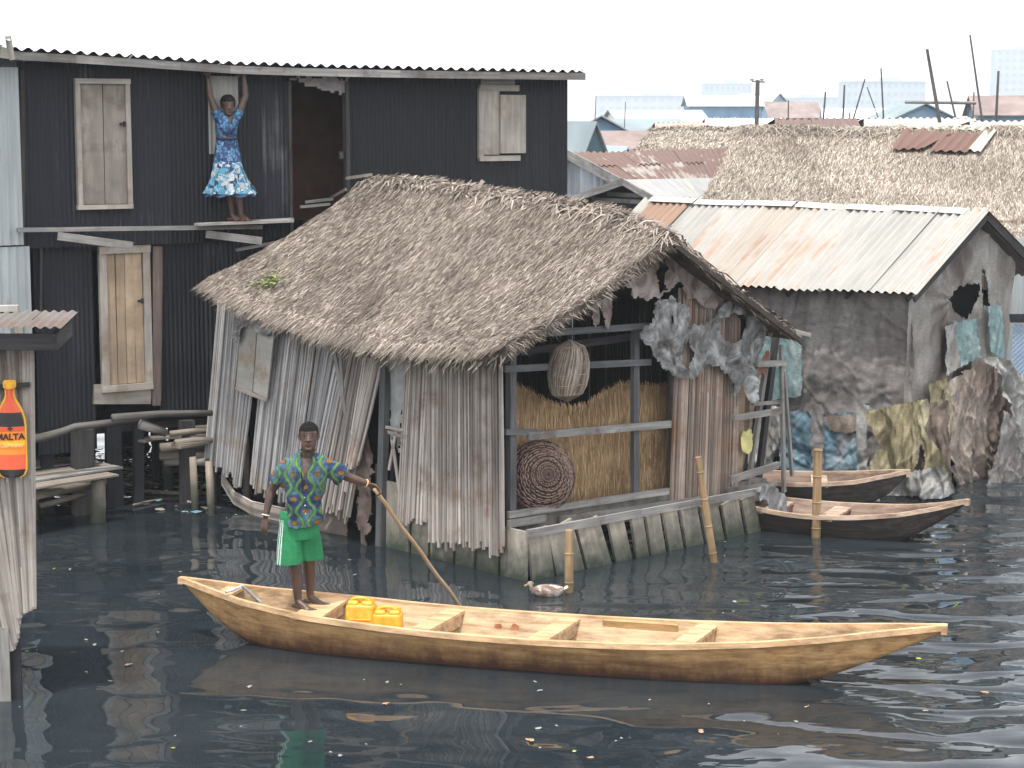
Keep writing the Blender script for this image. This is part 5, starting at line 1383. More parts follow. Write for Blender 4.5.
# ------------------------------------------------------------------ floating scraps
def scraps():
    kinds = []
    lm = [plain('scrap_white', (.22, .22, .205), .3, 30), plain('scrap_green', (.20, .25, .07), .4, 30), plain('scrap_brown', (.32, .20, .12), .4, 30), plain('scrap_pink', (.34, .23, .20), .3, 30), plain('scrap_teal', (.12, .36, .36), .2, 30)]
    protos = []
    for m in range(5):
        for v in range(3):
            mb = MB()
            for q in range(R.choice((1, 2, 3)) if m else R.choice((1, 1, 2))):
                n_ = R.randint(5, 8); ox, oy = R.uniform(-.04, .04), R.uniform(-.04, .04); s = R.uniform(.018, .045); st = R.uniform(1, 2.4); a0 = R.uniform(0, 3)
                b = len(mb.v)
                for i in range(n_):
                    a = 2 * pi * i / n_; r = s * R.uniform(.5, 1.1); x, y = r * cos(a) * st, r * sin(a)
                    mb.v.append(V((ox + x * cos(a0) - y * sin(a0), oy + x * sin(a0) + y * cos(a0), .006 + R.uniform(0, .012))))
                mb.v.append(V((ox, oy, .022)))
                for i in range(n_): mb.face([b + i, b + (i + 1) % n_, b + n_])
            protos.append((mb, m))
    meshes = {}
    names = [('plastic_scrap', 'small whitish scrap floating on the dark water', 'litter', 'whitish scraps floating on the water'),
             ('leaf', 'small yellow green leaf clump floating on the dark water', 'leaf', 'green leaves floating on the water'),
             ('wood_chip', 'small brown chip floating on the dark water', 'chip', 'brown chips floating on the water'),
             ('husk', 'small pinkish husk floating on the dark water', 'husk', 'pinkish husks floating on the water'),
             ('plastic_bag', 'turquoise plastic bag floating near the landing stage posts', 'bag', None)]
    spots = [(54, 570, 1, 1.6), (68, 570, 0, 1), (84, 641, 3, 1.2), (95, 645, 0, .8), (120, 652, 0, .9), (86, 673, 1, 1), (128, 665, 3, 1.2), (160, 594, 0, .9), (157, 633, 0, .8), (28, 652, 1, 1), (36, 651, 0, .9),
             (112, 682, 0, 1), (199, 634, 1, .9), (272, 642, 1, 1.3), (262, 633, 2, .8), (250, 687, 0, .9), (246, 711, 0, 1), (243, 727, 0, .8), (175, 737, 1, 1), (172, 748, 1, .9), (330, 752, 0, 1.2), (340, 756, 0, .8), (366, 744, 0, .9),
             (386, 704, 2, 1), (414, 640, 0, .6), (385, 683, 0, 1), (400, 686, 0, 1), (366, 680, 0, .8), (536, 683, 0, 1), (535, 729, 0, 1.3), (531, 741, 2, 1.2), (538, 748, 0, 1), (540, 691, 0, .8), (557, 727, 0, .9),
             (616, 652, 1, .7), (711, 705, 2, 1.3), (701, 732, 2, 1.3), (745, 721, 0, .7), (796, 722, 0, .8), (779, 734, 0, .5), (614, 741, 0, .9), (622, 738, 0, .9), (630, 738, 2, .6), (576, 752, 1, 1.4), (590, 758, 2, .8),
             (723, 613, 0, 1.1), (855, 613, 3, 1), (893, 668, 2, 1), (921, 659, 1, 1.3), (898, 672, 0, 1), (955, 580, 1, 1.2), (939, 568, 0, 1), (957, 571, 0, .6), (934, 544, 1, .8), (964, 545, 0, .5), (966, 561, 0, .6), (725, 542, 0, .6),
             (858, 537, 2, .8), (807, 706, 2, .7), (806, 707, 3, .6), (926, 711, 2, .7), (986, 693, 2, 1), (735, 602, 0, 1), (1004, 575, 1, 1), (1010, 510, 1, .8), (184, 513, 4, 1.6), (124, 484, 0, .8), (96, 478, 0, 1), (236, 515, 0, .8),
             (228, 518, 0, .9), (246, 516, 0, .7), (180, 572, 0, .7), (20, 512, 2, .9), (102, 498, 3, .8), (310, 742, 0, .6), (440, 655, 2, .5), (650, 700, 0, .5), (870, 720, 0, .6), (350, 560, 2, .6), (355, 575, 0, .7), (700, 622, 2, .5), (20, 707, 1, .7)]
    for i in range(0):
        spots.append((R.uniform(20, 1010), R.choice((R.uniform(515, 600), R.uniform(650, 766))), R.choice((0, 0, 2, 2, 1, 3)), R.uniform(.35, .7)))
    for u, v, m, s in spots:
        c = G(u, v, .0)
        if m == 4: key = (12, m)
        else: key = (m * 3 + R.randint(0, 2), m)
        # keep clear of the canoe
        lc = Matrix.Rotation(-CA, 3, 'Z') @ (c - V((CN.location.x, CN.location.y, 0)))
        if 0 < lc.x < CL and abs(lc.y) < .62: continue
        if key not in meshes:
            o = protos[key[0]][0].build(names[m][0], lm[m]); meshes[key] = o.data
        else:
            o = bpy.data.objects.new(names[m][0], meshes[key]); COL.objects.link(o)
        o.location = c; o.scale = (s * .55, s * .55, s * .6); o.rotation_euler = (0, 0, R.uniform(0, 6.28)); tag(o, *names[m][1:])
    # the drift of rubbish under the black house
    mb = MB(); cols = [(.45, .46, .45), (.10, .26, .32), (.30, .34, .12), (.35, .22, .15), (.55, .5, .42), (.04, .04, .045), (.12, .11, .10)]
    mats = [plain('rubbish', c_, .3, 20) for c_ in cols]
    for _ in range(900):
        u = R.gauss(150, 45); v = R.gauss(474, 12)
        if v < 445 or u < 34: continue
        c = G(u, v, 0); 
        n_ = R.randint(4, 6); s = R.uniform(.015, .07); b = len(mb.v); tz = R.uniform(.0, .05); k = R.choice((0, 1, 2, 3, 4, 5, 5, 5, 5, 6, 6, 6, 6, 5))
        for i in range(n_):
            a = 2 * pi * i / n_; r = s * R.uniform(.5, 1.1); mb.v.append(c + V((r * cos(a) * 1.7, r * sin(a), tz + R.uniform(0, .03))))
        mb.face(list(range(b, b + n_)), None, k)
    o = mb.build('litter', mats); tag(o, 'drift of mixed rubbish on the water under the black house', 'litter', None, 'stuff')
scraps()
# ------------------------------------------------------------------ the village behind
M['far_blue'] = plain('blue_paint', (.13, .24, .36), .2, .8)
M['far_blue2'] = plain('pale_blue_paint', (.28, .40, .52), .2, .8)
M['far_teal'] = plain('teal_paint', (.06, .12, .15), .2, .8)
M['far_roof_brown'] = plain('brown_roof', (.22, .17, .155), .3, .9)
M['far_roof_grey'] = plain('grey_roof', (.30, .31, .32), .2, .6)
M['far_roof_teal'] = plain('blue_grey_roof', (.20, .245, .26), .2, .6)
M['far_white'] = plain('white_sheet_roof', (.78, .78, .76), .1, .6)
M['far_pink'] = plain('pink_roof', (.55, .30, .26), .2, .6)
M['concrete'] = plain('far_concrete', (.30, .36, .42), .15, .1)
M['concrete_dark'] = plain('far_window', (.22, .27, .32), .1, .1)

def big_thatch(label, r0, r1, e0, e1, n, st_l, st_w, mat='thatch_pale', rust=False, base=True):
    """r0,r1 ridge ends, e0,e1 front eave ends, world metres"""
    o = V(((r0.x + r1.x) / 2, (r0.y + r1.y) / 2, 0)); root = thing('thatched_house', label, 'house', o)
    r0, r1, e0, e1 = r0 - o, r1 - o, e0 - o, e1 - o
    def P(u, v):
        a, b = r0.lerp(r1, u), e0.lerp(e1, u); p = a.lerp(b, v); L = (r1 - r0).length
        p.z += .09 * fbm(u * L * .45, v * 1.6, 3, 3) - .14 * sin(pi * max(0, min(1, v))) * .6; return p
    bk0, bk1 = V((2 * r0.x - e0.x, 2 * r0.y - e0.y, e0.z)), V((2 * r1.x - e1.x, 2 * r1.y - e1.y, e1.z))
    mb = MB(); mb.grid(P, 60, 20); mb.grid(lambda u, v: P(u, v) - V((0, -.02, .16)), 40, 10)
    mb.grid(lambda u, v: P(u, 1) - V((0, 0, .16 * v)), 40, 1); mb.grid(lambda u, v: r0.lerp(r1, u).lerp(bk0.lerp(bk1, u), v), 20, 4)
    mb.grid(lambda u, v: P(0, u) - V((0, 0, .16 * v)), 16, 1)
    roof = mb.build('roof', M['thatch_base'], root)
    mb = MB(); strands(mb, P, n, st_l, st_w, None, .20, .04); strands(mb, P, n // 14, st_l, st_w, None, .9, .12, v_dist=lambda: R.uniform(0, .05))
    strands(mb, P, n // 14, st_l, st_w, None, .35, .08, v_dist=lambda: R.uniform(.94, 1.0)); mb.build('thatch', M[mat], roof)
    mb = MB(); i0, i1 = e0.lerp(bk0, .08), e1.lerp(bk1, .08); j0, j1 = bk0.lerp(e0, .08), bk1.lerp(e1, .08)
    for a, b in ((i0, i1), (i0, j0), (j0, j1), (i1, j1)):
        a = a.copy(); b = b.copy(); sticks_wall(mb, [V((a.x, a.y, e0.z - .05)), V((b.x, b.y, e0.z - .05))], [V((a.x, a.y, .4)), V((b.x, b.y, .4))], int((a - b).length / .12), .05, .0, .01, .01)
    mb.build('cane_wall', M['stick_brown'], root)
    for k in range(8):
        for yy in (i0, j0):
            m_ = MB(); x = yy.x + (i1.x - i0.x) * k / 7; m_.tube([(x, yy.y, -.5), (x, yy.y, .5)], .07, 6); m_.build('stilt', M['char'], root)
    return root, P
T2, T2P = big_thatch('big bleached thatched house with two rusty sheets let into its roof', D(742, 131, 37), D(1110, 132, 35.5), D(690, 216, 32.8), D(1110, 250, 31.5), 56000, .5, .0135)
# rusty sheets and pale edging laid on that roof
def roof_patch():
    for nm, (u0, u1, v0, v1), mt in (('tin_sheet', (.345, .515, .10, .36), 'rust'), ('tin_sheet', (.505, .655, .06, .36), 'rust'), ('pale_sheet', (.640, .70, .02, .37), 'cream_tin'), ('pale_sheet', (.33, .66, .015, .09), 'cream_tin')):
        mb = MB(); a = T2P(u0, v1) + V((0, -.05, .12)); b = T2P(u1, v1) + V((0, -.05, .12)); c = T2P(u0 + .04, v0) + V((0, -.05, .14))
        corr(mb, a, b - a, c - a, (b - a).length, (c - a).length, .15, .02, .8, jit=.04); mb.build(nm, M[mt], T2)
# locate by photo points instead: find u,v on the roof for a pixel
def find_uv(P, root, u, v):
    best = None; o = root.location
    for i in range(61):
        for j in range(41):
            p = P(i / 60, j / 40) + V((o.x, o.y, 0)); d = V((0, 0, CH)); q = p - d
            f = V((0, cos(PITCH), -sin(PITCH))); up = V((0, sin(PITCH), cos(PITCH))); dd = q.dot(f)
            pu, pv = 512 + q.x / dd * FP, 384 - q.dot(up) / dd * FP
            e = (pu - u) ** 2 + (pv - v) ** 2
            if best is None or e < best[0]: best = (e, i / 60, j / 40)
    return best[1], best[2]
def patch(nm, pts, mt):
    (a, b, c, d_) = [T2P(*find_uv(T2P, T2, *q)) + V((0, -.03, .10)) for q in pts]   # bottom left, bottom right, top right, top left
    mb = MB(); n_ = 26
    def f(u, v):
        p = a.lerp(b, u).lerp(d_.lerp(c, u), v); return p + V((0, -.5, .85)) * .022 * sin(2 * pi * u * (b - a).length / .16)
    mb.grid(f, int((b - a).length / .16 * 6) + 2, 2, uvs=((b - a).length, (a - d_).length)); mb.build(nm, M[mt], T2)
patch('tin_sheet', [(893, 154), (925, 155), (950, 138), (904, 134)], 'rust')
patch('tin_sheet', [(930, 156), (966, 157), (982, 139), (948, 136)], 'rust')
patch('pale_sheet', [(968, 156), (980, 157), (998, 136), (985, 137)], 'cream_tin')
patch('pale_sheet', [(904, 133), (985, 138), (990, 132), (908, 129)], 'cream_tin')

big_thatch('low bleached thatched house behind the rusty roof', D(650, 131, 54), D(800, 127, 53), D(628, 153, 50), D(800, 153, 49.5), 9000, .5, .026)

def box_house(name, label, o, W, Dp, rz_, eave, ridge, wall, roof, cat='house', gable=False, over=.35, windows=0, winmat='dark_void', hip=0.0, base=.3, extra_door=False):
    root = thing(name, label, cat, (o.x, o.y, 0), rz_)
    mb = MB(); hx, hy = W / 2, Dp / 2
    mb.box((0, 0, (base + eave) / 2), (W, Dp, eave - base))
    if gable:
        for s in (-1, 1):
            n = len(mb.v); mb.v += [V((-hx, s * hy, eave)), V((hx, s * hy, eave)), V((0, s * hy, ridge - .05))]; mb.face([n, n + 1, n + 2])
    else:
        for s in (-1, 1):
            n = len(mb.v); mb.v += [V((s * hx, -hy, eave)), V((s * hx, hy, eave)), V((s * (hx - hip), 0, ridge - .05))]; mb.face([n, n + 1, n + 2])
    mb.build('wall', M[wall], root)
    mb = MB(); sl = (ridge - eave) / (hx if gable else hy)
    if gable:
        for s in (-1, 1):
            for dz in (0.0, .06): mb.quad((s * (hx + over), -hy - over, eave - sl * over + dz), (s * (hx + over), hy + over, eave - sl * over + dz), (0, hy + over, ridge + dz), (0, -hy - over, ridge + dz))
            mb.quad((s * (hx + over), -hy - over, eave - sl * over), (s * (hx + over), -hy - over, eave - sl * over + .06), (0, -hy - over, ridge + .06), (0, -hy - over, ridge))
    else:
        for s in (-1, 1):
            for dz in (0.0, .06): mb.quad((-hx - over, s * (hy + over), eave - sl * over + dz), (hx + over, s * (hy + over), eave - sl * over + dz), (hx + over - hip, 0, ridge + dz), (-hx - over + hip, 0, ridge + dz))
            mb.quad((-hx - over, s * (hy + over), eave - sl * over), (hx + over, s * (hy + over), eave - sl * over), (hx + over, s * (hy + over), eave - sl * over + .06), (-hx - over, s * (hy + over), eave - sl * over + .06))
    mb.build('roof', M[roof], root)
    for k in range(windows):
        x = -hx + W * (k + .5) / windows; hgt = (eave - base) * .4
        mb = MB(); mb.box((x, -hy - .03, base + (eave - base) * .58), (W / windows * .34, .06, hgt)); w = mb.build('window', M[winmat], root)
    return root

# rusty roofed house with its grey plank gable
def rusty_house():
    r0, r1, e0, e1 = D(567, 154, 41), D(742, 148, 46), D(620, 183, 38), D(745, 179, 41.6)
    o = V((r0.x, r0.y, 0)); root = thing('rusty_roofed_house', 'grey plank house with rusty brown corrugated roof right of the black house', 'house', o)
    r0, r1, e0, e1 = r0 - o, r1 - o, e0 - o, e1 - o
    mb = MB(); ex = (e1 - e0)
    def f(u, v): 
        p = e0.lerp(e1, u).lerp(r0.lerp(r1, u), v); return p + V((0, 0, 1)) * (.02 * sin(2 * pi * u * ex.length / .15) + .012 * sin(40 * v) * (mnoise.noise(V((u * 9, v * 3, 0)))))
    for k in range(7):
        for h in range(2):
            u0, u1 = k / 7, (k + 1) / 7 + .004; v0, v1 = (0, .56) if h == 0 else (.52, 1)
            n0 = len(mb.f); mb.grid(lambda u, v: f(u0 + (u1 - u0) * u, v0 + (v1 - v0) * v) + V((0, 0, .012 * ((k + h) % 2) + .015 * h)), 26, 2, uvs=(.8, 2)); 
            for q in range(n0, len(mb.f)): mb.uv[q] = [(a + k * .8 + h * 3, b + h * 2.2) for a, b in mb.uv[q]]
    roof = mb.build('roof', M['rust_mixed'], root)
    mb = MB(); l0 = V((2 * r0.x - e0.x, 2 * r0.y - e0.y, e0.z)); l1 = V((2 * r1.x - e1.x, 2 * r1.y - e1.y, e1.z)); mb.quad(r0, r1, l1, l0); mb.build('back_slope', M['rust'], roof)
    mb = MB(); mb.board(r0 + V((0, -.03, .0)), e0 + V((0, -.03, -.0)), .20, .03); mb.board(r0 + V((0, -.03, .0)), l0 + V((0, -.03, 0)), .16, .03); mb.build('barge_board', M['grey_timber'], roof)
    mb = MB(); d = (e0 - r0); d.z = 0; n_ = 16
    inn = (r1 - r0).normalized() * .15
    for k in range(-n_, n_):
        t = (k + .5) / n_; p = r0 + inn + V((d.x * t, d.y * t, 0)); zt = r0.z + (e0.z - r0.z) * abs(t) - .08
        mb.board((p.x, p.y, .3), (p.x, p.y, zt), d.length / n_ * .95, .03, side=d)
    mb.build('gable_wall', wood('blue_grey_plank', (.20, .22, .24), (.38, .40, .42), rv=.35, sv=16), root)
    mb = MB(); c0, c1 = e0 + inn - d * .06, e1 - inn - d * .06; mb.quad((c0.x, c0.y, .3), (c1.x, c1.y, .3), (c1.x, c1.y, e1.z - .05), (c0.x, c0.y, e0.z - .05)); mb.build('side_wall', M['dark_timber'], root)
rusty_house()

def grey_gable():
    r0, r1, e0, e1, l0 = D(623, 180, 34.4), D(722, 178, 39), D(668, 206, 33), D(742, 206, 37), D(566, 200, 36)
    o = V((r0.x, r0.y, 0)); root = thing('grey_roofed_house', 'low grey roofed house with dark pointed gable behind the thatched hut', 'house', o)
    r0, r1, e0, e1, l0 = [p - o for p in (r0, r1, e0, e1, l0)]; l1 = l0 + (r1 - r0)
    mb = MB(); L = (r1 - r0).length
    mb.grid(lambda u, v: e0.lerp(e1, u).lerp(r0.lerp(r1, u), v) + V((0, 0, .012 * sin(2 * pi * u * L / .12))), int(L / .12 * 6), 2, uvs=(L, 2))
    mb.grid(lambda u, v: l0.lerp(l1, u).lerp(r0.lerp(r1, u), v) + V((0, 0, .012 * sin(2 * pi * u * L / .12))), int(L / .12 * 6), 2, uvs=(L, 2))
    roof = mb.build('roof', M['zinc'], root)
    mb = MB(); mb.board(r0 + V((0, -.05, -.03)), e0 + V((0, -.05, -.03)), .12, .03); mb.board(r0 + V((0, -.05, -.03)), l0 + V((0, -.05, -.03)), .12, .03); mb.build('barge_board', M['grey_timber'], roof)
    mb = MB(); k = (r1 - r0).normalized() * .3; n = len(mb.v); mb.v += [r0 + k - V((0, 0, .05)), e0 + k - V((0, 0, .05)), l0 + k - V((0, 0, .05))]; mb.face([n, n + 1, n + 2])
    mb.build('gable_wall', M['dark_timber'], root)
    mb = MB()
    for t in (.35, .62): mb.board(r0.lerp(l0, t) + k * .8 - V((0, 0, .12)), r0.lerp(e0, t) + k * .8 - V((0, 0, .12)), .07, .03)
    mb.build('batten', M['grey_timber'], root)
    mb = MB(); q = k * 1.2
    for a, b in ((e0, e1), (l0, l1), (l0, e0)):
        a2, b2 = a + q, b + (q if a is l0 and b is e0 else -q); mb.quad((a2.x, a2.y, .3), (b2.x, b2.y, .3), (b2.x, b2.y, b2.z - .06), (a2.x, a2.y, a2.z - .06))
    mb.build('wall', M['dark_timber'], root)
grey_gable()

# roofs just past the big thatch
def strip_roof(label, u0, u1, v0, v1, Y, mat, wall='dark_timber', name='tin_roofed_house', dep=3.0):
    a, b = D(u0, v0, Y + dep), D(u1, v0, Y + dep); c = D(u0, v1, Y); d = D(u1, v1, Y)
    o = V(((a.x + b.x) / 2, Y + dep, 0)); root = thing(name, label, 'house', o); a, b, c, d = a - o, b - o, c - o, d - o
    if a.z < c.z + .25: 
        a.z = b.z = c.z + .25
    mb = MB(); W = (d - c).length
    x = 0
    corr(mb, c, d - c, a - c, W, (a - c).length, .16, .02, .8, jit=.06, nv=1); mb.quad(a, b, b + (b - d) * V((1, 1, -1)) if False else V((b.x, 2 * b.y - d.y, d.z)), V((a.x, 2 * a.y - c.y, c.z)))
    mb.build('roof', M[mat], root)
    mb = MB(); mb.quad((c.x + .1, c.y + .2, .3), (d.x - .1, d.y + .2, .3), (d.x - .1, d.y + .2, d.z - .02), (c.x + .1, c.y + .2, c.z - .02)); mb.quad((c.x + .1, c.y + .2, .3), (c.x + .1, dep, .3), (c.x + .1, dep, a.z - .3), (c.x + .1, c.y + .2, c.z - .02)); mb.build('wall', M[wall], root)
    return root
strip_roof('long low house with brown rusty roof showing just over the big thatch', 775, 862, 120.5, 131, 42, 'rust_mixed')
strip_roof('cream streaked sheet roof showing over the big thatch left of its rusty sheets', 864, 982, 118.5, 130, 44, 'cream_tin')
strip_roof('tan streaked sheet roof at the right edge over the big thatch', 970, 1090, 121, 134, 41.5, 'cream_tin')
strip_roof('pink roofed low house over the small thatch', 655, 712, 123.5, 131, 62, 'far_pink')
strip_roof('pale roofed low house between pink roof and brown roof', 705, 790, 118.5, 128, 75, 'far_white')

# farther houses, fading into the haze
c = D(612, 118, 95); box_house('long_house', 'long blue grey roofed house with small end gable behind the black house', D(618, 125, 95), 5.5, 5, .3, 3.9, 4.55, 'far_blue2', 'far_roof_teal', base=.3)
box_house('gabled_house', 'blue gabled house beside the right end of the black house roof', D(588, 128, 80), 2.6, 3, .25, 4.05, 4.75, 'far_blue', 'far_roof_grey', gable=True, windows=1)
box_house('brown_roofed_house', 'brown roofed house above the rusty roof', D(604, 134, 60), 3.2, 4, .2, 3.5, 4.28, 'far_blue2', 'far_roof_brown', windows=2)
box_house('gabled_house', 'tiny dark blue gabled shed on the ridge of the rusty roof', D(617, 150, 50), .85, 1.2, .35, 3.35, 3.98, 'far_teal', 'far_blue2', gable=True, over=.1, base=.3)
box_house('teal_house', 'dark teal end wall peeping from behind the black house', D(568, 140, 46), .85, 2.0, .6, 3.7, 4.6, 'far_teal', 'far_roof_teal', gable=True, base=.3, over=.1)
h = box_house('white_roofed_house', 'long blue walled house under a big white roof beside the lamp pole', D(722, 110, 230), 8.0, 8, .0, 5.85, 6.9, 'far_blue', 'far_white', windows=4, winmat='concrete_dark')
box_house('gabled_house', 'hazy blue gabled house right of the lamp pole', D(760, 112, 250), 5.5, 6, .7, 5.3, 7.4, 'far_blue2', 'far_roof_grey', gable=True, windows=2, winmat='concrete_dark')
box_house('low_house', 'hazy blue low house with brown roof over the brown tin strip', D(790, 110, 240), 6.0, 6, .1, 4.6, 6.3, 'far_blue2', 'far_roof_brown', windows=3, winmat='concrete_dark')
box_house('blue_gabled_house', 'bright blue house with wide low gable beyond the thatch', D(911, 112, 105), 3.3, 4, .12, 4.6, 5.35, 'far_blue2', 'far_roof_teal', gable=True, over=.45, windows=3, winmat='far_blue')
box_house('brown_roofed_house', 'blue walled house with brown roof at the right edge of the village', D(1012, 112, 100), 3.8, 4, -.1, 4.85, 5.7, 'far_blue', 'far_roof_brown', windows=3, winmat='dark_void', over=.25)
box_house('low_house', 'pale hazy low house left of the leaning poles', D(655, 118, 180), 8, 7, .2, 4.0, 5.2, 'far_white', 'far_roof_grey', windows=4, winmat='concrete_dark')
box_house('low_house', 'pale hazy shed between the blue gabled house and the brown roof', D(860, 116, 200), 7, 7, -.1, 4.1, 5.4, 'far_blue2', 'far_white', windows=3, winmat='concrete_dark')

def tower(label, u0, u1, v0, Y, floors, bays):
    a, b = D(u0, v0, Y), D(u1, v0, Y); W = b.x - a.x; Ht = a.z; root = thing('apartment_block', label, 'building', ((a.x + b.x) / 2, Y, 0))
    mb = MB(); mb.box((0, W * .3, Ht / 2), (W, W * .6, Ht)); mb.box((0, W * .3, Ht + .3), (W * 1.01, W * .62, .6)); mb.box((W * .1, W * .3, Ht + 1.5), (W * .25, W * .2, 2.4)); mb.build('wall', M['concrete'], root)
    n = 0; fh = Ht / floors
    mb0 = MB(); mb0.box((0, -.06, 0), (W / bays * .55, .12, fh * .45)); first = None
    for f in range(floors):
        for k in range(bays):
            if first is None: o = mb0.build('window', M['concrete_dark'], root); first = o
            else: o = first.copy(); COL.objects.link(o); o.parent = root
            o.location = (-W / 2 + W * (k + .5) / bays, 0, fh * (f + .55))
    return root
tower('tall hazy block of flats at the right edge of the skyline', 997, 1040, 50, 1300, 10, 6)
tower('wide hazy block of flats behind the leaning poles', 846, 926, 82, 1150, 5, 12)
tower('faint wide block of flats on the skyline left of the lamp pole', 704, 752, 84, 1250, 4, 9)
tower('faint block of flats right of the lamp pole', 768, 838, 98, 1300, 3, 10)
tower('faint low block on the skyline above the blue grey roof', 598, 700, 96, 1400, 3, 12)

# poles sticking up over the roofs
def vpole(u0, v0, u1, v1, Y, r, label, mat='grey_timber'):
    b, t = D(u1, v1, Y), D(u0, v0, Y); d = (t - b).normalized(); b = b - d * ((b.z + .3) / d.z)
    mb = MB(); L = (t - b).length; r *= .78; mb.tube([(0, 0, 0), d * L * .5 + V((R.uniform(-.05, .05), 0, 0)), d * L], [r, r * .85, r * .6], 6)
    o = mb.build('pole', M['dark_timber'], None, smooth=True, loc=b); return tag(o, label, 'pole', 'poles standing among the roofs')
for a in ((596, 96, 595, 125, 75, .035, 'thin pole above the brown roofed house by the black house'), (625.5, 102, 625, 120, 85, .035, 'short thin pole above the long blue grey roof'),
          (788.5, 100, 788, 124, 60, .04, 'pole just right of the lamp pole'), (825.5, 92, 823, 124, 52, .05, 'dark upright pole over the brown tin strip'), (844.5, 85, 843, 124, 52, .05, 'upright pole left of the crossed poles'),
          (865, 79, 852, 125, 50, .04, 'pole leaning right in the pair left of the blue gabled house'), (867, 87, 878, 118, 54, .03, 'thin pole leaning left beside the crossing one'), (881, 68, 884, 120, 56, .045, 'tall pole just left of the blue gabled house'),
          (927, 49, 939, 120, 46, .075, 'thick tall pole leaning left over the blue gabled house'), (947, 81, 956, 120, 52, .05, 'shorter pole between the two tallest poles'), (970, 35, 982, 116, 50, .05, 'tallest thin pole leaning left near the right edge'),
          (974, 92, 973, 122, 54, .04, 'short pole under the tallest thin pole'), (998.5, 71, 996, 124, 47, .06, 'dark pole before the brown roofed house at the right edge'), (849, 112, 851, 125, 50, .04, 'stub pole at the foot of the crossing pair'),
          (968, 108, 968, 122, 54, .03, 'thin stub left of the short pole near the right edge')):
    vpole(*a)
# rail tied across poles
a, b = D(905, 102, 53), D(976, 103, 53); mb = MB(); mb.tube([V((0, 0, 0)), b - a], .045, 6); tag(mb.build('rail', M['grey_timber'], None, loc=a), 'thin level rail tied between the poles right of the blue gabled house', 'rail')
# lamp pole
def lamp():
    p = D(757, 122, 48); root = thing('lamp_pole', 'wooden lamp pole with short crosspiece standing over the thatch', 'lamp pole', (p.x, p.y, 0)); t = D(757, 80, 48)
    mb = MB(); mb.tube([(-.05, 0, -.3), (.0, 0, t.z)], [.075, .05], 8); mb.build('pole', M['dark_timber'], root, smooth=True)
    mb = MB(); mb.board((-.14, 0, t.z - .03), (.17, 0, t.z - .05), .04, .04); mb.build('crosspiece', M['grey_timber'], root)
    for x in (-.14, .10):
        mb = MB(); mb.tube([(x, 0, t.z - .02), (x, 0, t.z + .03), (x, 0, t.z + .05)], [.03, .055, .02], 8); mb.build('lamp_head', plain('lamp_grey', (.4, .4, .4), .1), root)
lamp()
# ------------------------------------------------------------------ people
def closed_loft(mb, rings, n=20):
    """rings: (centre, rx, ry, axis_x, axis_y) stacked into a closed tube"""
    b = len(mb.v)
    for (c, rx, ry, ax, ay) in rings:
        for k in range(n):
            a = 2 * pi * k / n; mb.v.append(V(c) + V(ax) * rx * cos(a) + V(ay) * ry * sin(a))
    for i in range(len(rings) - 1):
        for k in range(n):
            k2 = (k + 1) % n; mb.face([b + i * n + k, b + i * n + k2, b + (i + 1) * n + k2, b + (i + 1) * n + k])
    mb.face([b + k for k in range(n)][::-1]); mb.face([b + (len(rings) - 1) * n + k for k in range(n)])

def zloft(mb, rows, n=24):
    """rows: (x, y, z, rx, ry) horizontal ellipses"""
    closed_loft(mb, [((x, y, z), rx, ry, (1, 0, 0), (0, 1, 0)) for x, y, z, rx, ry in rows], n)

def ball(mb, c, r, sx=1, sy=1, sz=1, n=14):
    c = V(c); rows = []
    for i in range(1, n):
        a = pi * i / n; rows.append((c + V((0, 0, -cos(a) * r * sz)), max(1e-4, sin(a) * r * sx), max(1e-4, sin(a) * r * sy), (1, 0, 0), (0, 1, 0)))
    closed_loft(mb, rows, 18)

def limb(mb, pts, rad, flat=1.0, flat_dir=None, n=14):
    """a tapering limb with rounded ends through pts"""
    pts = [V(p) for p in pts]; P = []; Rr = []
    # smooth the path a little
    for i in range(len(pts) - 1):
        for f in (0, .33, .66):
            P.append(pts[i].lerp(pts[i + 1], f)); Rr.append(rad[i] * (1 - f) + rad[i + 1] * f)
    P.append(pts[-1]); Rr.append(rad[-1])
    d0 = (P[0] - P[1]).normalized(); d1 = (P[-1] - P[-2]).normalized(); r0, r1 = Rr[0], Rr[-1]
    P = [P[0] + d0 * r0 * .95, P[0] + d0 * r0 * .7] + P + [P[-1] + d1 * r1 * .7, P[-1] + d1 * r1 * .95]
    Rr = [r0 * .3, r0 * .7] + Rr + [r1 * .7, r1 * .3]
    rings = []; ax = None
    for i, p in enumerate(P):
        d = (P[min(i + 1, len(P) - 1)] - P[max(i - 1, 0)]).normalized()
        fd = V(flat_dir) if flat_dir is not None else V((0, 1, .01))
        ay = (fd - d * fd.dot(d)); ay = ay.normalized() if ay.length > 1e-3 else d.orthogonal().normalized()
        axx = ay.cross(d).normalized(); rings.append((p, Rr[i], Rr[i] * flat, axx, ay))
    closed_loft(mb, rings, n)

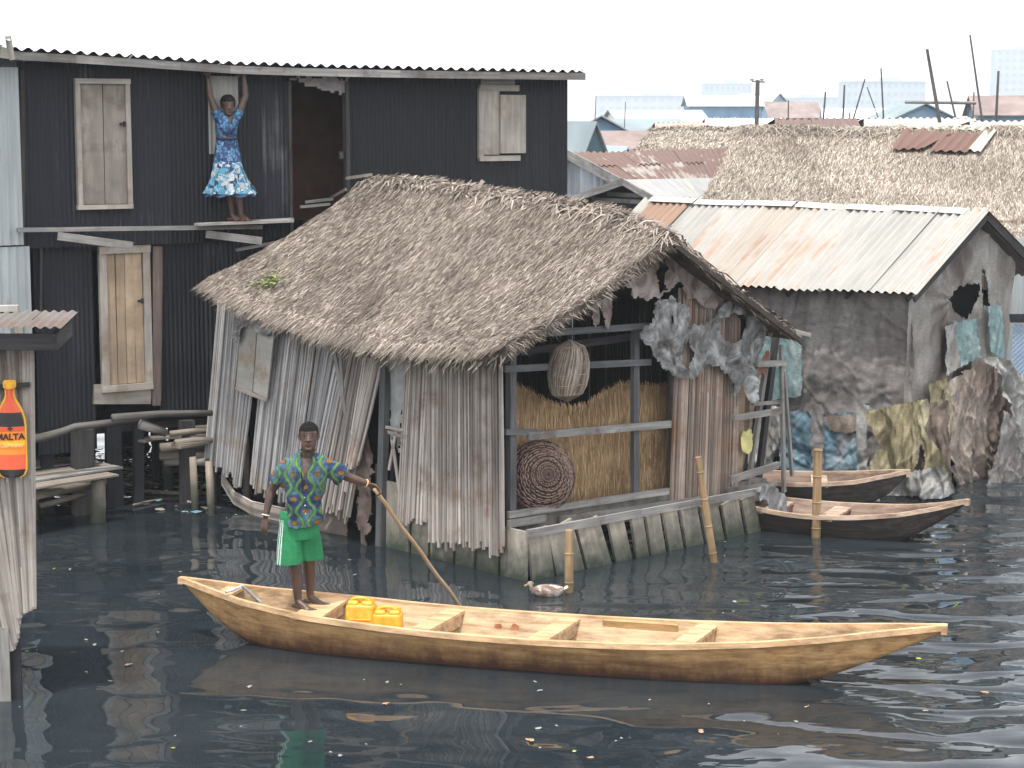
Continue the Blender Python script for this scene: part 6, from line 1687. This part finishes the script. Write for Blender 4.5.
def hand(mb, wrist, d, palm_n, thumb_side, L=.18, curl=.5, spread=.10):
    """palm plus five unequal bent fingers; d = direction to the fingertips, palm_n = out of the palm"""
    wrist = V(wrist); d = V(d).normalized(); pn = V(palm_n); pn = (pn - d * pn.dot(d)).normalized(); s = d.cross(pn).normalized() * thumb_side
    pl = L * .52
    limb(mb, [wrist, wrist + d * pl * .55, wrist + d * pl], [.024, .036, .038], flat=.42, flat_dir=pn)
    for k, (off, ln) in enumerate(((.028, .44), (.010, .50), (-.009, .46), (-.027, .37))):
        b = wrist + d * pl * .92 + s * off; ln *= L; dd = (d + s * off * 4 * spread).normalized()
        j1 = b + dd * ln * .45; d2 = (dd * cos(curl) + pn * sin(curl)).normalized(); j2 = j1 + d2 * ln * .32; d3 = (dd * cos(curl * 2) + pn * sin(curl * 2)).normalized(); j3 = j2 + d3 * ln * .25
        limb(mb, [b, j1, j2, j3], [.0095, .009, .008, .007], n=8)
    b = wrist + d * pl * .28 + s * .026; t1 = b + (d * .6 + s * .7 + pn * .25).normalized() * .035; t2 = t1 + (d * .85 + s * .25 + pn * .45).normalized() * .034
    limb(mb, [b, t1, t2], [.013, .011, .009], n=8)

def foot(mb, ankle, toe_dir, L=.25, zsole=0.0):
    a = V(ankle); t = V((toe_dir[0], toe_dir[1], 0)).normalized(); s = V((-t.y, t.x, 0)); heel = V((a.x, a.y, zsole + .03)) - t * .045
    toe = V((a.x, a.y, zsole + .022)) + t * (L - .085)
    limb(mb, [heel, V((a.x, a.y, zsole + .035)) + t * .03, toe - t * .05], [.031, .036, .038], flat=.75, flat_dir=(0, 0, 1))
    limb(mb, [a, V((a.x, a.y, zsole + .06)) + t * .03, V((a.x, a.y, zsole + .03)) + t * .11], [.036, .036, .026], flat=.9, flat_dir=(0, 0, 1))
    for k, (o, r, e) in enumerate(((.026, .014, .03), (.010, .0095, .028), (-.003, .009, .022), (-.016, .0085, .014), (-.028, .008, .005))):
        limb(mb, [toe - t * .05 + s * o, toe + t * e * 1.0 + s * o * 1.1 - V((0, 0, .006))], [r * 1.1, r], n=8)

def head(mb, top, h, yaw=0.0, pitch=0.0, female=False):
    """head with jaw, nose, lips, brow and ears, crown at `top`, facing -y turned by yaw. Returns a function local->world"""
    c = V(top) - V((0, 0, h * .5)); k = h / .235
    Mr = Matrix.Rotation(yaw, 3, 'Z') @ Matrix.Rotation(pitch, 3, 'X')
    T = lambda p: c + Mr @ (V(p) * k)
    ax, ay = Mr @ V((1, 0, 0)), Mr @ V((0, 1, 0))
    rows = [(-.052, -.112, .018, .018), (-.050, -.105, .032, .030), (-.040, -.088, .047, .046), (-.026, -.062, .058, .062), (-.014, -.032, .064, .074), (-.004, 0, .069, .086), (.002, .03, .073, .094), (.006, .06, .073, .093), (.008, .085, .064, .081), (.008, .104, .044, .056), (.008, .114, .018, .024)]
    closed_loft(mb, [(T((0, y, z)), rx * k, ry * k, ax, ay) for y, z, rx, ry in rows], 26)
    limb(mb, [T((0, -.084, .022)), T((0, -.098, -.008)), T((0, -.103, -.022))], [.008 * k, .011 * k, .014 * k], n=10)
    for s in (-1, 1):
        limb(mb, [T((s * .012, -.090, -.024)), T((s * .019, -.086, -.022))], [.010 * k, .008 * k], n=8)
        limb(mb, [T((s * .012, -.082, .034)), T((s * .042, -.070, .033))], [.0085 * k, .007 * k], n=8)
        limb(mb, [T((s * .073, .006, .022)), T((s * .078, .012, -.002)), T((s * .072, .004, -.022))], [.014 * k, .014 * k, .009 * k], n=8, flat=.7)
    limb(mb, [T((-.020, -.084, -.051)), T((0, -.092, -.048)), T((.020, -.084, -.051))], [.006 * k, .0095 * k, .006 * k], n=8)
    limb(mb, [T((-.018, -.082, -.062)), T((0, -.090, -.064)), T((.018, -.082, -.062))], [.006 * k, .010 * k, .006 * k], n=8)
    limb(mb, [T((-.012, -.078, -.092)), T((.012, -.078, -.092))], [.014 * k, .014 * k], n=8)
    return T, k

def remesh(mb, name, mats, parent, voxel=.006, smooth=2, fac=.5):
    o = mb.build(name, mats, parent, smooth=True)
    md = o.modifiers.new('r', 'REMESH'); md.mode = 'VOXEL'; md.voxel_size = voxel; md.use_smooth_shade = True
    if smooth: s = o.modifiers.new('s', 'SMOOTH'); s.factor = fac; s.iterations = smooth
    dg = bpy.context.evaluated_depsgraph_get(); dg.update()
    me = bpy.data.meshes.new_from_object(o.evaluated_get(dg)); o.modifiers.clear(); me.name = name
    me.materials.clear()
    for m in (mats if isinstance(mats, (list, tuple)) else [mats]): me.materials.append(m)
    o.data = me; me.polygons.foreach_set('material_index', [0] * len(me.polygons)); me.polygons.foreach_set('use_smooth', [True] * len(me.polygons))
    return o

def cull(o, fn, thick=.004):
    """drop the faces fn(centre, normal) names, then give the cloth a little thickness"""
    bm = bmesh.new(); bm.from_mesh(o.data)
    bmesh.ops.delete(bm, geom=[f for f in bm.faces if fn(f.calc_center_median(), f.normal)], context='FACES')
    bm.to_mesh(o.data); bm.free()
    if thick: md = o.modifiers.new('t', 'SOLIDIFY'); md.thickness = thick; md.offset = 0
    return o

def paint(o, fn):
    for p in o.data.polygons:
        k = fn(p.center, p.normal)
        if k: p.material_index = k

def skin_mat(name, a, b):
    n = N(name); g = n.noise(n.coord('Object'), 8, 4, .6); c = n.ramp(g, [(.3, a), (.7, b)])
    n.b.inputs['Subsurface Weight'].default_value = .08; n.b.inputs['Subsurface Radius'].default_value = (.01, .004, .002)
    n.bump(n.noise(n.coord('Object'), 90, 3), .08, .002); return n.done(c, .42, .5)
SKIN = skin_mat('dark_brown_skin', (.050, .028, .020), (.095, .052, .036))
LIPS = plain('lips', (.085, .04, .033), .1, 9, .5)
EYEW = plain('eye_white', (.09, .065, .055), .05, 9, .3)
IRIS = plain('iris_brown', (.012, .008, .006), .05, 9, .2)
HAIR = plain('short_black_hair', (.012, .010, .010), .4, 60, .95, .05, .6)

def face_paint(o, T, k):
    eyes = [T((s * .030, -.076, .014)) for s in (-1, 1)]; lp = T((0, -.088, -.057)); ey = T((0, -1, 0)) - T((0, 0, 0)); ey.normalize()
    brow = [T((s * .030, -.080, .036)) for s in (-1, 1)]
    def f(c, n):
        for e in eyes:
            d = (c - e); 
            if d.length < .0125 * k and abs(d.z) < .005 * k: return 3 if (V((d.x, d.y, 0)).length < .0075 * k) else 2
        d = c - lp
        if abs(d.z) < .013 * k and d.length < .026 * k and n.dot(ey) > .2: return 1
        for e in brow:
            d = c - e
            if abs(d.z) < .003 * k and d.length < .014 * k: return 4
        return 0
    paint(o, f)

# patterned cloths
def shirt_mat():
    n = N('printed_shirt_cloth'); tc = n.add('ShaderNodeTexCoord'); sp = n.add('ShaderNodeSeparateXYZ'); n.link(tc.outputs['Object'], sp.inputs[0])
    X, Y, Z = sp.outputs
    ph = n.math('MULTIPLY', Z, 2 * pi / .22)
    wave = n.math('MULTIPLY', n.math('SINE', ph), .030)
    P_ = .105
    # mirrored wavy chains: distance to the nearest wavy line
    xm = n.math('PINGPONG', n.math('ADD', X, 1.0 + .01), P_ / 1.0)
    d = n.math('ABSOLUTE', n.math('SUBTRACT', n.math('SUBTRACT', xm, P_ / 2), wave))
    base = n.ramp(n.noise(n.coord('Object'), 13, 4, .6), [(.35, (.06, .11, .18)), (.52, (.12, .23, .29)), (.68, (.15, .29, .29))])
    base = n.mix(n.ramp(n.noise(n.coord('Object', loc=(2, 2, 2)), 5, 2, .5), [(.5, 0), (.56, 1)]), base, (.04, .07, .17))
    col = n.mix(n.ramp(d, [(.017, 1.0), (.021, 0.0)]), base, (.06, .24, .16))
    col = n.mix(n.ramp(d, [(.005, 1.0), (.009, 0.0)]), col, (.27, .34, .06))
    # orange ovals in the meshes of the chain
    ox = n.math('SUBTRACT', n.math('PINGPONG', n.math('ADD', X, 1.0 + .01 + P_ / 2), P_), P_ / 2)
    oz = n.math('SUBTRACT', n.math('MODULO', n.math('ADD', Z, 2.2 + .03), .165), .0825)
    zd = lambda z0: n.math('SUBTRACT', n.math('MODULO', n.math('ADD', Z, 2.31 - z0), .22), .11)
    el = lambda a, z0: n.math('ADD', n.math('POWER', n.math('DIVIDE', a, .027), 2), n.math('POWER', n.math('DIVIDE', zd(z0), .017), 2))
    r = n.math('MINIMUM', el(xm, .055), el(n.math('SUBTRACT', xm, P_), .165))
    col = n.mix(n.math('LESS_THAN', r, 1.9), col, (.10, .12, .10)); col = n.mix(n.math('LESS_THAN', r, 1.0), col, (.38, .16, .04))
    col = n.mix(1.0, col, n.ramp(n.noise(n.coord('Object'), 30, 4, .7), [(.3, .36), (.7, .64)]), 'MULTIPLY')
    return n.done(col, .8, .2)
def cells_mat(name, cols, scale, edge=(.03, .05, .10), ew=.06, dist=.6):
    n = N(name); w = n.add('ShaderNodeTexNoise'); n.set(w, Scale=6.0, Detail=2); v0 = n.coord('Object'); n.link(v0, w.inputs['Vector'])
    va = n.add('ShaderNodeVectorMath', operation='SCALE'); n.link(w.outputs['Color'], va.inputs[0]); va.inputs['Scale'].default_value = .08 * dist
    vb = n.add('ShaderNodeVectorMath', operation='ADD'); n.link(v0, vb.inputs[0]); n.link(va.outputs[0], vb.inputs[1])
    a = n.add('ShaderNodeTexVoronoi'); n.set(a, Scale=scale); n.link(vb.outputs[0], a.inputs['Vector'])
    e = n.add('ShaderNodeTexVoronoi', feature='DISTANCE_TO_EDGE'); n.set(e, Scale=scale); n.link(vb.outputs[0], e.inputs['Vector'])
    s = n.add('ShaderNodeSeparateColor'); n.link(a.outputs['Color'], s.inputs[0])
    c = n.ramp(s.outputs[0], [(i / len(cols), q) for i, q in enumerate(cols)], 'CONSTANT')
    c = n.mix(n.ramp(e.outputs['Distance'], [(0, 1.0), (ew, 1.0), (ew + .03, 0.0)]), c, edge)
    return n.done(c, .8, .2)

def man():
    # local axes: x to the photo's right, y away from the camera, z up from the soles
    f0 = G(304, 609, .33); root = thing('person', 'man in patterned blue shirt and green shorts poling the long canoe', 'person', (f0.x, f0.y, f0.z))
    mb = MB()
    hip = [V((-.120, .0, .84)), V((.035, .02, .84))]
    kneeL, ankL = V((-.078, -.03, .47)), V((-.050, -.02, .085)); kneeR, ankR = V((.040, .08, .48)), V((.040, .17, .085))
    # torso
    zloft(mb, [(-.045, .02, .74, .08, .07), (-.045, .01, .80, .132, .09), (-.04, .005, .88, .132, .09), (-.02, .0, .98, .128, .088), (.0, .0, 1.08, .135, .095), (.02, .0, 1.19, .158, .105), (.035, .005, 1.28, .165, .10), (.045, .01, 1.34, .150, .085), (.052, .01, 1.385, .095, .065), (.058, .01, 1.41, .05, .05)])
    shL, shR = V((-.128, .01, 1.315)), V((.212, .02, 1.315)); elL, wrL = V((-.285, .03, 1.095)), V((-.335, -.02, .865)); elR, wrR = V((.425, .08, 1.20)), V((.590, .18, 1.125))
    limb(mb, [shL, shL.lerp(elL, .4), elL], [.062, .050, .040]); limb(mb, [elL, elL.lerp(wrL, .3), wrL], [.040, .041, .026])
    limb(mb, [shR, shR.lerp(elR, .4), elR], [.062, .050, .040]); limb(mb, [elR, elR.lerp(wrR, .3), wrR], [.040, .041, .026])
    limb(mb, [shL, V((.045, .01, 1.37)), shR], [.055, .06, .055])
    limb(mb, [V((.055, .012, 1.36)), V((.062, .0, 1.50))], [.060, .056])
    limb(mb, [hip[0], hip[0].lerp(kneeL, .4), kneeL], [.080, .074, .056]); limb(mb, [kneeL, kneeL.lerp(ankL, .3) + V((0, .015, 0)), ankL], [.055, .056, .034])
    limb(mb, [hip[1], hip[1].lerp(kneeR, .4), kneeR], [.080, .074, .056]); limb(mb, [kneeR, kneeR.lerp(ankR, .3) + V((0, .015, 0)), ankR], [.055, .056, .034])
    foot(mb, ankL, (.8, -.62), .25, .0); foot(mb, ankR, (.85, -.5), .25, 0)
    hand(mb, wrL, V((-.12, -.12, -1)), V((.3, .9, .1)), 1, .185, .45)
    pd = V(PD).normalized()
    # right hand closes round the pole
    hd = V((.75, .10, -.62)).normalized()
    hand(mb, wrR, hd, V((-.25, -.75, -.45)), -1, .17, .95, .05)
    T, k = head(mb, (.066, -.005, 1.724), .262, yaw=radians(4), pitch=radians(-3))
    o = remesh(mb, 'body', [SKIN, LIPS, EYEW, IRIS, HAIR], root, .0055, 3, .5); face_paint(o, T, k)
    # close-cropped hair
    mh = MB(); ax = V((1, 0, 0)); rows = [(-.004, 0, .072, .089), (.002, .03, .0765, .098), (.006, .06, .077, .097), (.008, .085, .068, .086), (.008, .106, .048, .061), (.008, .119, .022, .028)]
    closed_loft(mh, [(T((0, y, z)), rx * k, ry * k, (1, 0, 0), (0, 1, 0)) for y, z, rx, ry in rows], 26); h = remesh(mh, 'hair', HAIR, root, .006, 1)
    t0 = T((0, 0, 0)); cull(h, lambda c, n: (c.z - t0.z) < (.058 * k if (c.y - t0.y) < -.03 * k else (.058 * k - ((c.y - t0.y) + .03 * k) * 1.3)), .003)
    # shirt
    ms = MB()
    zloft(ms, [(-.040, .01, .74, .222, .155), (-.040, .01, .82, .216, .150), (-.034, .005, .90, .202, .142), (-.016, .0, 1.0, .186, .130), (.005, .0, 1.1, .182, .130), (.022, .0, 1.2, .192, .136), (.037, .005, 1.29, .190, .126), (.045, .01, 1.35, .170, .106), (.052, .01, 1.39, .125, .085), (.058, .01, 1.425, .082, .070)])
    limb(ms, [shL, shL.lerp(elL, .5), shL.lerp(elL, 1.0)], [.080, .086, .104]); limb(ms, [shR, shR.lerp(elR, .5), shR.lerp(elR, 1.0)], [.080, .084, .100])
    limb(ms, [shL, V((.045, .01, 1.372)), shR], [.072, .078, .072])
    limb(ms, [V((-.010, .012, 1.425)), V((-.075, .01, 1.375))], [.030, .045]); limb(ms, [V((.125, .012, 1.425)), V((.175, .01, 1.375))], [.030, .045])
    s = remesh(ms, 'shirt', [shirt_mat(), plain('shirt_edge', (.40, .50, .12), .1, 9)], root, .008, 3)
    bm = bmesh.new(); bm.from_mesh(s.data)
    for v in bm.verts:       # folds
        f = .024 * fbm(v.co.x * 11 + v.co.z * 3, v.co.z * 4 - v.co.x * 3, v.co.y * 8, 3); v.co += v.normal * f
    bm.to_mesh(s.data); bm.free()
    dL = (elL - shL).normalized(); dR = (elR - shR).normalized()
    def sc(c, n):
        if c.z < .775 + .9 * (c.x + .04) ** 2: return True
        if (c - shL).dot(dL) > .175 and c.x < shL.x: return True
        if (c - shR).dot(dR) > .175 and c.x > shR.x: return True
        if (V((c.x - .057, c.y - .005, 0))).length < .074 and c.z > 1.385: return True
        if c.y < 0 and c.z > 1.10:   # open collar
            xc = .045 + (c.z - 1.39) * .10
            if abs(c.x - xc) < (c.z - 1.10) * .17: return True
        return False
    cull(s, sc, .006)
    # collar lapels
    cm = MB()
    for sg in (-1, 1):
        cm.grid(lambda u, v: V((.052 + sg * (.062 + .030 * v) * (1 - .72 * u) , -.055 - .052 * u - .012 * v + (.0), 1.458 - .250 * u - .012 * v)), 14, 3)
        cm.grid(lambda u, v: V((.056 + sg * (.066 + .012 * v) * sin(pi / 2 + u * 1.2 - .9 * 0), .01 + .066 * sin(u * pi / 2) - .05 * (1 - u), 1.468 + .012 * (1 - v))), 8, 2)
    cull(cm.build('collar', s.data.materials[0], s, smooth=True), lambda c, n: False, .006)
    # shorts
    mg = MB(); GR = N('green_shorts_cloth'); g_ = GR.noise(GR.coord('Object'), 7, 4, .6); gm = GR.done(GR.ramp(g_, [(.3, (.012, .125, .048)), (.7, (.025, .23, .09))]), .75, .25)
    zloft(mg, [(-.045, .01, .66, .15, .115), (-.045, .01, .78, .170, .120), (-.045, .005, .86, .166, .118), (-.04, .005, .91, .156, .11)])
    limb(mg, [hip[0] + V((.01, 0, -.04)), hip[0].lerp(kneeL, .5) + V((-.022, 0, 0)), kneeL + V((-.048, 0, -.04))], [.098, .108, .124], flat=.95)
    limb(mg, [hip[1] + V((-.01, 0, -.04)), hip[1].lerp(kneeR, .5) + V((.012, .0, 0)), kneeR + V((.022, .0, -.03))], [.098, .104, .110], flat=.95)
    q = remesh(mg, 'shorts', [gm, plain('white_stripe', (.55, .58, .55), .05, 9)], root, .0045, 3)
    bm = bmesh.new(); bm.from_mesh(q.data)
    for v in bm.verts: v.co += v.normal * (.010 * fbm(v.co.x * 12, v.co.z * 3.0, v.co.y * 10, 2))
    bm.to_mesh(q.data); bm.free()
    cull(q, lambda c, n: c.z < (.435 if c.x < -.02 else .452), .006)
    def stripes(c, n):
        if c.y > .0 or c.z > .84 or c.x > -.12: return 0
        f = max(0, (.84 - c.z) / .41); cx = -.112 - .014 * f; r = .100 + .030 * f
        t = (cx - c.x) / r; return 1 if (.52 < t < .60 or .70 < t < .78 or .87 < t < .94) else 0
    paint(q, stripes)
    # bracelets
    for w_, e_, nm, mt in ((wrL, elL, 'bracelet', plain('pale_band', (.62, .58, .50), .05)), (wrR, elR, 'bracelet', plain('amber_band', (.55, .36, .20), .05))):
        d = (e_ - w_).normalized(); c = w_ + d * (.012 if nm == 'bracelet' and w_ is wrL else .03); a = d.orthogonal().normalized(); b = d.cross(a); r = MB()
        r.tube([c + (a * cos(t) + b * sin(t)) * .033 for t in [2 * pi * i / 20 for i in range(21)]], .0065, 6, cap=False); r.build(nm, mt, root, smooth=True)
    bt = MB()
    for i in range(4): ball(bt, (.033 + .003 * i, -.128 + .002 * i, 1.06 - .075 * i), .006)
    bt.build('button', plain('button', (.7, .7, .65), 0, 9), s)
    return root, wrR, hd
HANDP = V((.655, .165, 1.06))     # where the pole passes through the fist (man's own axes)
_f0 = G(304, 609, .33)
_pw = V((_f0.x, _f0.y, _f0.z)) + HANDP
_pe = G(461, 608, 0.0)
PD = (_pw - _pe)
MAN, _wr, _hd = man()
def pole():
    d = PD.normalized(); a = _pw + d * .035; b = _pe - d * .9; L = (a - b).length
    mb = MB(); n = 14; mb.tube([V((0, 0, 0)) + (-d) * L * i / n + V((.006 * sin(i * 1.7), .004 * cos(i * 2.1), 0)) for i in range(n + 1)], [.017 + .006 * i / n for i in range(n + 1)], 9)
    o = mb.build('punting_pole', wood('pole_wood', (.30, .20, .12), (.50, .36, .23), rv=.1, sv=22), None, smooth=True, loc=a); tag(o, 'wooden pole held by the boatman and dipping in the water', 'pole')
pole()

def woman():
    F = HB; b0 = F.W(F.onY(240, 221.5, -.24)); s = .0127
    # local axes along the photo: x right, y away, z up
    root = thing('person', 'woman in blue patterned dress standing on the ledge with both arms raised', 'person', b0, F.a * .62)
    X = lambda u: (u - 240) * s * 1.05
    Z = lambda v: (221.5 - v) * s
    P = lambda u, v, y=0.0: V((X(u), y, Z(v)))
    mb = MB()
    ankL, ankR = P(233.5, 214, .06), P(241.0, 214.5, .0); ankL.z = ankR.z = .085
    kL, kR = P(231.5, 192, .02), P(238.5, 192, .0)
    hL, hR = P(226, 162, .03), P(234, 162, .03)
    limb(mb, [hL, kL], [.085, .052]); limb(mb, [kL, kL.lerp(ankL, .3) + V((0, .01, 0)), ankL], [.050, .050, .030])
    limb(mb, [hR, kR], [.085, .052]); limb(mb, [kR, kR.lerp(ankR, .3) + V((0, .01, 0)), ankR], [.050, .050, .030])
    foot(mb, ankL, (.75, -.6), .21, 0); foot(mb, ankR, (.5, -.8), .21, 0)
    c = lambda v: X({160: 230, 150: 229.5, 140: 229, 132: 229, 124: 229.8, 119: 230.2}[v])
    zloft(mb, [(X(230), .03, Z(168), .10, .09), (c(160), .03, Z(160), .135, .10), (c(150), .02, Z(150), .125, .09), (c(140), .0, Z(140), .100, .078), (c(132), .0, Z(132), .115, .095), (c(124), .0, Z(124), .125, .085), (c(119), .01, Z(119), .10, .065), (X(230.4), .01, Z(117), .05, .05)])
    shL, shR = P(221.5, 121, .01), P(239, 121, .01)
    elL, elR = P(214.8, 101, .02), P(247.5, 101, .02); wL, wR = P(213.4, 83, .04), P(246.2, 80, .03)
    limb(mb, [shL, shL.lerp(elL, .4), elL], [.054, .049, .038]); limb(mb, [elL, elL.lerp(wL, .3), wL], [.038, .040, .026]); limb(mb, [shR, shR.lerp(elR, .4), elR], [.054, .049, .038]); limb(mb, [elR, elR.lerp(wR, .3), wR], [.038, .040, .026])
    limb(mb, [shL, P(230.3, 119, .01), shR], [.045, .05, .045]); limb(mb, [P(230.3, 118, .01), P(230.4, 111, 0)], [.045, .042])
    hand(mb, wL, V((.12, 0, 1)), V((0, .9, .2)), 1, .15, .6); hand(mb, wR, V((-.75, .0, .45)), V((0, .9, .2)), 1, .15, .6)
    T, k = head(mb, (X(230.6), -.01, Z(100.5)), .245, yaw=radians(2), pitch=radians(6))
    o = remesh(mb, 'body', [SKIN, LIPS, EYEW, IRIS, HAIR], root, .0058, 2, .45); face_paint(o, T, k)
    mh = MB(); rows = [(.010, -.02, .076, .086), (.008, .02, .084, .100), (.010, .055, .088, .104), (.012, .09, .078, .094), (.012, .118, .052, .064), (.012, .130, .022, .03)]
    closed_loft(mh, [(T((0, y, z)), rx * k, ry * k, (1, 0, 0), (0, 1, 0)) for y, z, rx, ry in rows], 26); h = remesh(mh, 'hair', HAIR, root, .007, 1)
    t0 = T((0, 0, 0)); cull(h, lambda cc, n: (cc.y - t0.y) < -.035 * k and (cc.z - t0.z) < .052 * k, .003)
    # dress: bodice, belt, hip section and flared skirt
    top = cells_mat('dark_blue_print', [(.03, .06, .15), (.045, .12, .23), (.08, .22, .34), (.02, .03, .07), (.07, .16, .27)], 26, ew=.05)
    hipm = cells_mat('blue_leaf_print', [(.035, .08, .20), (.07, .18, .33), (.14, .25, .38), (.025, .045, .10)], 30, ew=.05)
    sk = cells_mat('turquoise_white_print', [(.33, .37, .38), (.06, .22, .31), (.37, .41, .43), (.02, .035, .08), (.12, .28, .37), (.27, .32, .35), (.04, .12, .22)], 19, ew=.02, dist=2.6)
    md = MB()
    zloft(md, [(X(229.3), .0, Z(144), .122, .100), (c(140), .0, Z(140), .115, .094), (c(132), .0, Z(132), .134, .115), (c(124), .0, Z(124), .146, .104), (c(119), .01, Z(119), .118, .085), (X(230.4), .01, Z(116.5), .07, .06)])
    limb(md, [shL, shL.lerp(elL, .30)], [.062, .058]); limb(md, [shR, shR.lerp(elR, .30)], [.062, .058]); limb(md, [shL, P(230.3, 119.5, .01), shR], [.058, .062, .058])
    q = remesh(md, 'bodice', [top], root, .008, 2)
    z0 = Z(117.5)
    def bc(cc, n):
        if (cc - shL).dot((elL - shL).normalized()) > .085 and cc.x < shL.x: return True
        if (cc - shR).dot((elR - shR).normalized()) > .085 and cc.x > shR.x: return True
        if V((cc.x - X(230.4), cc.y, 0)).length < .058 and cc.z > Z(119.5): return True
        if cc.y < 0 and cc.z > Z(129) and abs(cc.x - X(231.5)) < (cc.z - Z(129)) * .42: return True
        return cc.z < Z(143)
    cull(q, bc, .005)
    bl = MB(); bl.grid(lambda u, v: V((X(229.3) + .128 * cos(2 * pi * u), .106 * sin(2 * pi * u), Z(141.5) + .04 * (v - .5))), 40, 2); cull(bl.build('belt', plain('dark_belt', (.02, .025, .05), .1), root, smooth=True), lambda a, b: False, .008)
    def skirt(nm, rows, mat, amp, nf, ph=0.0):
        m_ = MB()
        def f(u, v):
            x = v * (len(rows) - 1); i = min(int(x), len(rows) - 2); t = x - i; r = [a * (1 - t) + b * t for a, b in zip(rows[i], rows[i + 1])]
            a = 2 * pi * u; w = 1 + amp * v * sin(nf * a + ph + v * 2) + amp * .5 * v * sin(nf * 1.7 * a + 2)
            return V((r[0] + r[2] * w * cos(a), r[3] + r[4] * w * sin(a), r[1] + amp * .12 * v * sin(nf * a + 1)))
        m_.grid(f, 160, 36); o_ = m_.build(nm, mat, root, smooth=True); cull(o_, lambda a, b: False, .005); return o_
    skirt('hip_panel', [(X(229.2), Z(141), .124, .0, .102), (X(229.3), Z(148), .140, .01, .110), (X(229.5), Z(157), .158, .015, .120), (X(229.5), Z(165), .172, .02, .130)], hipm, .02, 5)
    skirt('skirt', [(X(229.5), Z(164), .170, .02, .130), (X(229.8), Z(172), .190, .01, .15), (X(230.5), Z(181), .215, .0, .17), (X(231.2), Z(189), .260, .0, .19), (X(231.5), Z(195), .300, .0, .215)], sk, .12, 8)
    skirt('hem', [(X(231.5), Z(194.5), .294, .0, .212), (X(231.5), Z(197), .300, .0, .215)], plain('navy_hem', (.02, .04, .10), .1), .075, 7, 2)
    for a_, t_ in ((ankL, (.75, -.6)), (ankR, (.5, -.8))):
        t = V((t_[0], t_[1], 0)).normalized(); m_ = MB(); m_.board(V((a_.x, a_.y, -.004)) - t * .05, V((a_.x, a_.y, -.004)) + t * .16, .085, .016, side=(-t.y, t.x, 0)); sv = V((-t.y, t.x, 0))
        m_.tube([V((a_.x, a_.y, .01)) + t * .07 + sv * .045, V((a_.x, a_.y, .062)) + t * .06, V((a_.x, a_.y, .01)) + t * .07 - sv * .045], .012, 6); m_.build('sandal', plain('red_sandal', (.35, .07, .04), .1), root)
woman()
# ------------------------------------------------------------------ air, sky, sun, camera
mb = MB(); x, y0, y1, z0, z1 = 520, -60, 1700, -2.7, 75
c = [(-x, y0, z0), (x, y0, z0), (x, y1, z0), (-x, y1, z0), (-x, y0, z1), (x, y0, z1), (x, y1, z1), (-x, y1, z1)]
mb.v = [V(p) for p in c]
for f in ((0, 3, 2, 1), (4, 5, 6, 7), (0, 1, 5, 4), (1, 2, 6, 5), (2, 3, 7, 6), (3, 0, 4, 7)): mb.face(list(f))
hm = bpy.data.materials.new('harmattan_haze'); hm.use_nodes = True; t = hm.node_tree; t.nodes.clear()
out = t.nodes.new('ShaderNodeOutputMaterial'); pv = t.nodes.new('ShaderNodeVolumePrincipled')
pv.inputs['Color'].default_value = (.90, .95, 1.0, 1); pv.inputs['Density'].default_value = HAZE; pv.inputs['Anisotropy'].default_value = .0
t.links.new(pv.outputs[0], out.inputs['Volume'])
o = mb.build('haze', hm); tag(o, 'pale dry haze over the whole lagoon village', 'haze', None, 'stuff')

w = bpy.data.worlds.new('World'); SC.world = w; w.use_nodes = True; nt = w.node_tree; bg = nt.nodes['Background']
sky = nt.nodes.new('ShaderNodeTexSky'); sky.sky_type = 'NISHITA'; sky.sun_disc = False
sky.sun_elevation = radians(SUN_EL); sky.sun_rotation = radians(SUN_ROT); sky.air_density = 1.2; sky.dust_density = 1.2; sky.ozone_density = 1.0; sky.altitude = 0
hs = nt.nodes.new('ShaderNodeHueSaturation'); hs.inputs['Saturation'].default_value = SKY_SAT; hs.inputs['Value'].default_value = SKY_VAL
nt.links.new(sky.outputs[0], hs.inputs['Color']); nt.links.new(hs.outputs[0], bg.inputs['Color']); bg.inputs['Strength'].default_value = SKY_STR

L = bpy.data.lights.new('sun', 'SUN'); L.energy = SUN_E; L.angle = radians(1.2); L.color = (1.0, .95, .88)
s = bpy.data.objects.new('sun', L); COL.objects.link(s)
# direction towards the sun: azimuth measured clockwise from +Y like the sky's sun_rotation
az = radians(SUN_ROT); el = radians(SUN_EL); d = V((sin(az) * cos(el), cos(az) * cos(el), sin(el)))
s.rotation_euler = d.to_track_quat('Z', 'Y').to_euler(); s.location = d * 30

cam = bpy.data.cameras.new('camera'); cam.sensor_width = 36; cam.sensor_fit = 'HORIZONTAL'; cam.lens = FP / 1024 * 36; cam.clip_end = 6000; cam.clip_start = .3
co = bpy.data.objects.new('camera', cam); COL.objects.link(co); co.location = (0, 0, CH); co.rotation_euler = (pi / 2 - PITCH, 0, 0); SC.camera = co
SC.render.engine = 'CYCLES'; SC.cycles.use_denoising = True; SC.cycles.max_bounces = 6; SC.cycles.diffuse_bounces = 3; SC.cycles.glossy_bounces = 3; SC.cycles.volume_bounces = 1; SC.cycles.transparent_max_bounces = 6
SC.cycles.use_adaptive_sampling = True; SC.cycles.adaptive_threshold = .015
SC.view_settings.view_transform = 'Standard'; SC.view_settings.look = 'None'; SC.view_settings.exposure = EXPO; SC.view_settings.gamma = 1; SC.view_settings.use_curve_mapping = False
